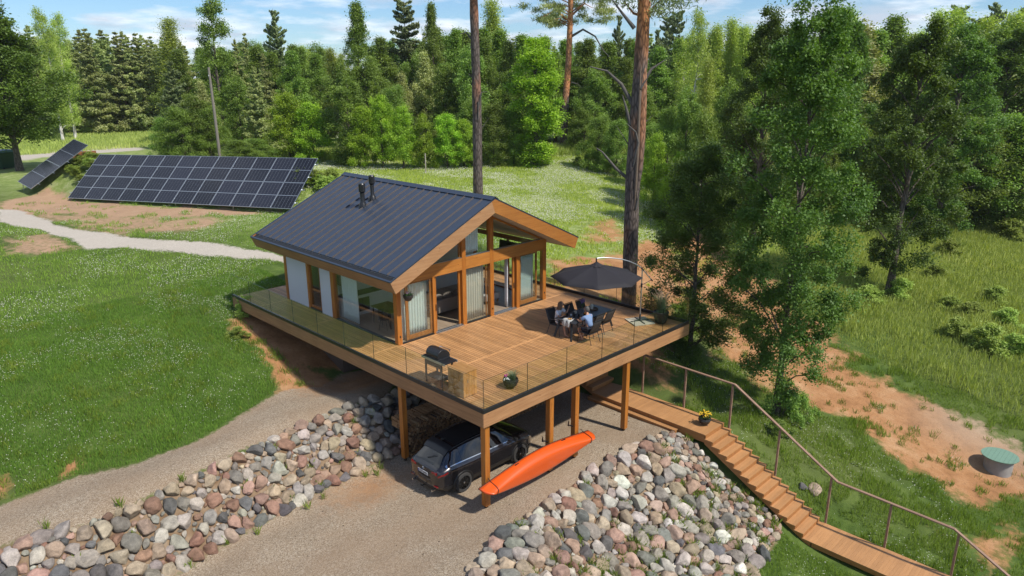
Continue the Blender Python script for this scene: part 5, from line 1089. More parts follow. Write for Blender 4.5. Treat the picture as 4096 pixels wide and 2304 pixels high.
def hair_long(c, f, r_, up):
    mb = MB(); rows = []
    for j in range(13):
        row = []
        for k in range(25):
            a = -1.75 + 3.5 * k / 24; t_ = j / 12; z = .128 - .34 * t_ ** 1.25; rr_ = (.108 * math.sin(min(1, t_ * 2.4 + .04) * math.pi / 2)) * (1 + .12 * math.sin(k * 2.1 + j) * t_) + .018 * t_
            row.append(c - f * .006 + (-f * (math.cos(a) * rr_ * 1.06 - .012 * t_ * 0) + r_ * math.sin(a) * rr_ * .92) + up * z)
        rows.append(row)
    mb.grid(rows); return mb
def hair_short(c, f, r_, up):
    mb = MB(); rows = []
    for j in range(11):
        row = []
        for k in range(29):
            a = -2.2 + 4.4 * k / 28; t_ = j / 10; ph = t_ * (2.35 - .75 * abs(a / 2.2) ** 3); w_ = 1 + .05 * math.sin(k * 2.7) * math.cos(j * 2.3)
            row.append(c - f * .012 + (-f * math.cos(a) * .112 + r_ * math.sin(a) * .090) * math.sin(ph) * w_ + up * (.135 * math.cos(ph) * w_))
        rows.append(row)
    mb.grid(rows); return mb
def std(sc=1.0, wom=False):
    k = .92 if wom else 1.0
    return [('pelvis', .135 * k), ('waist', .115 * k), ('chest', .135 * k), ('neck', .055 * k), ('headb', .055 * k), ('shL', .060 * k), ('elL', .042 * k), ('wrL', .028 * k), ('shR', .060 * k), ('elR', .042 * k), ('wrR', .028 * k),
            ('hipL', .095 * k), ('knL', .060 * k), ('calfL', .056 * k), ('anL', .036 * k), ('heelL', .034 * k), ('toeL', .024 * k), ('hipR', .095 * k), ('knR', .060 * k), ('calfR', .056 * k), ('anR', .036 * k), ('heelR', .034 * k), ('toeR', .024 * k)]
# woman: sits at the far side facing the table, chest towards -y, head turned to +x -y
JW = dict(pelvis=(7.04, 3.22, .55), waist=(7.05, 3.21, .72), chest=(7.07, 3.17, .92), neck=(7.08, 3.14, 1.08), headb=(7.09, 3.12, 1.15), head=(7.11, 3.09, 1.235), face=(.80, -.58, -.05),
          shL=(7.25, 3.14, .99), elL=(7.38, 3.02, .80), wrL=(7.44, 2.98, 1.00), hdL=(.25, -.2, .9), curlL=.12, puL=(.8, -.5, .2), shR=(6.90, 3.14, .98), elR=(6.90, 2.99, .76), wrR=(7.08, 2.90, .80), hdR=(.9, .15, -.1), curlR=.8,
          hipL=(7.14, 3.17, .52), knL=(7.19, 2.80, .50), calfL=(7.24, 2.80, .34), anL=(7.36, 2.82, .08), heelL=(7.36, 2.86, .035), toeL=(7.42, 2.66, .025),
          hipR=(6.94, 3.17, .52), knR=(6.96, 2.78, .50), calfR=(6.95, 2.76, .34), anR=(6.92, 2.68, .08), heelR=(6.92, 2.72, .035), toeR=(6.96, 2.50, .025))
person((7.04, 3.2, 0), 'woman with brown hair, sunglasses and white shirt, one hand raised, seated at the table', JW, std(wom=True),
       [{'n': [('pelvis', .155), ('waist', .135), ('chest', .150), ((7.08, 3.145, 1.03), .085), ('shL', .078), ((7.33, 3.06, .87), .066), ('shR', .078), ((6.895, 3.03, .82), .066), ('hipL', .112), ((7.16, 3.0, .52), .105), ('hipR', .112), ((6.95, 3.0, .52), .105)],
         'e': [(0, 1), (1, 2), (2, 3), (2, 4), (4, 5), (2, 6), (6, 7), (0, 8), (8, 9), (0, 10), (10, 11)]}], None, hair_long, True, M['shirtw'], M['shirtw'], M['hairb'])
JM = dict(pelvis=(7.16, 1.62, .56), waist=(7.17, 1.66, .74), chest=(7.20, 1.76, .96), neck=(7.22, 1.83, 1.12), headb=(7.23, 1.85, 1.18), head=(7.24, 1.88, 1.27), face=(-.25, .95, -.15),
          shL=(7.02, 1.80, 1.02), elL=(6.98, 1.98, .80), wrL=(7.10, 2.22, .80), hdL=(.45, .85, .0), curlL=.9, sideL=1, shR=(7.40, 1.78, 1.02), elR=(7.46, 2.0, .82), wrR=(7.38, 2.22, .80), hdR=(-.3, .9, .0), curlR=.9, sideR=-1,
          hipL=(7.05, 1.68, .53), knL=(7.03, 2.10, .51), calfL=(7.04, 2.05, .34), anL=(7.08, 1.92, .08), heelL=(7.08, 1.87, .035), toeL=(7.04, 2.10, .025),
          hipR=(7.28, 1.68, .53), knR=(7.32, 2.12, .51), calfR=(7.31, 2.12, .34), anR=(7.32, 2.10, .08), heelR=(7.32, 2.05, .035), toeR=(7.33, 2.28, .025))
person((7.16, 1.65, 0), 'man with grey hair, light blue shirt and navy shorts seated at the table', JM, std(),
       [{'n': [((7.16, 1.61, .60), .165), ('waist', .155), ('chest', .170), ((7.215, 1.815, 1.085), .092), ('shL', .090), ((6.99, 1.92, .88), .076), ('shR', .090), ((7.435, 1.91, .90), .076)], 'e': [(0, 1), (1, 2), (2, 3), (2, 4), (4, 5), (2, 6), (6, 7)]}],
       [{'n': [('pelvis', .16), ('hipL', .115), ((7.035, 1.98, .515), .100), ('hipR', .115), ((7.31, 1.98, .515), .100)], 'e': [(0, 1), (1, 2), (0, 3), (3, 4)]}], hair_short, False, M['shirtb'], M['navy'], M['hairg'])
# ---------------------------------------------------------------- firewood: split logs stacked along the bank
LOGM = []
for i, (c1, c2) in enumerate((((.24, .12, .045), (.38, .21, .09)), ((.13, .07, .03), (.24, .13, .06)), ((.32, .19, .09), (.47, .30, .15)))):
    LOGM.append(wood('split_log_%s' % ('tan', 'brown', 'pale')[i], c1, c2, 'y', 14, .85, knots=False))
bark = plain('log_bark', (.07, .05, .035), .95, var=.4, scale=30)
logmesh = []
for i in range(9):
    rr_ = random.Random(i); n = rr_.choice((3, 4, 4, 5)) if i < 7 else 8; a0 = rr_.uniform(0, 6); pts = [(.062 * rr_.uniform(.75, 1.15) * math.cos(a0 + 2 * math.pi * k / n), .062 * rr_.uniform(.75, 1.15) * math.sin(a0 + 2 * math.pi * k / n)) for k in range(n)]
    me = bpy.data.meshes.new('split_log'); m_ = MB().prism(pts, 'y', 0, .36); me.from_pydata(m_.v, [], m_.f); me.materials.append(LOGM[i % 3]); me.materials.append(bark)
    bm = bmesh.new(); bm.from_mesh(me); bmesh.ops.recalc_face_normals(bm, faces=bm.faces); bm.to_mesh(me); bm.free(); me.polygons[2].material_index = 1
    if n > 4: me.polygons[3].material_index = 1
    logmesh.append(me)
places = []
def stack(x0, x1, y, z0, zt, lab, topf):
    r = 0; z = z0
    while z < zt:
        x = x0 + (.055 if r % 2 else 0)
        while x < x1:
            if z < z0 + topf(x): places.append((x + rnd.uniform(-.012, .012), y + rnd.uniform(-.03, .03), z + rnd.uniform(-.01, .01), lab))
            x += .108
        z += .094; r += 1
stack(.42, 3.9, 4.45, -3.44, -2.15, 0, lambda x: 1.26 + .06 * math.sin(x * 3) - max(0, x - 3.2) * .5)
n1 = len(places)
stack(4.6, 7.4, 4.0, -3.42, -2.5, 1, lambda x: .85 + .05 * math.sin(x * 4))
vis = [i for i, p in enumerate(places) if i < n1]; top = [i for i in range(n1, len(places))]
order = sorted(range(len(places)), key=lambda i: ((places[i][0] + 13.5) ** 2 + (places[i][1] + 14.8) ** 2))
names = ('split log in the firewood stack beside the dark grey car', 'split log in the lower firewood stack nearer the landing')
grp = ('logs of the firewood stack by the car', 'logs of the firewood stack by the landing'); extra = MB()
for q, i in enumerate(order):
    x, y, z, lb = places[i]
    if q < 290:
        o = bpy.data.objects.new('split_log', logmesh[rnd.randrange(9)]); COL.objects.link(o); o.location = (x, y, z); o.rotation_euler = (rnd.uniform(-.03, .03), rnd.uniform(0, 6.28), rnd.uniform(-.04, .04)); tag(o, names[lb], 'firewood log', grp[lb])
    else:
        a0 = rnd.uniform(0, 6); n = rnd.choice((3, 4, 5)); extra.prism([(x + .058 * rnd.uniform(.8, 1.15) * math.cos(a0 + 2 * math.pi * k / n), z + .058 * rnd.uniform(.8, 1.15) * math.sin(a0 + 2 * math.pi * k / n)) for k in range(n)], 'y', y, y + .36)
for k in range(60):   # second rank and the loose logs on top, lying across the stack
    x = .45 + (k % 30) * .115; y = 4.84 + (k // 30) * .36; 
    for zz_ in (-2.50, -2.40, -2.30, -2.21):
        n = 4; a0 = rnd.uniform(0, 6); extra.prism([(x + .06 * math.cos(a0 + 1.57 * k_), zz_ + .055 * math.sin(a0 + 1.57 * k_)) for k_ in range(n)], 'y', y, y + .34)
tag(extra.build('firewood', LOGM[0], None), kind='stuff')
# ---------------------------------------------------------------- trees
NR = np.random.default_rng(11)
def leafquads(Cn, size, aspect=.62, up=.35, rng=NR, long_dir=None, jit=.35):
    n = len(Cn); nrm = rng.normal(size=(n, 3)); nrm[:, 2] = np.abs(nrm[:, 2]) + up; nrm /= np.linalg.norm(nrm, axis=1)[:, None]
    a = rng.normal(size=(n, 3)) if long_dir is None else long_dir + rng.normal(size=(n, 3)) * jit
    a -= nrm * (a * nrm).sum(1)[:, None]; a /= np.linalg.norm(a, axis=1)[:, None] + 1e-9; b_ = np.cross(nrm, a)
    s_ = (size * rng.uniform(.65, 1.35, n))[:, None]; a = a * s_; b_ = b_ * s_ * aspect
    V_ = np.stack([Cn - a, Cn + b_ * .9, Cn + a, Cn - b_ * .9], 1).reshape(-1, 3); F_ = np.arange(n * 4).reshape(n, 4)
    return V_, F_
def trunk_mb(H, r0, rng, lean=.03, n=9, top=.15, sides=9):
    pts = [(rng.normal(0, lean) * H * .25 * (i / n), rng.normal(0, lean) * H * .25 * (i / n), H * i / n) for i in range(n + 1)]
    rad = [max(.012, r0 * (1 - (i / n)) ** .8 * (1 if i else 1.35) + r0 * top * (1 - i / n)) for i in range(n + 1)]
    mb = MB(); mb.tube([(0, 0, -.4)] + pts, [rad[0] * 1.15] + rad, sides); return mb, pts
def along(pts, z):
    zs = [p[2] for p in pts]; return np.array([np.interp(z, zs, [p[0] for p in pts]), np.interp(z, zs, [p[1] for p in pts]), z])
def broad(H, Rc, nclu, nleaf, ls, seed, base=.15, r0=None, shape='egg', mat=None, tmat=None, clump=.085, gaps=.5, droop=0.0, flat=.68):
    rng = np.random.default_rng(seed); r0 = r0 or H * .016; tm, pts = trunk_mb(H * .93, r0, rng)
    cl = []
    for i in range(nclu):
        t_ = rng.random() ** .85; zz = base + (1 - base) * t_
        if shape == 'egg': w = math.sin(min(1, (t_ * 1.02 + .10)) ** .75 * math.pi) ** .65
        elif shape == 'column': w = math.sin(math.pi * (.14 + .82 * t_)) ** .6
        elif shape == 'bush': w = math.sqrt(max(0, 1 - t_ ** 2)) * .95 + .05
        else: w = (1 - t_) ** .55
        w *= .78 + .40 * vnoise(np.array([seed * 3.1 + t_ * 4]), np.array([seed * .7]), 1, seed)[0]
        a = rng.uniform(0, 6.283); w *= .72 + .50 * vnoise(np.array([a * 1.3 + 10]), np.array([t_ * 5.0]), 1, seed + 2)[0]
        rr_ = Rc * w * (rng.uniform(.06, 1) ** .6); c = along(pts, zz * H * .93); p = c + np.array([math.cos(a) * rr_, math.sin(a) * rr_, rng.normal(0, .03 * H) - droop * rr_])
        cl.append((p, c, rr_))
    for k in range(min(nclu, 46)):
        p, c, rr_ = cl[k]; z0 = max(.08 * H * base / .15 * .9, c[2] - rr_ * .7); q = along(pts, z0); md = (q + p) / 2 + np.array([0, 0, rr_ * .12])
        tm.tube([q, md, p], [r0 * .30, r0 * .18, r0 * .05], 5)
    per = nleaf // nclu; C_ = []; lv = []
    for p, c, rr_ in cl:
        sg = H * clump * rng.uniform(.6, 1.25); q = rng.normal(size=(per, 3)) * np.array([sg, sg, sg * flat]) * .56; C_.append(p + q); lv.append(np.clip(rng.uniform(.05, .95) * .6 + rng.uniform(0, 1, per) * .45, 0, 1))
    C_ = np.concatenate(C_); C_[:, 2] = np.maximum(C_[:, 2], .12); V_, F_ = leafquads(C_, ls, .66, 1.0, rng)
    return tm, V_, F_, np.concatenate(lv)
def conifer(H, Rc, nlev, nleaf, ls, seed, base=.05, droop=.15, r0=None, up=.25, thin=.26, taper=.75):
    rng = np.random.default_rng(seed); r0 = r0 or H * .013; tm, pts = trunk_mb(H, r0, rng, .012, top=.02); C_ = []; D_ = []; lv = []
    tot = []; 
    for i in range(nlev):
        t_ = (i + rng.uniform(-.2, .2)) / nlev; t_ = min(max(t_, 0), .995); zz = H * (base + (1 - base) * t_); Ln = Rc * (1 - t_) ** taper * rng.uniform(.8, 1.1) + .12
        nb_ = 5 + int(rng.integers(0, 3))
        for k in range(nb_):
            a = rng.uniform(0, 6.283); l_ = Ln * rng.uniform(.55, 1.12); tot.append((zz + rng.normal(0, H * .008), a, l_, t_))
    wt = np.array([x[2] for x in tot]); wt = wt / wt.sum(); cnt = np.maximum(4, (wt * nleaf).astype(int))
    for (zz, a, l_, t_), n_ in zip(tot, cnt):
        u = rng.random(n_) ** .7; d = np.array([math.cos(a), math.sin(a), 0]); s_ = np.array([-d[1], d[0], 0]); lift = up * (.4 + t_)
        c = along(pts, min(zz, H)); width = .30 * l_ * (1 - .75 * u) + .04
        p = c + np.outer(u * l_, d) + np.outer(rng.normal(size=n_) * width * .55, s_); p[:, 2] += (lift - droop) * u * l_ + rng.normal(size=n_) * .045 * l_ + .02
        C_.append(p); dd = np.outer(np.ones(n_), d + np.array([0, 0, lift * 1.2])) + np.outer(np.sign(rng.normal(size=n_)) * .6, s_); D_.append(dd); q0 = rng.uniform(0, .5); lv.append(np.clip(q0 + .5 * rng.random(n_), 0, 1))
        if l_ > Rc * .45: tm.tube([c, c + d * l_ * .5 + np.array([0, 0, (lift - droop) * l_ * .45]), c + d * l_ * .9 + np.array([0, 0, (lift - droop) * l_ * .85])], [r0 * .22, r0 * .14, .01], 4)
    C_ = np.concatenate(C_); C_[:, 2] = np.maximum(C_[:, 2], .1); V_, F_ = leafquads(C_, ls, thin, .3, rng, np.concatenate(D_), .45); return tm, V_, F_, np.concatenate(lv)
def barkmat(name, lo, hi, z0, z1, rough=.9, scale=7.0):
    m, t, b = newmat(name); b.inputs['Roughness'].default_value = rough; co = N(t, 'ShaderNodeTexCoord'); sp = N(t, 'ShaderNodeSeparateXYZ'); L(t, co.outputs['Object'], sp.inputs[0])
    mp = N(t, 'ShaderNodeMapping'); mp.inputs['Scale'].default_value = (1, 1, .28); L(t, co.outputs['Object'], mp.inputs[0])
    v = N(t, 'ShaderNodeTexVoronoi', i_Scale=scale, feature='DISTANCE_TO_EDGE'); L(t, mp.outputs[0], v.inputs['Vector']); n = N(t, 'ShaderNodeTexNoise', i_Scale=.9, i_Detail=6.0); L(t, mp.outputs[0], n.inputs['Vector'])
    mr = N(t, 'ShaderNodeMapRange'); mr.inputs[1].default_value = z0; mr.inputs[2].default_value = z1; L(t, sp.outputs[2], mr.inputs[0])
    ad = N(t, 'ShaderNodeMath', operation='MULTIPLY_ADD'); L(t, n.outputs[0], ad.inputs[0]); ad.inputs[1].default_value = 5.0; ad.inputs[2].default_value = -2.6; a2 = N(t, 'ShaderNodeMath', operation='ADD', use_clamp=True); L(t, ad.outputs[0], a2.inputs[0]); L(t, mr.outputs[0], a2.inputs[1])
    if z1 > 900: a2.inputs[0].default_value = 0; t.links.remove(a2.inputs[0].links[0])
    x = N(t, 'ShaderNodeMixRGB'); x.inputs[1].default_value = c4(lo); x.inputs[2].default_value = c4(hi); L(t, a2.outputs[0], x.inputs[0])
    r = N(t, 'ShaderNodeValToRGB'); r.color_ramp.elements[0].position = .0; r.color_ramp.elements[0].color = (.35, .33, .31, 1); r.color_ramp.elements[1].position = .22; r.color_ramp.elements[1].color = (1.1, 1.1, 1.1, 1); L(t, v.outputs[0], r.inputs[0])
    y = N(t, 'ShaderNodeMixRGB', blend_type='MULTIPLY'); y.inputs[0].default_value = 1; L(t, x.outputs[0], y.inputs[1]); L(t, r.outputs[0], y.inputs[2]); L(t, y.outputs[0], b.inputs['Base Color'])
    bn = N(t, 'ShaderNodeBump', i_Strength=.8, i_Distance=.04); L(t, v.outputs[0], bn.inputs['Height']); L(t, bn.outputs[0], b.inputs['Normal']); return m
BK = {'grey': barkmat('grey_bark', (.13, .105, .085), (.13, .105, .085), 0, 999), 'pine': barkmat('pine_bark', (.115, .092, .082), (.40, .16, .07), 13, 22), 'pine2': barkmat('pine_bark_scarred', (.125, .10, .088), (.46, .19, .07), 8.5, 18), 'pine3': barkmat('orange_pine_bark', (.20, .15, .125), (.62, .27, .11), 4.5, 8),
      'birch': barkmat('birch_bark', (.62, .60, .56), (.62, .60, .56), 0, 999, .6, 3.0), 'smallpine': barkmat('young_pine_bark', (.26, .13, .07), (.30, .14, .07), 0, 999)}
LM = {'oak': leafmat('oak_leaves', (.027, .062, .015), (.064, .122, .028), (.11, .19, .042)), 'linden': leafmat('linden_leaves', (.030, .066, .014), (.070, .135, .026), (.11, .19, .035)), 'broad': leafmat('broad_leaves', (.050, .100, .024), (.115, .195, .048), (.17, .27, .07)),
      'bright': leafmat('maple_leaves', (.065, .14, .016), (.16, .28, .03), (.26, .38, .04)), 'pine': leafmat('pine_needles', (.10, .155, .070), (.20, .26, .12), (.26, .32, .155), .22, nscale=.25), 'dpine': leafmat('dark_pine_needles', (.055, .092, .050), (.11, .155, .080), (.155, .20, .105), .18, nscale=.25),
      'birch': leafmat('birch_leaves', (.10, .16, .045), (.20, .28, .08), (.28, .36, .12), .35), 'willow': leafmat('willow_leaves', (.11, .15, .075), (.21, .26, .13), (.28, .33, .18), .3), 'weed': leafmat('weeds', (.08, .14, .03), (.17, .25, .07), (.25, .32, .11), .3)}
PROTO = {}
def proto(key, data, leaf, bark, H):
    tm, V_, F_, lv = data
    rt = empty('tree', (0, 0, -500)); tk = tm.build('trunk', BK[bark], rt, smooth=60); cr_ = npmesh('crown', V_, F_, LM[leaf], rt, {'lv': lv}); PROTO[key] = (rt, H); return rt
Q = 1.0
proto('oak1', broad(21, 4.2, 210, 105000, .085, 1, base=.13, shape='column', clump=.030, r0=.21, flat=.75), 'oak', 'grey', 21)
proto('oak2', broad(15, 4.0, 170, 76000, .080, 2, base=.04, shape='column', clump=.040, r0=.17, flat=.8), 'oak', 'grey', 15)
proto('oak3', broad(18, 4.4, 150, 66000, .10, 3, base=.14, shape='column', clump=.036), 'oak', 'grey', 18)
proto('linden', broad(20, 7.5, 320, 80000, .14, 4, base=.20, shape='egg', clump=.05), 'linden', 'grey', 20)
proto('broad1', broad(14, 4.0, 110, 32000, .125, 5, base=.04, shape='column', clump=.056), 'broad', 'grey', 14)
proto('broad2', broad(17, 4.2, 120, 34000, .13, 6, base=.10, clump=.050), 'broad', 'grey', 17)
proto('broad3', broad(12, 4.6, 100, 30000, .12, 7, base=.02, shape='bush', clump=.085), 'broad', 'grey', 12)
proto('loose', broad(18, 2.9, 100, 18000, .13, 8, base=.10, shape='column', clump=.048), 'broad', 'grey', 18)
proto('bright1', broad(9, 3.8, 100, 26000, .105, 9, base=.02, shape='bush', clump=.085), 'bright', 'grey', 9)
proto('bright2', broad(7, 3.2, 80, 20000, .10, 10, base=.02, shape='bush', clump=.09), 'bright', 'grey', 7)
proto('column', broad(16, 3.0, 170, 50000, .12, 12, base=.03, shape='column', clump=.05), 'bright', 'grey', 16)
proto('birch1', broad(18, 2.6, 160, 26000, .10, 13, base=.22, shape='egg', clump=.05, droop=.35), 'birch', 'birch', 18)
proto('birch2', broad(16, 2.3, 130, 22000, .10, 14, base=.15, shape='column', clump=.05, droop=.3), 'birch', 'birch', 16)
proto('willow', broad(10, 3.0, 120, 24000, .105, 15, base=.04, clump=.06), 'willow', 'grey', 10)
proto('pine1', conifer(14, 3.9, 26, 40000, .19, 16, thin=.4, droop=.12, taper=.85), 'pine', 'smallpine', 14)
proto('pine2', conifer(15, 3.5, 28, 40000, .19, 17, taper=.8, thin=.4, up=.35, droop=.1), 'pine', 'smallpine', 15)
proto('pine3', conifer(12, 3.8, 22, 36000, .18, 18, up=.5, taper=.8, thin=.4), 'pine', 'smallpine', 12)
proto('dpine', conifer(15, 4.2, 26, 40000, .19, 19, up=.6, taper=.75, thin=.4), 'dpine', 'smallpine', 15)
proto('spruce', conifer(18, 3.2, 32, 19000, .20, 20, droop=.45, taper=.9), 'dpine', 'grey', 18)
proto('tallpine', conifer(20, 4.2, 14, 15000, .28, 21, base=.40, up=.35, taper=.4, thin=.45), 'dpine', 'pine', 20)
proto('bush1', broad(2.4, 1.5, 50, 5200, .075, 22, base=.02, shape='bush', clump=.13, r0=.03, flat=.9), 'weed', 'grey', 2.4)
proto('bush2', broad(2.0, 1.6, 45, 4600, .07, 23, base=.02, shape='bush', clump=.14, r0=.03, flat=.9), 'broad', 'grey', 2.0)
DESC = {'oak': ('oak', 'oak'), 'linden': ('linden', 'tree')}
NAMEOF = {'oak1': 'oak_tree', 'oak2': 'oak_tree', 'oak3': 'oak_tree', 'linden': 'leafy_tree', 'broad1': 'leafy_tree', 'broad2': 'leafy_tree', 'broad3': 'leafy_tree', 'loose': 'leafy_tree', 'bright1': 'maple_tree', 'bright2': 'maple_tree', 'column': 'leafy_tree',
          'birch1': 'birch_tree', 'birch2': 'birch_tree', 'willow': 'willow_tree', 'pine1': 'young_pine', 'pine2': 'young_pine', 'pine3': 'young_pine', 'dpine': 'pine_tree', 'spruce': 'spruce_tree', 'tallpine': 'pine_tree', 'bush1': 'bush', 'bush2': 'bush'}
KIND = {'oak_tree': 'oak', 'leafy_tree': 'tree', 'maple_tree': 'maple', 'birch_tree': 'birch', 'willow_tree': 'willow', 'young_pine': 'pine', 'pine_tree': 'pine', 'spruce_tree': 'spruce', 'bush': 'bush'}
LOOK = {'oak_tree': 'dark green oak', 'leafy_tree': 'mid green leafy tree', 'maple_tree': 'bright yellow-green maple', 'birch_tree': 'pale green birch with white trunk', 'willow_tree': 'grey-green willow', 'young_pine': 'grey-green young pine', 'pine_tree': 'dark green pine', 'spruce_tree': 'dark narrow spruce', 'bush': 'low green bush'}
def plant(key, x, y, H=None, wid=None, lab=None, group=None, rz=None, zoff=0):
    rt, h0 = PROTO[key]; nm = NAMEOF[key]; o = rt.copy(); COL.objects.link(o); o.name = nm
    for ch in rt.children:
        c = ch.copy(); COL.objects.link(c); c.parent = o
    s_ = (H or h0) / h0; w_ = s_ if wid is None else wid; o.scale = (w_, w_, s_); o.location = (x, y, hz(x, y) + zoff); o.rotation_euler = (0, 0, rnd.uniform(0, 6.28) if rz is None else rz)
    tag(o, lab, KIND[nm], group); return o
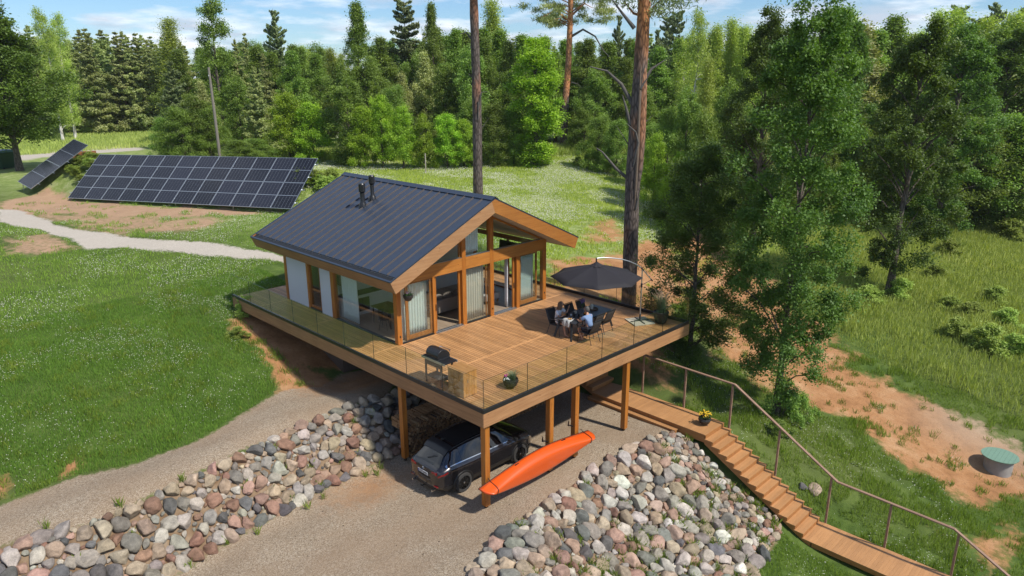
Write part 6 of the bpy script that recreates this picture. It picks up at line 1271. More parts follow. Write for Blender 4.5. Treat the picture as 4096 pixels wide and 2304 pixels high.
TREES = [
('linden', 2.6, 70.8, 16.8, 0.83, 'large dense leafy tree with grey trunk, leftmost, beside the green bins', None),
('pine3', 18.3, 133.6, 14.8, 1.24, 'grey-green young pine in the row beyond the left meadow', 'row of young pines beyond the left meadow'),
('pine1', 20.3, 134.8, 15.5, 1.11, 'grey-green young pine in the row beyond the left meadow', 'row of young pines beyond the left meadow'),
('pine2', 21.2, 131.5, 14.9, 0.99, 'grey-green young pine in the row beyond the left meadow', 'row of young pines beyond the left meadow'),
('pine2', 20.4, 122.8, 15.6, 1.04, 'grey-green young pine in the row beyond the left meadow', 'row of young pines beyond the left meadow'),
('pine2', 24.9, 134.2, 15.6, 1.04, 'grey-green young pine in the row beyond the left meadow', 'row of young pines beyond the left meadow'),
('pine2', 25.1, 128.7, 15.9, 1.06, 'grey-green young pine in the row beyond the left meadow', 'row of young pines beyond the left meadow'),
('pine2', 24.3, 120.2, 16.8, 1.12, 'grey-green young pine in the row beyond the left meadow', 'row of young pines beyond the left meadow'),
('pine2', 27.5, 125.8, 15.5, 1.03, 'grey-green young pine in the row beyond the left meadow', 'row of young pines beyond the left meadow'),
('pine2', 31.4, 133.1, 16.7, 1.11, 'grey-green young pine in the row beyond the left meadow', 'row of young pines beyond the left meadow'),
('pine2', 29.2, 121.1, 16.5, 1.1, 'grey-green young pine in the row beyond the left meadow', 'row of young pines beyond the left meadow'),
('pine1', 30.5, 120.4, 15.8, 1.13, 'grey-green young pine in the row beyond the left meadow', 'row of young pines beyond the left meadow'),
('pine2', 31.8, 119.7, 16.3, 1.09, 'grey-green young pine in the row beyond the left meadow', 'row of young pines beyond the left meadow'),
('pine1', 37.8, 132.0, 15.9, 1.14, 'grey-green young pine in the row beyond the left meadow', 'row of young pines beyond the left meadow'),
('pine1', 35.1, 120.0, 14.7, 1.05, 'grey-green young pine in the row beyond the left meadow', 'row of young pines beyond the left meadow'),
('pine1', 26.4, 165.0, 19.3, 1.38, 'grey-green young pine in the row beyond the left meadow', 'row of young pines beyond the left meadow'),
('pine1', 34.7, 161.1, 18.7, 1.34, 'grey-green young pine in the row beyond the left meadow', 'row of young pines beyond the left meadow'),
('pine2', 33.4, 149.9, 17.5, 1.16, 'grey-green young pine in the row beyond the left meadow', 'row of young pines beyond the left meadow'),
('pine1', 36.6, 153.6, 18.4, 1.31, 'grey-green young pine in the row beyond the left meadow', 'row of young pines beyond the left meadow'),
('pine1', 38.0, 145.7, 17.9, 1.28, 'grey-green young pine in the row beyond the left meadow', 'row of young pines beyond the left meadow'),
('pine1', 46.2, 159.5, 18.0, 1.29, 'grey-green young pine in the row beyond the left meadow', 'row of young pines beyond the left meadow'),
('pine2', 43.5, 146.3, 17.1, 1.14, 'grey-green young pine in the row beyond the left meadow', 'row of young pines beyond the left meadow'),
('pine2', 46.4, 147.7, 17.1, 1.14, 'grey-green young pine in the row beyond the left meadow', 'row of young pines beyond the left meadow'),
('birch2', 16.1, 109.7, 19.6, 0.65, 'tallest pale tree rising left of the grey-green pines', 'tall pale trees behind the left pines'),
('birch2', 18.7, 113.2, 19.2, 0.67, 'tall pale tree, the lower one right of the tallest, left of the grey-green pines', 'tall pale trees behind the left pines'),
('birch1', 35.2, 114.3, 18.6, 1.26, 'yellowish birch above the dark pine left of the utility pole', None),
('pine1', 30.1, 96.9, 14.3, 0.77, 'large grey-green pine just left of the utility pole', None),
('dpine', 23.3, 83.5, 11.2, 0.73, 'dark pine with drooping branches behind the roadside bushes', None),
('broad3', 16.0, 68.0, 4.9, 0.41, 'mid green leafy tree in the thicket around the utility pole', 'thicket of leafy trees around the utility pole'),
('broad3', 16.9, 65.6, 6.0, 0.54, 'mid green leafy tree in the thicket around the utility pole', 'thicket of leafy trees around the utility pole'),
('broad1', 18.7, 65.9, 7.1, 0.57, 'mid green leafy tree in the thicket around the utility pole', 'thicket of leafy trees around the utility pole'),
('broad3', 19.3, 64.6, 6.0, 0.49, 'mid green leafy tree in the thicket around the utility pole', 'thicket of leafy trees around the utility pole'),
('broad3', 18.7, 56.2, 2.9, 0.44, 'mid green leafy tree in the thicket around the utility pole', 'thicket of leafy trees around the utility pole'),
('broad3', 21.0, 57.3, 2.9, 0.4, 'mid green leafy tree in the thicket around the utility pole', 'thicket of leafy trees around the utility pole'),
('broad1', 27.8, 75.1, 9.1, 0.58, 'mid green leafy tree in the thicket around the utility pole', 'thicket of leafy trees around the utility pole'),
('willow', 22.9, 74.0, 8.6, 0.59, 'mid green leafy tree in the thicket around the utility pole', 'thicket of leafy trees around the utility pole'),
('loose', 27.5, 79.6, 19.5, 0.77, 'very tall thin leafy tree rising above the utility pole', None),
('pine3', 25.9, 66.0, 10.0, 0.71, 'grey-green pine between the utility pole and the bright maple', 'dark conifers right of the utility pole'),
('pine1', 31.1, 81.3, 13.9, 0.68, 'grey-green pine between the utility pole and the bright maple', 'dark conifers right of the utility pole'),
('pine2', 37.4, 91.6, 15.4, 0.67, 'grey-green pine between the utility pole and the bright maple', 'dark conifers right of the utility pole'),
('pine1', 31.4, 74.5, 11.9, 0.64, 'grey-green pine between the utility pole and the bright maple', 'dark conifers right of the utility pole'),
('dpine', 38.5, 84.3, 18.1, 1.03, 'broad dark pine with upturned branches standing out against the sky', None),
('bright1', 24.9, 57.6, 7.4, 0.7, 'bright green maple directly above the long solar array, the left one', 'maples above the solar array'),
('bright1', 26.1, 54.7, 6.6, 0.65, 'bright green maple directly above the long solar array, the right one', 'maples above the solar array'),
('broad2', 43.9, 89.8, 14.0, 0.82, 'leafy tree on the skyline above the solar array', 'pale leafy trees on the skyline left of the ridge'),
('birch1', 45.7, 90.0, 13.7, 0.76, 'leafy tree on the skyline above the solar array', 'pale leafy trees on the skyline left of the ridge'),
('broad1', 51.1, 96.1, 14.4, 1.03, 'leafy tree on the skyline above the solar array', 'pale leafy trees on the skyline left of the ridge'),
('broad1', 53.7, 97.5, 13.9, 1.0, 'leafy tree on the skyline above the solar array', 'pale leafy trees on the skyline left of the ridge'),
('birch1', 46.0, 82.2, 13.1, 0.73, 'leafy tree on the skyline above the solar array', 'pale leafy trees on the skyline left of the ridge'),
('birch1', 58.3, 99.3, 13.0, 0.72, 'leafy tree on the skyline above the solar array', 'pale leafy trees on the skyline left of the ridge'),
('birch1', 48.6, 101.0, 12.4, 0.69, 'leafy tree on the skyline above the solar array', 'pale leafy trees on the skyline left of the ridge'),
('broad2', 49.0, 93.9, 11.6, 0.68, 'leafy tree on the skyline above the solar array', 'pale leafy trees on the skyline left of the ridge'),
('broad1', 47.3, 85.0, 10.8, 0.77, 'leafy tree on the skyline above the solar array', 'pale leafy trees on the skyline left of the ridge'),
('broad2', 37.2, 61.9, 17.8, 0.73, 'very tall full leafy tree above the cabin roof ridge end', None),
('broad1', 28.3, 51.0, 9.1, 0.63, 'dark leafy tree with a low crown beyond the end of the solar array', None),
('broad1', 34.5, 56.5, 11.2, 0.69, 'dark leafy tree below the very tall one above the roof ridge', None),
('bright1', 28.4, 48.5, 6.4, 0.53, 'bright yellow-green maple at the edge of the clover meadow', 'maples along the edge of the clover meadow'),
('bright1', 29.9, 47.5, 7.5, 0.56, 'bright yellow-green maple at the edge of the clover meadow', 'maples along the edge of the clover meadow'),
('bright1', 31.6, 46.3, 6.5, 0.5, 'bright yellow-green maple at the edge of the clover meadow', 'maples along the edge of the clover meadow'),
('bright2', 33.3, 45.0, 5.6, 0.5, 'bright yellow-green maple at the edge of the clover meadow', 'maples along the edge of the clover meadow'),
('bright1', 35.2, 43.5, 5.7, 0.56, 'bright yellow-green maple at the edge of the clover meadow', 'maples along the edge of the clover meadow'),
('bright2', 36.6, 42.3, 5.0, 0.5, 'bright yellow-green maple at the edge of the clover meadow', 'maples along the edge of the clover meadow'),
('tallpine', 51.5, 71.4, 19.3, 0.76, 'slender pine with orange trunk left of the bare grey pine trunk', None),
('willow', 47.2, 62.0, 12.1, 0.82, 'grey-green willow-like tree below the slender pine', None),
('willow', 43.7, 62.2, 9.4, 0.68, 'grey-green willow-like tree left of the other, above the maples', None),
('broad2', 50.7, 64.4, 18.7, 0.57, 'tall leafy tree between the slender pine and the bare grey trunk', None),
('birch1', 63.7, 66.3, 19.9, 1.14, 'pale birch on the skyline right of the bare grey trunk', None),
('broad2', 46.6, 54.8, 14.8, 0.67, 'mid green leafy tree at the forest edge behind the clover meadow', 'leafy trees in the middle of the forest edge'),
('broad1', 45.2, 50.7, 12.5, 0.58, 'mid green leafy tree at the forest edge behind the clover meadow', 'leafy trees in the middle of the forest edge'),
('broad2', 47.9, 50.9, 13.7, 0.59, 'mid green leafy tree at the forest edge behind the clover meadow', 'leafy trees in the middle of the forest edge'),
('broad2', 51.1, 50.6, 13.4, 0.61, 'mid green leafy tree at the forest edge behind the clover meadow', 'leafy trees in the middle of the forest edge'),
('broad1', 46.2, 44.2, 10.7, 0.55, 'mid green leafy tree at the forest edge behind the clover meadow', 'leafy trees in the middle of the forest edge'),
('broad3', 38.7, 43.1, 7.4, 0.47, 'mid green leafy tree at the forest edge behind the clover meadow', 'leafy trees in the middle of the forest edge'),
('broad3', 39.5, 41.0, 6.9, 0.44, 'mid green leafy tree at the forest edge behind the clover meadow', 'leafy trees in the middle of the forest edge'),
('broad3', 41.7, 40.2, 6.3, 0.39, 'mid green leafy tree at the forest edge behind the clover meadow', 'leafy trees in the middle of the forest edge'),
('broad1', 44.2, 54.2, 10.4, 0.59, 'mid green leafy tree at the forest edge behind the clover meadow', 'leafy trees in the middle of the forest edge'),
('broad3', 35.7, 53.2, 8.5, 0.48, 'mid green leafy tree at the forest edge behind the clover meadow', 'leafy trees in the middle of the forest edge'),
('broad1', 47.3, 64.5, 11.9, 0.59, 'mid green leafy tree at the forest edge behind the clover meadow', 'leafy trees in the middle of the forest edge'),
('broad2', 64.2, 54.2, 12.8, 0.62, 'mid green leafy tree at the forest edge behind the clover meadow', 'leafy trees in the middle of the forest edge'),
('broad1', 66.0, 52.1, 10.6, 0.69, 'mid green leafy tree at the forest edge behind the clover meadow', 'leafy trees in the middle of the forest edge'),
('broad3', 54.5, 40.9, 5.9, 0.44, 'mid green leafy tree at the forest edge behind the clover meadow', 'leafy trees in the middle of the forest edge'),
('broad1', 56.8, 41.3, 10.1, 0.59, 'mid green leafy tree at the forest edge behind the clover meadow', 'leafy trees in the middle of the forest edge'),
('broad3', 47.7, 33.5, 6.0, 0.44, 'mid green leafy tree at the forest edge behind the clover meadow', 'leafy trees in the middle of the forest edge'),
('broad3', 47.3, 30.7, 6.0, 0.38, 'mid green leafy tree at the forest edge behind the clover meadow', 'leafy trees in the middle of the forest edge'),
('broad2', 60.7, 39.5, 11.7, 0.55, 'mid green leafy tree at the forest edge behind the clover meadow', 'leafy trees in the middle of the forest edge'),
('broad1', 52.0, 31.0, 9.1, 0.53, 'mid green leafy tree at the forest edge behind the clover meadow', 'leafy trees in the middle of the forest edge'),
('broad3', 45.8, 25.8, 6.5, 0.41, 'mid green leafy tree at the forest edge behind the clover meadow', 'leafy trees in the middle of the forest edge'),
('column', 42.9, 38.1, 13.4, 0.9, 'dense bright green tree of columnar shape standing free in front of the orange pine', None),
('dpine', 75.9, 52.6, 18.2, 0.66, 'dark pine between the orange pine and the scarred pine trunk', None),
('tallpine', 80.6, 45.8, 19.0, 0.54, 'dark pine on the skyline right of the scarred pine', 'pines on the skyline right of the scarred pine'),
('dpine', 75.9, 45.7, 16.2, 0.63, 'dark pine on the skyline right of the scarred pine', 'pines on the skyline right of the scarred pine'),
('tallpine', 86.5, 51.3, 18.9, 0.53, 'dark pine on the skyline right of the scarred pine', 'pines on the skyline right of the scarred pine'),
('dpine', 81.1, 41.2, 15.3, 0.56, 'dark pine on the skyline right of the scarred pine', 'pines on the skyline right of the scarred pine'),
('birch2', 61.1, 31.8, 15.4, 0.61, 'pale green birch in the group right of the scarred pine', 'birches right of the scarred pine'),
('birch2', 58.3, 28.6, 18.1, 0.58, 'pale green birch in the group right of the scarred pine', 'birches right of the scarred pine'),
('birch1', 64.6, 29.9, 16.2, 0.73, 'pale green birch in the group right of the scarred pine', 'birches right of the scarred pine'),
('birch1', 67.1, 29.5, 17.1, 0.79, 'pale green birch in the group right of the scarred pine', 'birches right of the scarred pine'),
('birch1', 66.0, 27.2, 16.4, 0.78, 'pale green birch in the group right of the scarred pine', 'birches right of the scarred pine'),
('birch1', 52.0, 23.6, 12.8, 0.54, 'pale green birch in the group right of the scarred pine', 'birches right of the scarred pine'),
('birch1', 71.2, 28.1, 16.8, 0.68, 'pale green birch in the group right of the scarred pine', 'birches right of the scarred pine'),
('broad3', 41.8, 21.0, 8.9, 0.39, 'mid green leafy tree on the slope right of the scarred pine', 'leafy trees on the slope right of the scarred pine'),
('broad1', 40.9, 18.7, 10.5, 0.42, 'mid green leafy tree on the slope right of the scarred pine', 'leafy trees on the slope right of the scarred pine'),
('broad3', 38.4, 15.2, 9.4, 0.41, 'mid green leafy tree on the slope right of the scarred pine', 'leafy trees on the slope right of the scarred pine'),
('broad1', 40.9, 14.9, 11.5, 0.45, 'mid green leafy tree on the slope right of the scarred pine', 'leafy trees on the slope right of the scarred pine'),
('broad3', 39.8, 12.6, 10.4, 0.43, 'mid green leafy tree on the slope right of the scarred pine', 'leafy trees on the slope right of the scarred pine'),
('bright1', 38.0, 19.7, 6.7, 0.39, 'mid green leafy tree on the slope right of the scarred pine', 'leafy trees on the slope right of the scarred pine'),
('bright2', 35.6, 16.0, 5.9, 0.44, 'mid green leafy tree on the slope right of the scarred pine', 'leafy trees on the slope right of the scarred pine'),
('broad3', 46.1, 13.4, 11.6, 0.48, 'mid green leafy tree on the slope right of the scarred pine', 'leafy trees on the slope right of the scarred pine'),
('broad1', 50.6, 13.1, 12.9, 0.56, 'mid green leafy tree on the slope right of the scarred pine', 'leafy trees on the slope right of the scarred pine'),
('broad3', 47.6, 10.1, 11.4, 0.47, 'mid green leafy tree on the slope right of the scarred pine', 'leafy trees on the slope right of the scarred pine'),
('willow', 38.6, 10.5, 8.5, 0.46, 'mid green leafy tree on the slope right of the scarred pine', 'leafy trees on the slope right of the scarred pine'),
('oak2', 14.9, 1.7, 10.3, 0.63, 'oak standing close behind the right corner of the terrace', None),
('oak1', 14.3, -3.0, 17.5, 0.62, 'tallest dark oak, with its trunk rising beside the handrail', None),
('oak3', 35.0, -0.7, 16.8, 0.7, 'oak in the middle of the right slope, behind the tallest oak', None),
('oak3', 36.0, 9.5, 17.1, 0.66, 'oak directly behind the crown of the tallest oak', None),
('oak3', 67.7, 1.5, 17.0, 1.04, 'oak on the right with a thin dark trunk above the meadow', None),
('oak3', 52.8, 1.7, 17.0, 0.82, 'oak between the other oaks of the right slope', None),
('oak3', 50.0, 10.0, 17.6, 0.77, 'oak farthest back, behind the crowns of the right slope oaks', None),
('birch1', 87.8, 26.5, 19.9, 1.11, 'leafy tree in the mixed forest behind the right meadow', 'trees behind the right meadow'),
('birch1', 85.8, 23.7, 19.7, 1.1, 'leafy tree in the mixed forest behind the right meadow', 'trees behind the right meadow'),
('willow', 76.6, 18.4, 17.7, 1.77, 'leafy tree in the mixed forest behind the right meadow', 'trees behind the right meadow'),
('broad2', 78.9, 17.5, 17.4, 1.03, 'leafy tree in the mixed forest behind the right meadow', 'trees behind the right meadow'),
('broad2', 89.9, 19.5, 19.5, 1.15, 'leafy tree in the mixed forest behind the right meadow', 'trees behind the right meadow'),
('broad1', 89.9, 17.7, 17.2, 1.23, 'leafy tree in the mixed forest behind the right meadow', 'trees behind the right meadow'),
('birch1', 81.6, 13.4, 17.1, 0.95, 'leafy tree in the mixed forest behind the right meadow', 'trees behind the right meadow'),
('birch1', 87.6, 13.5, 19.7, 1.09, 'leafy tree in the mixed forest behind the right meadow', 'trees behind the right meadow'),
('birch1', 89.8, 12.5, 20.0, 1.11, 'leafy tree in the mixed forest behind the right meadow', 'trees behind the right meadow'),
('broad2', 76.3, 7.5, 18.0, 1.06, 'leafy tree in the mixed forest behind the right meadow', 'trees behind the right meadow'),
('birch1', 91.8, 9.7, 19.2, 1.07, 'leafy tree in the mixed forest behind the right meadow', 'trees behind the right meadow'),
('broad2', 74.4, 4.3, 17.5, 1.03, 'leafy tree in the mixed forest behind the right meadow', 'trees behind the right meadow'),
('birch1', 76.5, 3.4, 19.0, 1.06, 'leafy tree in the mixed forest behind the right meadow', 'trees behind the right meadow'),
('broad1', 88.5, 4.4, 19.1, 1.37, 'leafy tree in the mixed forest behind the right meadow', 'trees behind the right meadow'),
('willow', 76.6, 0.9, 19.1, 1.91, 'leafy tree in the mixed forest behind the right meadow', 'trees behind the right meadow'),
('broad2', 84.9, 1.0, 18.7, 1.1, 'leafy tree in the mixed forest behind the right meadow', 'trees behind the right meadow'),
('broad3', 57.7, 11.8, 9.6, 0.8, 'leafy tree in the mixed forest behind the right meadow', 'trees behind the right meadow'),
('broad3', 55.0, 9.3, 7.9, 0.65, 'leafy tree in the mixed forest behind the right meadow', 'trees behind the right meadow'),
('broad3', 58.7, 8.7, 10.0, 0.84, 'leafy tree in the mixed forest behind the right meadow', 'trees behind the right meadow'),
('broad3', 56.8, 6.6, 8.2, 0.68, 'leafy tree in the mixed forest behind the right meadow', 'trees behind the right meadow'),
('willow', 60.7, 6.4, 10.4, 1.04, 'leafy tree in the mixed forest behind the right meadow', 'trees behind the right meadow'),
('willow', 61.3, 4.9, 7.8, 0.78, 'leafy tree in the mixed forest behind the right meadow', 'trees behind the right meadow'),
('broad3', 61.8, 3.0, 9.6, 0.8, 'leafy tree in the mixed forest behind the right meadow', 'trees behind the right meadow'),
('broad3', 59.9, 1.5, 9.9, 0.83, 'leafy tree in the mixed forest behind the right meadow', 'trees behind the right meadow'),
('broad3', 66.7, 1.5, 9.4, 0.78, 'leafy tree in the mixed forest behind the right meadow', 'trees behind the right meadow'),
('broad3', 63.2, -0.9, 10.4, 0.87, 'leafy tree in the mixed forest behind the right meadow', 'trees behind the right meadow'),
('broad3', 63.6, -2.2, 10.0, 0.83, 'leafy tree in the mixed forest behind the right meadow', 'trees behind the right meadow'),
('tallpine', 100.6, 15.0, 21.1, 0.62, 'tall pine rising above the mixed forest on the right', 'tall trees above the right forest'),
('tallpine', 101.6, 11.0, 21.3, 0.62, 'tall pine rising above the mixed forest on the right', 'tall trees above the right forest'),
('tallpine', 102.3, 7.6, 21.8, 0.62, 'tall pine rising above the mixed forest on the right', 'tall trees above the right forest'),
('tallpine', 101.2, 12.8, 19.6, 0.62, 'tall pine rising above the mixed forest on the right', 'tall trees above the right forest'),
('birch1', 102.0, 9.3, 20.1, 0.72, 'birch rising above the mixed forest on the right', 'birches above the right forest'),
('broad2', 36.3, 76.4, 12.6, 0.74, 'broad leafy tree standing in the middle rows of the forest', 'middle rows of the forest'),
('broad2', 41.2, 78.2, 12.3, 0.72, 'broad leafy tree standing in the middle rows of the forest', 'middle rows of the forest'),
('broad2', 39.1, 70.2, 10.9, 0.64, 'broad leafy tree standing in the middle rows of the forest', 'middle rows of the forest'),
('broad2', 29.9, 88.4, 12.4, 0.73, 'broad leafy tree standing in the middle rows of the forest', 'middle rows of the forest'),
('broad2', 31.5, 83.3, 12.8, 0.75, 'broad leafy tree standing in the middle rows of the forest', 'middle rows of the forest'),
('broad2', 52.1, 75.9, 14.2, 0.84, 'broad leafy tree standing in the middle rows of the forest', 'middle rows of the forest'),
('broad2', 56.2, 67.6, 14.9, 0.88, 'broad leafy tree standing in the middle rows of the forest', 'middle rows of the forest'),
('broad2', 63.3, 58.2, 14.1, 0.83, 'broad leafy tree standing in the middle rows of the forest', 'middle rows of the forest'),
('broad2', 67.8, 43.3, 14.3, 0.84, 'broad leafy tree standing in the middle rows of the forest', 'middle rows of the forest'),
('broad2', 66.1, 38.8, 13.5, 0.79, 'broad leafy tree standing in the middle rows of the forest', 'middle rows of the forest'),
('broad2', 46.3, 70.2, 14.3, 0.84, 'broad leafy tree standing in the middle rows of the forest', 'middle rows of the forest'),
('broad2', 53.0, 72.8, 14.4, 0.85, 'broad leafy tree standing in the middle rows of the forest', 'middle rows of the forest'),
('broad2', 57.4, 71.8, 16.1, 0.95, 'broad leafy tree standing in the middle rows of the forest', 'middle rows of the forest'),
('broad2', 52.8, 60.0, 14.9, 0.88, 'broad leafy tree standing in the middle rows of the forest', 'middle rows of the forest'),
('broad2', 57.1, 61.5, 15.7, 0.93, 'broad leafy tree standing in the middle rows of the forest', 'middle rows of the forest'),
('broad2', 57.5, 58.3, 15.3, 0.9, 'broad leafy tree standing in the middle rows of the forest', 'middle rows of the forest'),
('broad2', 58.0, 55.0, 14.6, 0.86, 'broad leafy tree standing in the middle rows of the forest', 'middle rows of the forest'),
('broad2', 66.1, 58.1, 14.9, 0.87, 'broad leafy tree standing in the middle rows of the forest', 'middle rows of the forest'),
('broad2', 71.0, 58.6, 14.8, 0.87, 'broad leafy tree standing in the middle rows of the forest', 'middle rows of the forest'),
('broad2', 67.1, 50.8, 14.6, 0.86, 'broad leafy tree standing in the middle rows of the forest', 'middle rows of the forest'),
('broad2', 71.9, 51.2, 14.5, 0.85, 'broad leafy tree standing in the middle rows of the forest', 'middle rows of the forest'),
('broad2', 70.4, 46.5, 14.8, 0.87, 'broad leafy tree standing in the middle rows of the forest', 'middle rows of the forest'),
('broad2', 69.2, 37.6, 14.9, 0.87, 'broad leafy tree standing in the middle rows of the forest', 'middle rows of the forest'),
('broad2', 73.0, 35.3, 16.1, 0.95, 'broad leafy tree standing in the middle rows of the forest', 'middle rows of the forest'),
('broad2', 72.7, 31.7, 16.7, 0.98, 'broad leafy tree standing in the middle rows of the forest', 'middle rows of the forest'),
('broad2', 72.6, 27.5, 17.3, 1.02, 'broad leafy tree standing in the middle rows of the forest', 'middle rows of the forest'),
('broad2', 75.8, 25.5, 17.1, 1.0, 'broad leafy tree standing in the middle rows of the forest', 'middle rows of the forest'),
('broad2', 28.8, 95.3, 13.3, 0.78, 'broad leafy tree standing in the middle rows of the forest', 'middle rows of the forest'),
('broad2', 33.0, 90.3, 13.5, 0.79, 'broad leafy tree standing in the middle rows of the forest', 'middle rows of the forest'),
('broad2', 36.0, 85.6, 13.5, 0.8, 'broad leafy tree standing in the middle rows of the forest', 'middle rows of the forest'),
('broad2', 37.0, 82.8, 12.6, 0.74, 'broad leafy tree standing in the middle rows of the forest', 'middle rows of the forest'),
('broad2', 41.3, 82.8, 13.3, 0.78, 'broad leafy tree standing in the middle rows of the forest', 'middle rows of the forest'),
('broad1', 12.9, 200.7, 17.9, 1.28, 'tree in the far rows of the forest', 'far rows of the forest'),
('broad1', 15.7, 198.7, 18.6, 1.33, 'tree in the far rows of the forest', 'far rows of the forest'),
('broad2', 14.0, 169.0, 16.2, 0.95, 'tree in the far rows of the forest', 'far rows of the forest'),
('broad2', 17.1, 173.1, 17.9, 1.05, 'tree in the far rows of the forest', 'far rows of the forest'),
('pine2', 23.0, 198.5, 18.7, 1.25, 'tree in the far rows of the forest', 'far rows of the forest'),
('broad2', 26.0, 200.5, 18.0, 1.06, 'tree in the far rows of the forest', 'far rows of the forest'),
('broad2', 26.5, 189.9, 17.3, 1.02, 'tree in the far rows of the forest', 'far rows of the forest'),
('birch1', 31.5, 201.1, 17.5, 0.97, 'tree in the far rows of the forest', 'far rows of the forest'),
('birch1', 36.9, 206.9, 18.6, 1.03, 'tree in the far rows of the forest', 'far rows of the forest'),
('broad1', 29.2, 162.0, 17.0, 1.22, 'tree in the far rows of the forest', 'far rows of the forest'),
('birch1', 28.6, 154.7, 16.1, 0.89, 'tree in the far rows of the forest', 'far rows of the forest'),
('birch1', 41.4, 194.9, 18.0, 1.0, 'tree in the far rows of the forest', 'far rows of the forest'),
('birch1', 40.8, 180.9, 16.7, 0.93, 'tree in the far rows of the forest', 'far rows of the forest'),
('broad2', 35.3, 149.7, 16.6, 0.97, 'tree in the far rows of the forest', 'far rows of the forest'),
('birch1', 40.2, 157.8, 15.2, 0.85, 'tree in the far rows of the forest', 'far rows of the forest'),
('pine1', 40.1, 149.1, 15.1, 1.08, 'tree in the far rows of the forest', 'far rows of the forest'),
('pine1', 58.0, 196.9, 17.1, 1.22, 'tree in the far rows of the forest', 'far rows of the forest'),
('pine1', 54.8, 176.2, 15.1, 1.08, 'tree in the far rows of the forest', 'far rows of the forest'),
('broad2', 58.8, 178.8, 15.4, 0.9, 'tree in the far rows of the forest', 'far rows of the forest'),
('pine1', 57.2, 164.1, 16.2, 1.16, 'tree in the far rows of the forest', 'far rows of the forest'),
('broad2', 71.5, 190.2, 17.0, 1.0, 'tree in the far rows of the forest', 'far rows of the forest'),
('broad1', 54.0, 143.5, 15.7, 1.12, 'tree in the far rows of the forest', 'far rows of the forest'),
('pine2', 67.9, 168.6, 16.2, 1.08, 'tree in the far rows of the forest', 'far rows of the forest'),
('broad2', 80.0, 183.3, 18.5, 1.09, 'tree in the far rows of the forest', 'far rows of the forest'),
('broad1', 70.7, 157.9, 17.5, 1.25, 'tree in the far rows of the forest', 'far rows of the forest'),
('broad1', 75.9, 162.5, 17.2, 1.23, 'tree in the far rows of the forest', 'far rows of the forest'),
('pine1', 75.7, 154.1, 14.7, 1.05, 'tree in the far rows of the forest', 'far rows of the forest'),
('pine2', 77.3, 151.5, 14.1, 0.94, 'tree in the far rows of the forest', 'far rows of the forest'),
('broad1', 88.6, 166.1, 14.1, 1.01, 'tree in the far rows of the forest', 'far rows of the forest'),
('birch1', 102.8, 181.9, 15.0, 0.84, 'tree in the far rows of the forest', 'far rows of the forest'),
('birch1', 88.5, 148.7, 12.3, 0.68, 'tree in the far rows of the forest', 'far rows of the forest'),
('pine1', 86.6, 141.4, 11.8, 0.85, 'tree in the far rows of the forest', 'far rows of the forest'),
('birch1', 55.8, 90.3, 11.7, 0.65, 'tree in the far rows of the forest', 'far rows of the forest'),
('broad2', 65.5, 99.8, 13.7, 0.81, 'tree in the far rows of the forest', 'far rows of the forest'),
('pine2', 87.4, 125.7, 16.7, 1.11, 'tree in the far rows of the forest', 'far rows of the forest'),
('pine2', 86.1, 118.3, 17.7, 1.18, 'tree in the far rows of the forest', 'far rows of the forest'),
('broad1', 70.3, 93.7, 15.8, 1.13, 'tree in the far rows of the forest', 'far rows of the forest'),
('pine2', 72.5, 93.5, 16.8, 1.12, 'tree in the far rows of the forest', 'far rows of the forest'),
('broad2', 85.3, 105.0, 17.5, 1.03, 'tree in the far rows of the forest', 'far rows of the forest'),
('broad1', 97.7, 113.3, 19.6, 1.4, 'tree in the far rows of the forest', 'far rows of the forest'),
('pine1', 87.1, 98.6, 17.4, 1.24, 'tree in the far rows of the forest', 'far rows of the forest'),
('broad2', 72.5, 77.7, 15.4, 0.91, 'tree in the far rows of the forest', 'far rows of the forest'),
('broad1', 72.6, 75.9, 14.6, 1.04, 'tree in the far rows of the forest', 'far rows of the forest'),
('pine2', 94.3, 92.6, 16.9, 1.12, 'tree in the far rows of the forest', 'far rows of the forest'),
('birch1', 101.0, 96.1, 15.3, 0.85, 'tree in the far rows of the forest', 'far rows of the forest'),
('birch1', 108.9, 98.8, 16.7, 0.93, 'tree in the far rows of the forest', 'far rows of the forest'),
('pine1', 97.0, 83.9, 15.4, 1.1, 'tree in the far rows of the forest', 'far rows of the forest'),
('broad2', 107.4, 89.5, 16.8, 0.99, 'tree in the far rows of the forest', 'far rows of the forest'),
('broad2', 100.4, 80.5, 16.5, 0.97, 'tree in the far rows of the forest', 'far rows of the forest'),
('pine1', 104.9, 81.1, 16.6, 1.18, 'tree in the far rows of the forest', 'far rows of the forest'),
('broad2', 101.8, 75.1, 16.3, 0.96, 'tree in the far rows of the forest', 'far rows of the forest'),
('pine2', 95.1, 67.8, 15.5, 1.03, 'tree in the far rows of the forest', 'far rows of the forest'),
('pine2', 88.8, 59.1, 15.3, 1.02, 'tree in the far rows of the forest', 'far rows of the forest'),
('pine2', 118.2, 76.0, 18.7, 1.25, 'tree in the far rows of the forest', 'far rows of the forest'),
('pine2', 116.6, 73.4, 16.9, 1.12, 'tree in the far rows of the forest', 'far rows of the forest'),
('pine1', 121.5, 71.5, 17.8, 1.27, 'tree in the far rows of the forest', 'far rows of the forest'),
('pine1', 110.2, 62.1, 17.3, 1.23, 'tree in the far rows of the forest', 'far rows of the forest'),
('broad1', 117.2, 64.2, 17.0, 1.21, 'tree in the far rows of the forest', 'far rows of the forest'),
('pine2', 119.2, 62.3, 18.3, 1.22, 'tree in the far rows of the forest', 'far rows of the forest'),
('birch1', 101.9, 48.6, 17.0, 0.94, 'tree in the far rows of the forest', 'far rows of the forest'),
('broad2', 118.5, 55.3, 18.4, 1.08, 'tree in the far rows of the forest', 'far rows of the forest'),
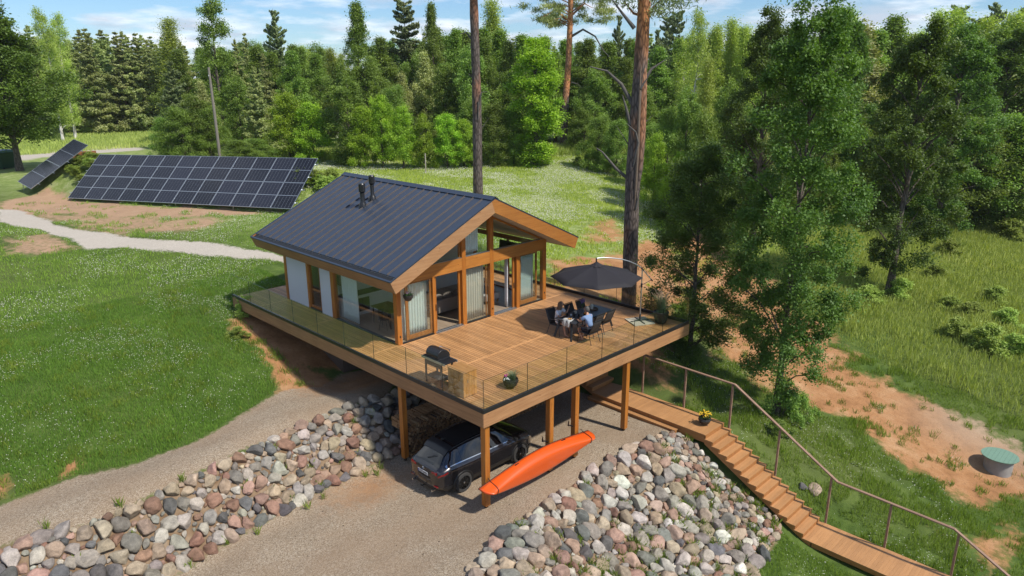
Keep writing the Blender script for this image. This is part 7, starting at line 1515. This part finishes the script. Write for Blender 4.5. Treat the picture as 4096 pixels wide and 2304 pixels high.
('broad2', 104.1, 44.8, 17.8, 1.05, 'tree in the far rows of the forest', 'far rows of the forest'),
('broad1', 121.4, 51.4, 17.8, 1.27, 'tree in the far rows of the forest', 'far rows of the forest'),
('broad1', 109.5, 43.2, 18.5, 1.32, 'tree in the far rows of the forest', 'far rows of the forest'),
('pine1', 134.3, 52.7, 19.2, 1.37, 'tree in the far rows of the forest', 'far rows of the forest'),
('pine1', 140.9, 51.7, 19.7, 1.4, 'tree in the far rows of the forest', 'far rows of the forest'),
('birch1', 134.6, 47.4, 18.9, 1.05, 'tree in the far rows of the forest', 'far rows of the forest'),
('pine2', 104.3, 32.0, 17.0, 1.13, 'tree in the far rows of the forest', 'far rows of the forest'),
('broad1', 114.5, 33.8, 17.5, 1.25, 'tree in the far rows of the forest', 'far rows of the forest'),
('birch1', 109.2, 29.1, 17.7, 0.99, 'tree in the far rows of the forest', 'far rows of the forest'),
('broad1', 107.2, 26.8, 18.2, 1.3, 'tree in the far rows of the forest', 'far rows of the forest'),
('birch1', 115.8, 27.7, 18.7, 1.04, 'tree in the far rows of the forest', 'far rows of the forest'),
('birch1', 112.5, 24.4, 17.8, 0.99, 'tree in the far rows of the forest', 'far rows of the forest'),
('broad2', 120.2, 24.8, 17.7, 1.04, 'tree in the far rows of the forest', 'far rows of the forest'),
('broad2', 125.0, 24.2, 18.3, 1.08, 'tree in the far rows of the forest', 'far rows of the forest'),
('broad2', 146.0, 28.0, 19.9, 1.17, 'tree in the far rows of the forest', 'far rows of the forest'),
('broad2', 136.3, 23.4, 19.2, 1.13, 'tree in the far rows of the forest', 'far rows of the forest'),
('pine1', 112.6, 15.8, 18.9, 1.35, 'tree in the far rows of the forest', 'far rows of the forest'),
('pine1', 132.1, 18.8, 18.5, 1.32, 'tree in the far rows of the forest', 'far rows of the forest'),
('broad2', 131.5, 16.9, 18.6, 1.09, 'tree in the far rows of the forest', 'far rows of the forest'),
('broad1', 124.9, 12.5, 19.1, 1.36, 'tree in the far rows of the forest', 'far rows of the forest'),
('pine1', 117.0, 10.1, 18.8, 1.35, 'tree in the far rows of the forest', 'far rows of the forest'),
('birch1', 132.8, 10.4, 19.4, 1.08, 'tree in the far rows of the forest', 'far rows of the forest'),
('pine2', 117.7, 6.9, 19.1, 1.27, 'tree in the far rows of the forest', 'far rows of the forest'),
('pine1', 154.3, 11.2, 20.8, 1.49, 'tree in the far rows of the forest', 'far rows of the forest'),
('broad2', 113.1, 3.0, 19.4, 1.14, 'tree in the far rows of the forest', 'far rows of the forest'),
('birch1', 157.3, 7.0, 21.3, 1.19, 'tree in the far rows of the forest', 'far rows of the forest'),
('broad2', 144.1, 3.8, 19.7, 1.16, 'tree in the far rows of the forest', 'far rows of the forest'),
('bush1', 29.9, -7.4, 1.5, 0.78, 'low green bush on the right meadow', 'bushes on the right meadow'),
('bush1', 30.4, -5.7, 1.2, 0.63, 'low green bush on the right meadow', 'bushes on the right meadow'),
('bush1', 35.2, -7.2, 1.1, 0.69, 'low green bush on the right meadow', 'bushes on the right meadow'),
('bush1', 34.7, -5.4, 1.0, 0.69, 'low green bush on the right meadow', 'bushes on the right meadow'),
('bush1', 30.1, -8.6, 1.3, 0.7, 'low green bush on the right meadow', 'bushes on the right meadow'),
('bush1', 39.3, -5.7, 1.1, 0.66, 'low green bush on the right meadow', 'bushes on the right meadow'),
('bush1', 35.1, -4.2, 0.9, 0.53, 'low green bush on the right meadow', 'bushes on the right meadow'),
('bush1', 41.2, -1.6, 1.0, 0.6, 'low green bush on the right meadow', 'bushes on the right meadow'),
('bush1', 61.4, 1.8, 1.5, 1.16, 'low green bush on the right meadow', 'bushes on the right meadow'),
('bush1', 54.2, 2.7, 1.4, 0.99, 'low green bush on the right meadow', 'bushes on the right meadow'),
('bush1', 61.4, -0.1, 1.4, 1.14, 'low green bush on the right meadow', 'bushes on the right meadow'),
('bush1', 58.7, -2.5, 1.7, 1.16, 'low green bush on the right meadow', 'bushes on the right meadow'),
('bush1', 65.9, -1.7, 1.5, 0.85, 'low green bush on the right meadow', 'bushes on the right meadow'),
('bush1', 32.0, -0.4, 1.1, 0.76, 'low green bush on the right meadow', 'bushes on the right meadow'),
('bush1', 34.9, -1.3, 1.2, 0.71, 'low green bush on the right meadow', 'bushes on the right meadow'),
('bush1', 48.6, -0.4, 1.3, 0.79, 'low green bush on the right meadow', 'bushes on the right meadow'),
('bush2', 46.6, 33.3, 1.9, 0.89, 'low leafy bush at the edge of the clover meadow', 'bushes by the clover meadow'),
('bush2', 47.0, 31.0, 1.4, 0.63, 'low leafy bush at the edge of the clover meadow', 'bushes by the clover meadow'),
('bush2', 46.9, 35.5, 1.1, 0.52, 'low leafy bush at the edge of the clover meadow', 'bushes by the clover meadow'),
('bush2', 53.2, 32.9, 1.1, 0.68, 'low leafy bush at the edge of the clover meadow', 'bushes by the clover meadow'),
('bush2', 35.4, 17.2, 1.9, 0.68, 'low leafy bush at the edge of the clover meadow', 'bushes by the clover meadow'),
('bush2', 32.7, 14.0, 1.7, 0.63, 'low leafy bush at the edge of the clover meadow', 'bushes by the clover meadow'),
('bush2', 21.5, 2.1, 1.1, 0.51, 'low leafy bush at the edge of the clover meadow', 'bushes by the clover meadow'),
('bush2', 14.3, -3.3, 1.7, 0.55, 'dark leafy shoots at the foot of the tallest oak', 'shoots at the oak'),
('bush2', 12.7, -3.9, 0.7, 0.37, 'dark leafy shoots at the foot of the tallest oak', 'shoots at the oak'),
('bush2', 14.8, -3.8, 1.3, 0.4, 'dark leafy shoots at the foot of the tallest oak', 'shoots at the oak'),
('bush1', 0.3, 16.8, 0.9, 0.43, 'leafy weeds at the left corner of the terrace', 'weeds at the terrace corner'),
('bush1', -1.0, 14.9, 0.5, 0.34, 'leafy weeds at the left corner of the terrace', 'weeds at the terrace corner')]
for key, x, y, H, w, lab, grp in TREES: plant(key, x, y, H, w, lab, grp)
# earth berm weeds
for i in range(46):
    t_ = rnd.random(); q_ = rnd.uniform(3.6, 6.5); x = 2.2 + 9.4 * t_ + .915 * q_ + rnd.uniform(-.3, .3); y = 51.0 - 20.4 * t_ + .4 * q_
    plant('bush1', x, y, rnd.uniform(.35, .8), rnd.uniform(.3, .6), 'weedy bush on the earth berm around the solar arrays', 'weeds on the berm')
for i in range(26):
    x = rnd.uniform(2.4, 6.5); y = rnd.uniform(50.4, 52.6); plant('bush1', x, y, rnd.uniform(.35, .7), rnd.uniform(.3, .55), 'weedy bush on the earth berm around the solar arrays', 'weeds on the berm')
for i in range(14):
    x = rnd.uniform(11.8, 15.5); y = rnd.uniform(28.5, 33.0); plant('bush1', x, y, rnd.uniform(.7, 1.3), rnd.uniform(.5, .9), 'weedy bush on the earth berm around the solar arrays', 'weeds on the berm')
# ---- three tall pines built one by one
def clumps(tips, n, s, ls, seed):
    rng = np.random.default_rng(seed); C_ = []; lv = []
    for p in tips:
        q = rng.normal(size=(n, 3)) * np.array([s, s, s * .45]); C_.append(np.array(p) + q); lv.append(rng.uniform(0, .5) + .5 * rng.random(n))
    C_ = np.concatenate(C_); d = rng.normal(size=C_.shape); d[:, 2] = abs(d[:, 2]) + .5; V_, F_ = leafquads(C_, ls, .16, .2, rng, d, .3); return V_, F_, np.concatenate(lv)
def tall_pine(x, y, H, prof, bark, limbs, crown0, crownR, lab, ncl, leafn, seed, ls=.16, stubs=()):
    z0 = hz(x, y); rt = empty('tall_pine', (x, y, z0), 0, lab, 'pine')
    m_ = MB(); zs = np.linspace(0, H, 26); rng = random.Random(seed)
    cxy = lambda z: (float(np.interp(z, [a[0] for a in prof], [a[2] for a in prof])), float(np.interp(z, [a[0] for a in prof], [a[3] for a in prof])))
    rr_ = lambda z: float(np.interp(z, [a[0] for a in prof], [a[1] for a in prof]))
    m_.tube([(*cxy(0), -.5)] + [(*cxy(z), z) for z in zs], [rr_(0) * 1.25] + [rr_(z) * (1 + .05 * rng.uniform(-1, 1)) for z in zs], 20); m_.build('trunk', BK[bark], rt, smooth=80)
    for pts, r_ in limbs:
        MB().tube(pts, [r_ * (1 - .8 * i / (len(pts) - 1)) for i in range(len(pts))], 8).build('limb', M_dead if pts[0][2] < crown0 else BK[bark], rt, smooth=70)
    tips = []; br = MB()
    for k in range(ncl):
        t_ = rng.random(); z = crown0 + (H - crown0) * t_; a = rng.uniform(0, 6.28); w = crownR * (math.sin(min(1, t_ * .85 + .18) * math.pi) ** .6) * rng.uniform(.35, 1)
        c = cxy(min(z, H)); p = (c[0] + w * math.cos(a), c[1] + w * math.sin(a), z + rng.uniform(-.2, .9)); tips.append(p)
        if k % 3 == 0: br.tube([(*c, z - .5), ((c[0] * .5 + p[0] * .5), (c[1] * .5 + p[1] * .5), z - .1 + rng.uniform(-.3, .4)), p], [.09, .06, .02], 6)
    br.build('branch', BK[bark], rt, smooth=70); V_, F_, lv = clumps(tips, leafn, .42, ls, seed); npmesh('crown', V_, F_, LM['dpine'] if bark != 'pine3' else LM['pine'], rt, {'lv': lv}); return rt
M_dead = plain('dead_limb', (.13, .12, .11), .9, var=.3, scale=9)
vR = np.array([math.cos(.7844), -math.sin(.7844)])      # a direction across the slope, used to aim the limbs
def lp(c0, *q): # limb points given as (across, along, z)
    return [(c0[0] + vR[0] * a - .0 + (-vR[1]) * b_ , c0[1] + vR[1] * a + vR[0] * b_, z) for a, b_, z in q]
tall_pine(20.1, 22.2, 23, [(0, .36, 0, 0), (3, .34, 0, 0), (8, .31, .02, -.02), (15, .27, -.05, .05), (19, .2, .1, 0), (23, .06, .2, .1)], 'pine',
          [(lp((0, 0), (-.2, 0, 12.2), (-.6, .1, 12.7), (-1.1, .2, 12.6)), .07), (lp((0, 0), (-.25, 0, 12.1), (-.25, .25, 10.8), (-.05, -.35, 9.4)), .08), (lp((0, 0), (.2, -.2, 8.1), (.35, -.3, 8.9), (.75, -.2, 8.95)), .07), (lp((0, 0), (.15, -.32, 8.3), (.1, -.35, 7.0)), .06), (lp((0, 0), (-.3, 0, 9.9), (-.5, -.1, 10.1)), .05), (lp((0, 0), (.3, 0, 6.5), (.9, 0, 7.3)), .03)],
          16.0, 3.6, 'tall bare grey pine trunk behind the cabin roof ridge', 60, 190, 31)
p2 = [(0, .40, 0, 0), (2, .37, 0, 0), (6, .36, -.05, .05), (9, .345, 0, 0), (12, .33, .05, -.05), (14.8, .30, .08, -.08), (18, .2, .2, 0), (23, .06, .3, .1)]
tall_pine(15.8, 6.0, 22.5, p2, 'pine2',
          [(lp((0, 0), (-.3, 0, 6.6), (-.9, .1, 7.1), (-1.6, .1, 7.9), (-1.9, .1, 8.1)), .09), (lp((0, 0), (-.25, 0, 10.2), (-.8, .1, 11.1), (-1.5, .1, 11.7), (-2.3, .2, 11.9)), .11), (lp((0, 0), (-.3, -.1, 9.2), (-.55, -.1, 10.0), (-.75, -.1, 10.6)), .10), (lp((0, 0), (.3, 0, 11.3), (.6, 0, 11.8), (1.25, .1, 12.2)), .10),
           (lp((0, 0), (-.1, -.30, 7.3), (.05, -.42, 8.4), (-.1, -.45, 8.9), (-.55, -.4, 9.3)), .08), (lp((0, 0), (-.3, 0, 13.6), (-.9, .1, 14.3), (-1.4, .1, 14.9)), .10), (lp((0, 0), (.3, 0, 9.2), (.8, 0, 9.7)), .03), (lp((0, 0), (-.3, 0, 8.2), (-1.0, 0, 9.2)), .035), (lp((0, 0), (.05, -.34, 10.9), (.35, -.4, 11.4)), .07), (lp((0, 0), (.1, -.35, 5.2), (.25, -.4, 6.2)), .06)],
          13.9, 2.6, 'massive scarred pine trunk with broken grey limbs behind the parasol', 54, 220, 32)
BKF = barkmat('scarred_orange_bark', (.14, .11, .095), (.42, .19, .09), 5.5, 11)
_p2 = [c for c in bpy.data.objects if c.get('label', '').startswith('massive scarred')][0]
MB().tube(lp((0, 0), (.16, -.16, 6.2), (.20, -.18, 7.2), (.22, -.16, 9.0), (.20, -.14, 11.0), (.12, -.08, 13.2)), [.10, .19, .22, .20, .10], 10).build('fused_stem', BKF, _p2, smooth=80)
MB().tube(lp((0, 0), (.02, -.33, 5.0), (.03, -.37, 6.5), (.05, -.37, 8.3), (.03, -.35, 10.4), (.02, -.30, 12.0)), [.02, .07, .08, .06, .02], 8).build('bare_wood', plain('bare_grey_wood', (.20, .15, .11), .9, var=.3, scale=9), _p2, smooth=80)
tall_pine(56.0, 45.0, 24, [(0, .48, -.3, .3), (6, .40, -.2, .2), (10, .36, 0, 0), (18, .31, .15, -.15), (24, .08, .2, -.2)], 'pine3',
          [(lp((0, 0), (.3, 0, 13.6), (1.7, 0, 14.4), (3.2, 0, 13.6), (4.2, 0, 12.0), (5.0, 0, 11.2)), .16), (lp((0, 0), (-.3, 0, 15.5), (-1.6, 0, 16.6), (-3.0, 0, 15.9), (-4.4, 0, 15.4)), .15), (lp((0, 0), (.3, 0, 16.0), (1.8, 0, 17.3), (2.8, 0, 16.8)), .14), (lp((0, 0), (.4, 0, 5.8 + 2.5), (1.2, 0, 8.1), (1.7, 0, 7.6)), .06)],
          14.6, 6.2, 'tall pine with bright orange trunk rising behind the columnar tree', 120, 170, 33, ls=.26)
for rt, h in PROTO.values():
    for ch in list(rt.children): bpy.data.objects.remove(ch)
    bpy.data.objects.remove(rt)
# ---------------------------------------------------------------- boulders
def rockmat(name, use_attr):
    m, t, b = newmat(name); b.inputs['Roughness'].default_value = .85; b.inputs['Specular IOR Level'].default_value = .25
    co = N(t, 'ShaderNodeTexCoord'); ge = N(t, 'ShaderNodeNewGeometry')
    src = N(t, 'ShaderNodeAttribute', attribute_name='rc').outputs['Color'] if use_attr else N(t, 'ShaderNodeObjectInfo').outputs['Color']
    n1 = N(t, 'ShaderNodeTexNoise', i_Scale=5.0, i_Detail=8.0, i_Roughness=.65); L(t, ge.outputs['Position'], n1.inputs['Vector'])
    n2 = N(t, 'ShaderNodeTexNoise', i_Scale=55.0, i_Detail=3.0, i_Roughness=.8); L(t, ge.outputs['Position'], n2.inputs['Vector'])
    h = N(t, 'ShaderNodeHueSaturation'); mr = N(t, 'ShaderNodeMapRange'); mr.inputs[1].default_value = .25; mr.inputs[2].default_value = .75; mr.inputs[3].default_value = .55; mr.inputs[4].default_value = 1.45; L(t, n1.outputs[0], mr.inputs[0]); L(t, mr.outputs[0], h.inputs['Value']); L(t, src, h.inputs['Color'])
    h2 = N(t, 'ShaderNodeHueSaturation'); m2 = N(t, 'ShaderNodeMapRange'); m2.inputs[1].default_value = .3; m2.inputs[2].default_value = .7; m2.inputs[3].default_value = .7; m2.inputs[4].default_value = 1.35; L(t, n2.outputs[0], m2.inputs[0]); L(t, m2.outputs[0], h2.inputs['Value']); L(t, h.outputs[0], h2.inputs['Color']); L(t, h2.outputs[0], b.inputs['Base Color'])
    bn = N(t, 'ShaderNodeBump', i_Strength=.9, i_Distance=.04); L(t, n1.outputs[0], bn.inputs['Height']); L(t, bn.outputs[0], b.inputs['Normal']); return m
RM, RM2 = rockmat('granite', False), rockmat('granite_mixed', True)
ROCKS = []
for i in range(16):
    rr_ = random.Random(100 + i); bm = bmesh.new(); bmesh.ops.create_icosphere(bm, subdivisions=4 if i < 16 else 3, radius=1)
    cuts = [(Vector((rr_.gauss(0, 1), rr_.gauss(0, 1), rr_.gauss(0, 1))).normalized(), rr_.uniform(.58, .88)) for _ in range(rr_.choice((12, 16, 20)))]
    off = Vector((rr_.uniform(0, 50), rr_.uniform(0, 50), 0))
    from mathutils import noise as mn
    for v in bm.verts:
        p = v.co.normalized()
        for n_, d_ in cuts:
            e = p.dot(n_) - d_
            if e > 0: p = p - n_ * e * .95
        v.co = p * (1 + .09 * mn.noise(p * 1.6 + off) + .035 * mn.noise(p * 4.5 + off))
    me = bpy.data.meshes.new('boulder'); bm.to_mesh(me); bm.free(); me.shade_smooth(); me.materials.append(RM); ROCKS.append(me)
PAL = {'pinkish': (.33, .215, .16), 'pale grey': (.35, .315, .265), 'grey': (.23, .205, .175), 'beige': (.34, .265, .19), 'dark grey': (.12, .115, .11), 'reddish brown': (.23, .135, .095), 'greenish grey': (.19, .195, .165), 'white': (.50, .465, .41)}
def pack(poly, n, rmin, rmax, seed, tight=.80, pw=2.2, sizefn=None):
    rg = np.random.default_rng(seed); P_ = np.array(poly); lo = P_.min(0); hi = P_.max(0); A_ = np.zeros((n, 3)); m = 0
    for r_ in np.sort(rg.uniform(0, 1, n) ** pw)[::-1]:
        R_ = rmin + (rmax - rmin) * r_; Q_ = rg.uniform(lo, hi, (260, 2)); Q_ = Q_[inpoly(Q_[:, 0], Q_[:, 1], poly)]
        for q in Q_:
            R2 = R_ * (sizefn(q[0], q[1]) if sizefn else 1)
            if m == 0 or np.all(((A_[:m, :2] - q) ** 2).sum(1) > ((R2 + A_[:m, 2]) * tight) ** 2): A_[m] = (q[0], q[1], R2); m += 1; break
    return [tuple(map(float, a)) for a in A_[:m]]
wallp = [(2.4, 5.9), (0.6, 5.2), (-2.2, 4.95), (-4.2, 4.8), (-5.6, 4.7), (-6.9, 4.55), (-8.3, 4.3), (-9.8, 4.0), (-12.2, 3.7), (-12.6, 6.5), (-10.85, 6.35), (-9.6, 6.0), (-8.3, 6.0), (-6.7, 6.2), (-4.95, 6.6), (-2.7, 6.95), (-0.9, 7.05), (0.8, 6.9), (2.6, 7.6), (5.5, 8.6), (8.4, 7.6), (8.4, 6.6), (5.8, 7.3)]
heapp = ZROCK[0][0]
WP = pack(wallp, 3600, .06, .27, 1, .70, 1.7, lambda x, y: 1.1 if x < -7 else 1.0); HP = pack(heapp, 3400, .06, .33, 2, .74, 2.1, sizefn=lambda x, y: .6 if x > 7.4 + .1 * (y + 4) else 1.0)
allr = [(x, y, r_, 0) for x, y, r_ in WP] + [(x, y, r_, 1) for x, y, r_ in HP] + [(11.45, -6.0, .27, 2), (11.2, -5.65, .17, 2)]
def seen(q): return q[2] / math.hypot(q[0] + 13.6, q[1] + 14.8)
allr.sort(key=seen, reverse=True)
wn = ['pinkish', 'grey', 'beige', 'grey', 'pale grey', 'beige', 'grey', 'dark grey', 'reddish brown', 'pale grey']; hn = ['pale grey', 'pinkish', 'pale grey', 'beige', 'grey', 'beige', 'white', 'dark grey', 'reddish brown', 'grey', 'pale grey', 'beige', 'pinkish', 'grey', 'greenish grey']
exV, exF, exC = [], [], []; cnt = 0
lowico = bmesh.new(); bmesh.ops.create_icosphere(lowico, subdivisions=2, radius=1); lowico.free()
for i, (x, y, r_, w) in enumerate(allr):
    cn = rnd.choice(hn if w else wn); c = PAL[cn]; j = rnd.uniform(.68, 1.12); c = tuple(min(1, v * j * rnd.uniform(.95, 1.05)) for v in c)
    sc_ = (r_ * rnd.uniform(.95, 1.3), r_ * rnd.uniform(.8, 1.05), r_ * rnd.uniform(.62, .95)); e_ = .25
    h0 = height(np.array([x, x + e_, x]), np.array([y, y, y + e_])); nrm = Vector((-(h0[1] - h0[0]) / e_, -(h0[2] - h0[0]) / e_, 1)).normalized(); z = float(h0[0])
    q = nrm.to_track_quat('Z', 'Y') @ Matrix.Rotation(rnd.uniform(0, 6.28), 3, 'Z').to_quaternion() @ Matrix.Rotation(rnd.uniform(-.3, .3), 3, 'X').to_quaternion()
    loc = Vector((x, y, z)) + nrm * (sc_[2] * rnd.uniform(.10, .42))
    if i < 298:
        o = bpy.data.objects.new('boulder', ROCKS[rnd.randrange(16)]); COL.objects.link(o); o.location = loc; o.rotation_mode = 'QUATERNION'; o.rotation_quaternion = q; o.scale = sc_; o.color = (*c, 1)
        if w == 0: tag(o, cn + ' boulder in the stone bank left of the car, below the gravel strip', 'boulder', cn + ' boulders of the left stone bank')
        elif w == 1: tag(o, cn + ' boulder on the slope between the gravel yard and the stairs', 'boulder', cn + ' boulders of the slope by the stairs')
        else: tag(o, ('larger' if r_ > .2 else 'smaller') + ' boulder alone on the grass right of the stairs', 'boulder')
    else:
        me = ROCKS[rnd.randrange(16)]; n = len(me.vertices); co_ = np.empty(n * 3, np.float32); me.vertices.foreach_get('co', co_); co_ = co_.reshape(-1, 3) * np.array(sc_); Rm = np.array(q.to_matrix()); co_ = co_ @ Rm.T + np.array(loc)
        fi = np.empty(len(me.polygons) * 3, np.int32); me.polygons.foreach_get('vertices', fi); exF.append(fi.reshape(-1, 3) + cnt); exV.append(co_); exC.append(np.tile(np.array([*c, 1], np.float32), (n, 1))); cnt += n
ex = npmesh('small_stones', np.concatenate(exV), np.concatenate(exF), RM2, smooth=True); a = ex.data.color_attributes.new('rc', 'FLOAT_COLOR', 'POINT'); a.data.foreach_set('color', np.concatenate(exC).ravel()); tag(ex, kind='stuff')
# ---------------------------------------------------------------- grass, clover and weeds
GR = np.random.default_rng(3)
def blade_mesh(name, x, y, h, w, mat, lean=.35, kind='stuff'):
    n = len(x); z = height(x, y); a = GR.uniform(0, 6.283, n); la = GR.uniform(0, 6.283, n); l_ = h * lean * GR.uniform(.2, 1.2, n)
    dx, dy = np.cos(a) * w, np.sin(a) * w; lx, ly = np.cos(la) * l_, np.sin(la) * l_
    V_ = np.stack([np.stack([x - dx, y - dy, z - .02], 1), np.stack([x + dx, y + dy, z - .02], 1), np.stack([x + dx * .7 + lx * .4, y + dy * .7 + ly * .4, z + h * .6], 1), np.stack([x + lx, y + ly, z + h], 1)], 1).reshape(-1, 3)
    o = npmesh(name, V_, np.arange(n * 4).reshape(n, 4), mat, None, {'lv': GR.random(n)}); return tag(o, kind=kind)
gl = leafmat('grass_blades', (.055, .105, .018), (.115, .190, .035), (.18, .27, .06), .3, nscale=.18)
gl2 = leafmat('meadow_grass', (.10, .145, .045), (.19, .245, .085), (.31, .33, .16), .3, nscale=.12)
glh = leafmat('hill_grass', (.12, .20, .03), (.23, .33, .07), (.38, .43, .16), .3, nscale=.25)
gln = leafmat('shaded_lawn_blades', (.040, .092, .018), (.085, .165, .032), (.14, .23, .05), .3, nscale=.3)  # near lawn blades are darker, with foreground shade put into their colour
def scatter(x0, x1, y0, y1, dens, clumpy=.0, fn=None):
    n = int((x1 - x0) * (y1 - y0) * dens); x = GR.uniform(x0, x1, n); y = GR.uniform(y0, y1, n); g, s, r = masks(x, y); nz_ = fbm(x, y, 1.1, 9, 3) - .5; keep = (g + nz_ * .5 < .35) & (s + nz_ * 1.1 < .42) & (r < .3)
    keep |= (s > .4) & (g < .3) & (r < .3) & (fbm(x, y, .9, 17, 3) > .68)
    if clumpy: keep &= fbm(x, y, .6, 21, 3) > clumpy
    if fn is not None: keep &= fn(x, y)
    bx = (x > -.15) & (x < 11.9) & (y > -.1) & (y < 17.6); keep &= ~bx; keep &= ~((x > 8.7) & (x < 10.55) & (y < 4.4) & (y > -13))
    return x[keep], y[keep]
x, y = scatter(-13, 3.5, 8, 22, 900); blade_mesh('lawn_grass', x, y, GR.uniform(.05, .15, len(x)) * (.7 + .9 * vnoise(x, y, .8, 4)), .006, gln)
x, y = scatter(-16, 16, 22, 50, 150); blade_mesh('lawn_grass', x, y, GR.uniform(.06, .18, len(x)) * (.6 + 1.0 * vnoise(x, y, 1.4, 4)), .012, gl)
x, y = scatter(8.8, 24, -16, 6, 420, .36); blade_mesh('slope_grass', x, y, GR.uniform(.06, .22, len(x)) * (.5 + 1.3 * vnoise(x, y, .9, 4)), .009, gl)
x, y = scatter(3, 9, -13, -5.8, 700, .3); blade_mesh('slope_grass', x, y, GR.uniform(.05, .17, len(x)), .006, gl)
x, y = scatter(11.9, 62, 6, 62, 90, .25); blade_mesh('meadow_grass', x, y, GR.uniform(.08, .24, len(x)), .022, glh)
x, y = scatter(24, 62, -16, 8, 150, fn=lambda x, y: y < 12 + 0 * x); sm_ = masks(x, y)[1]; blade_mesh('tall_grass', x, y, GR.uniform(.22, .7, len(x)) * (.3 + 1.3 * fbm(x, y, 3, 6, 3)) * (.25 + .75 * smooth(.30, .02, sm_)) * (.35 + .65 * smooth(23, 29, x - y * .15 + 2.5 * vnoise(x, y, 2.5, 8))), .014, gl2)
# rim of tall grass below the forest edge and the far left meadow
n = 60000; t_ = GR.random(n); x = 24 + 46 * t_ + GR.normal(0, 1.2, n); y = 61 - 29 * t_ ** 1.1 + GR.normal(0, 1.3, n); blade_mesh('tall_grass', x, y, GR.uniform(.4, 1.25, n), .022, gl2)
x = GR.uniform(2, 60, 70000); y = GR.uniform(92, 160, 70000); blade_mesh('far_meadow_grass', x, y, GR.uniform(.2, .6, 70000), .05, gl2)
# grass tufts growing between the boulders
tx = []; ty = []
for _ in range(170):
    while True:
        a, b_ = rnd.uniform(-2.5, 9), rnd.uniform(-7, -1)
        if inpoly(np.array([a]), np.array([b_]), ZROCK[0][0])[0] and (b_ < -3.2 or rnd.random() < .25): break
    k = 60; tx.append(a + GR.normal(0, .10, k)); ty.append(b_ + GR.normal(0, .10, k))
for _ in range(26):
    a = rnd.uniform(-11, 1); b_ = rnd.uniform(4.2, 6.6); k = 26; tx.append(a + GR.normal(0, .05, k)); ty.append(b_ + GR.normal(0, .05, k))
x = np.concatenate(tx); y = np.concatenate(ty); blade_mesh('grass_tufts', x, y, GR.uniform(.12, .34, len(x)), .006, gl, .5)
# clover heads: small pale balls made of two crossed quads
clm = plain('clover_head', (.80, .79, .66), .8, var=.1)
def clover(name, x, y, s, h):
    n = len(x); z = height(x, y) + h; s = s * GR.uniform(.7, 1.3, n); o_ = np.array([[1, 0, 0], [-1, 0, 0], [0, 1, 0], [0, -1, 0], [0, 0, .9], [0, 0, -.9]]); P_ = np.stack([x, y, z], 1)
    V_ = (P_[:, None, :] + o_[None] * s[:, None, None]).reshape(-1, 3); f = np.array([[0, 2, 4], [2, 1, 4], [1, 3, 4], [3, 0, 4]]); F_ = (np.arange(n)[:, None, None] * 6 + f[None]).reshape(-1, 3); return tag(npmesh(name, V_, F_, clm), kind='stuff')
def cl_sc(x0, x1, y0, y1, dens, th, sc_=2.2, fn=None):
    x, y = scatter(x0, x1, y0, y1, dens, fn=fn); k = GR.random(len(x)) < smooth(th - .10, th + .16, fbm(x, y, sc_, 33, 4)) ; return x[k], y[k]
x, y = cl_sc(-13, 3, 9, 22, 26, .48); x2, y2 = cl_sc(-13, 3, 14, 22, 40, .48); clover('clover_flowers', np.concatenate([x, x2]), np.concatenate([y, y2]), .014, GR.uniform(.06, .14, len(x) + len(x2)))
x, y = cl_sc(-16, 16, 22, 46, 44, .48, 3); clover('clover_flowers', x, y, .018, GR.uniform(.08, .16, len(x)))
x, y = cl_sc(11.9, 62, 9, 62, 70, .46, 3.2, fn=lambda x, y: (y > 14 - (x - 20) * .0) & (x + y > 34)); clover('clover_flowers', x, y, .028, GR.uniform(.08, .2, len(x)))
x, y = cl_sc(10.6, 22, -16, 3, 26, .5); clover('clover_flowers', x, y, .016, GR.uniform(.08, .16, len(x)))
x, y = cl_sc(3, 9, -13, -6, 30, .5); clover('clover_flowers', x, y, .014, GR.uniform(.06, .14, len(x)))
# sparse tufts on the bare sand and uneven patches of longer grass
tx = []; ty = []
for _ in range(420):
    a, b_ = GR.uniform(10.8, 30), GR.uniform(-15, 7); g, s_, r = masks(np.array([a]), np.array([b_]))
    if s_[0] < .45: continue
    k = int(GR.integers(8, 40)); tx.append(a + GR.normal(0, .09, k)); ty.append(b_ + GR.normal(0, .09, k))
for _ in range(260):
    a, b_ = GR.uniform(-13, 3), GR.uniform(8.6, 22); k = 70; tx.append(a + GR.normal(0, .16, k)); ty.append(b_ + GR.normal(0, .16, k))
x = np.concatenate(tx); y = np.concatenate(ty); g, s_, r = masks(x, y); k = (g < .3) & ~((x > -.15) & (x < 11.9) & (y > -.1) & (y < 17.6)); x, y = x[k], y[k]; blade_mesh('grass_tufts', x, y, GR.uniform(.08, .26, len(x)), .007, gl, .5)
# fallen cones and bits on the gravel
cn = MB()
for _ in range(80):
    a, b_ = rnd.uniform(-7, 8.6), rnd.uniform(-2.5, 4)
    if b_ < -1 and a < 7.5 and inpoly(np.array([a]), np.array([b_]), ZROCK[0][0])[0]: continue
    s_ = rnd.uniform(.008, .018); cn.ell((a, b_, hz(a, b_) + s_ * .6), (s_ * 1.5, s_, s_), 6, 4)
tag(cn.build('fallen_cones', plain('cone', (.07, .045, .03), .9), None), kind='stuff')
# ---------------------------------------------------------------- thin summer haze
hm = bpy.data.materials.new('summer_haze'); hm.use_nodes = True; t = hm.node_tree; t.nodes.clear()
o_ = N(t, 'ShaderNodeOutputMaterial'); pv = N(t, 'ShaderNodeVolumePrincipled'); pv.inputs['Density'].default_value = .00014; pv.inputs['Color'].default_value = (.95, .97, 1, 1); pv.inputs['Anisotropy'].default_value = .2
L(t, pv.outputs[0], o_.inputs['Volume'])
hz_ = MB().box(-1700, 2700, -1700, 2700, -14, 45).build('haze', hm); tag(hz_, kind='stuff')
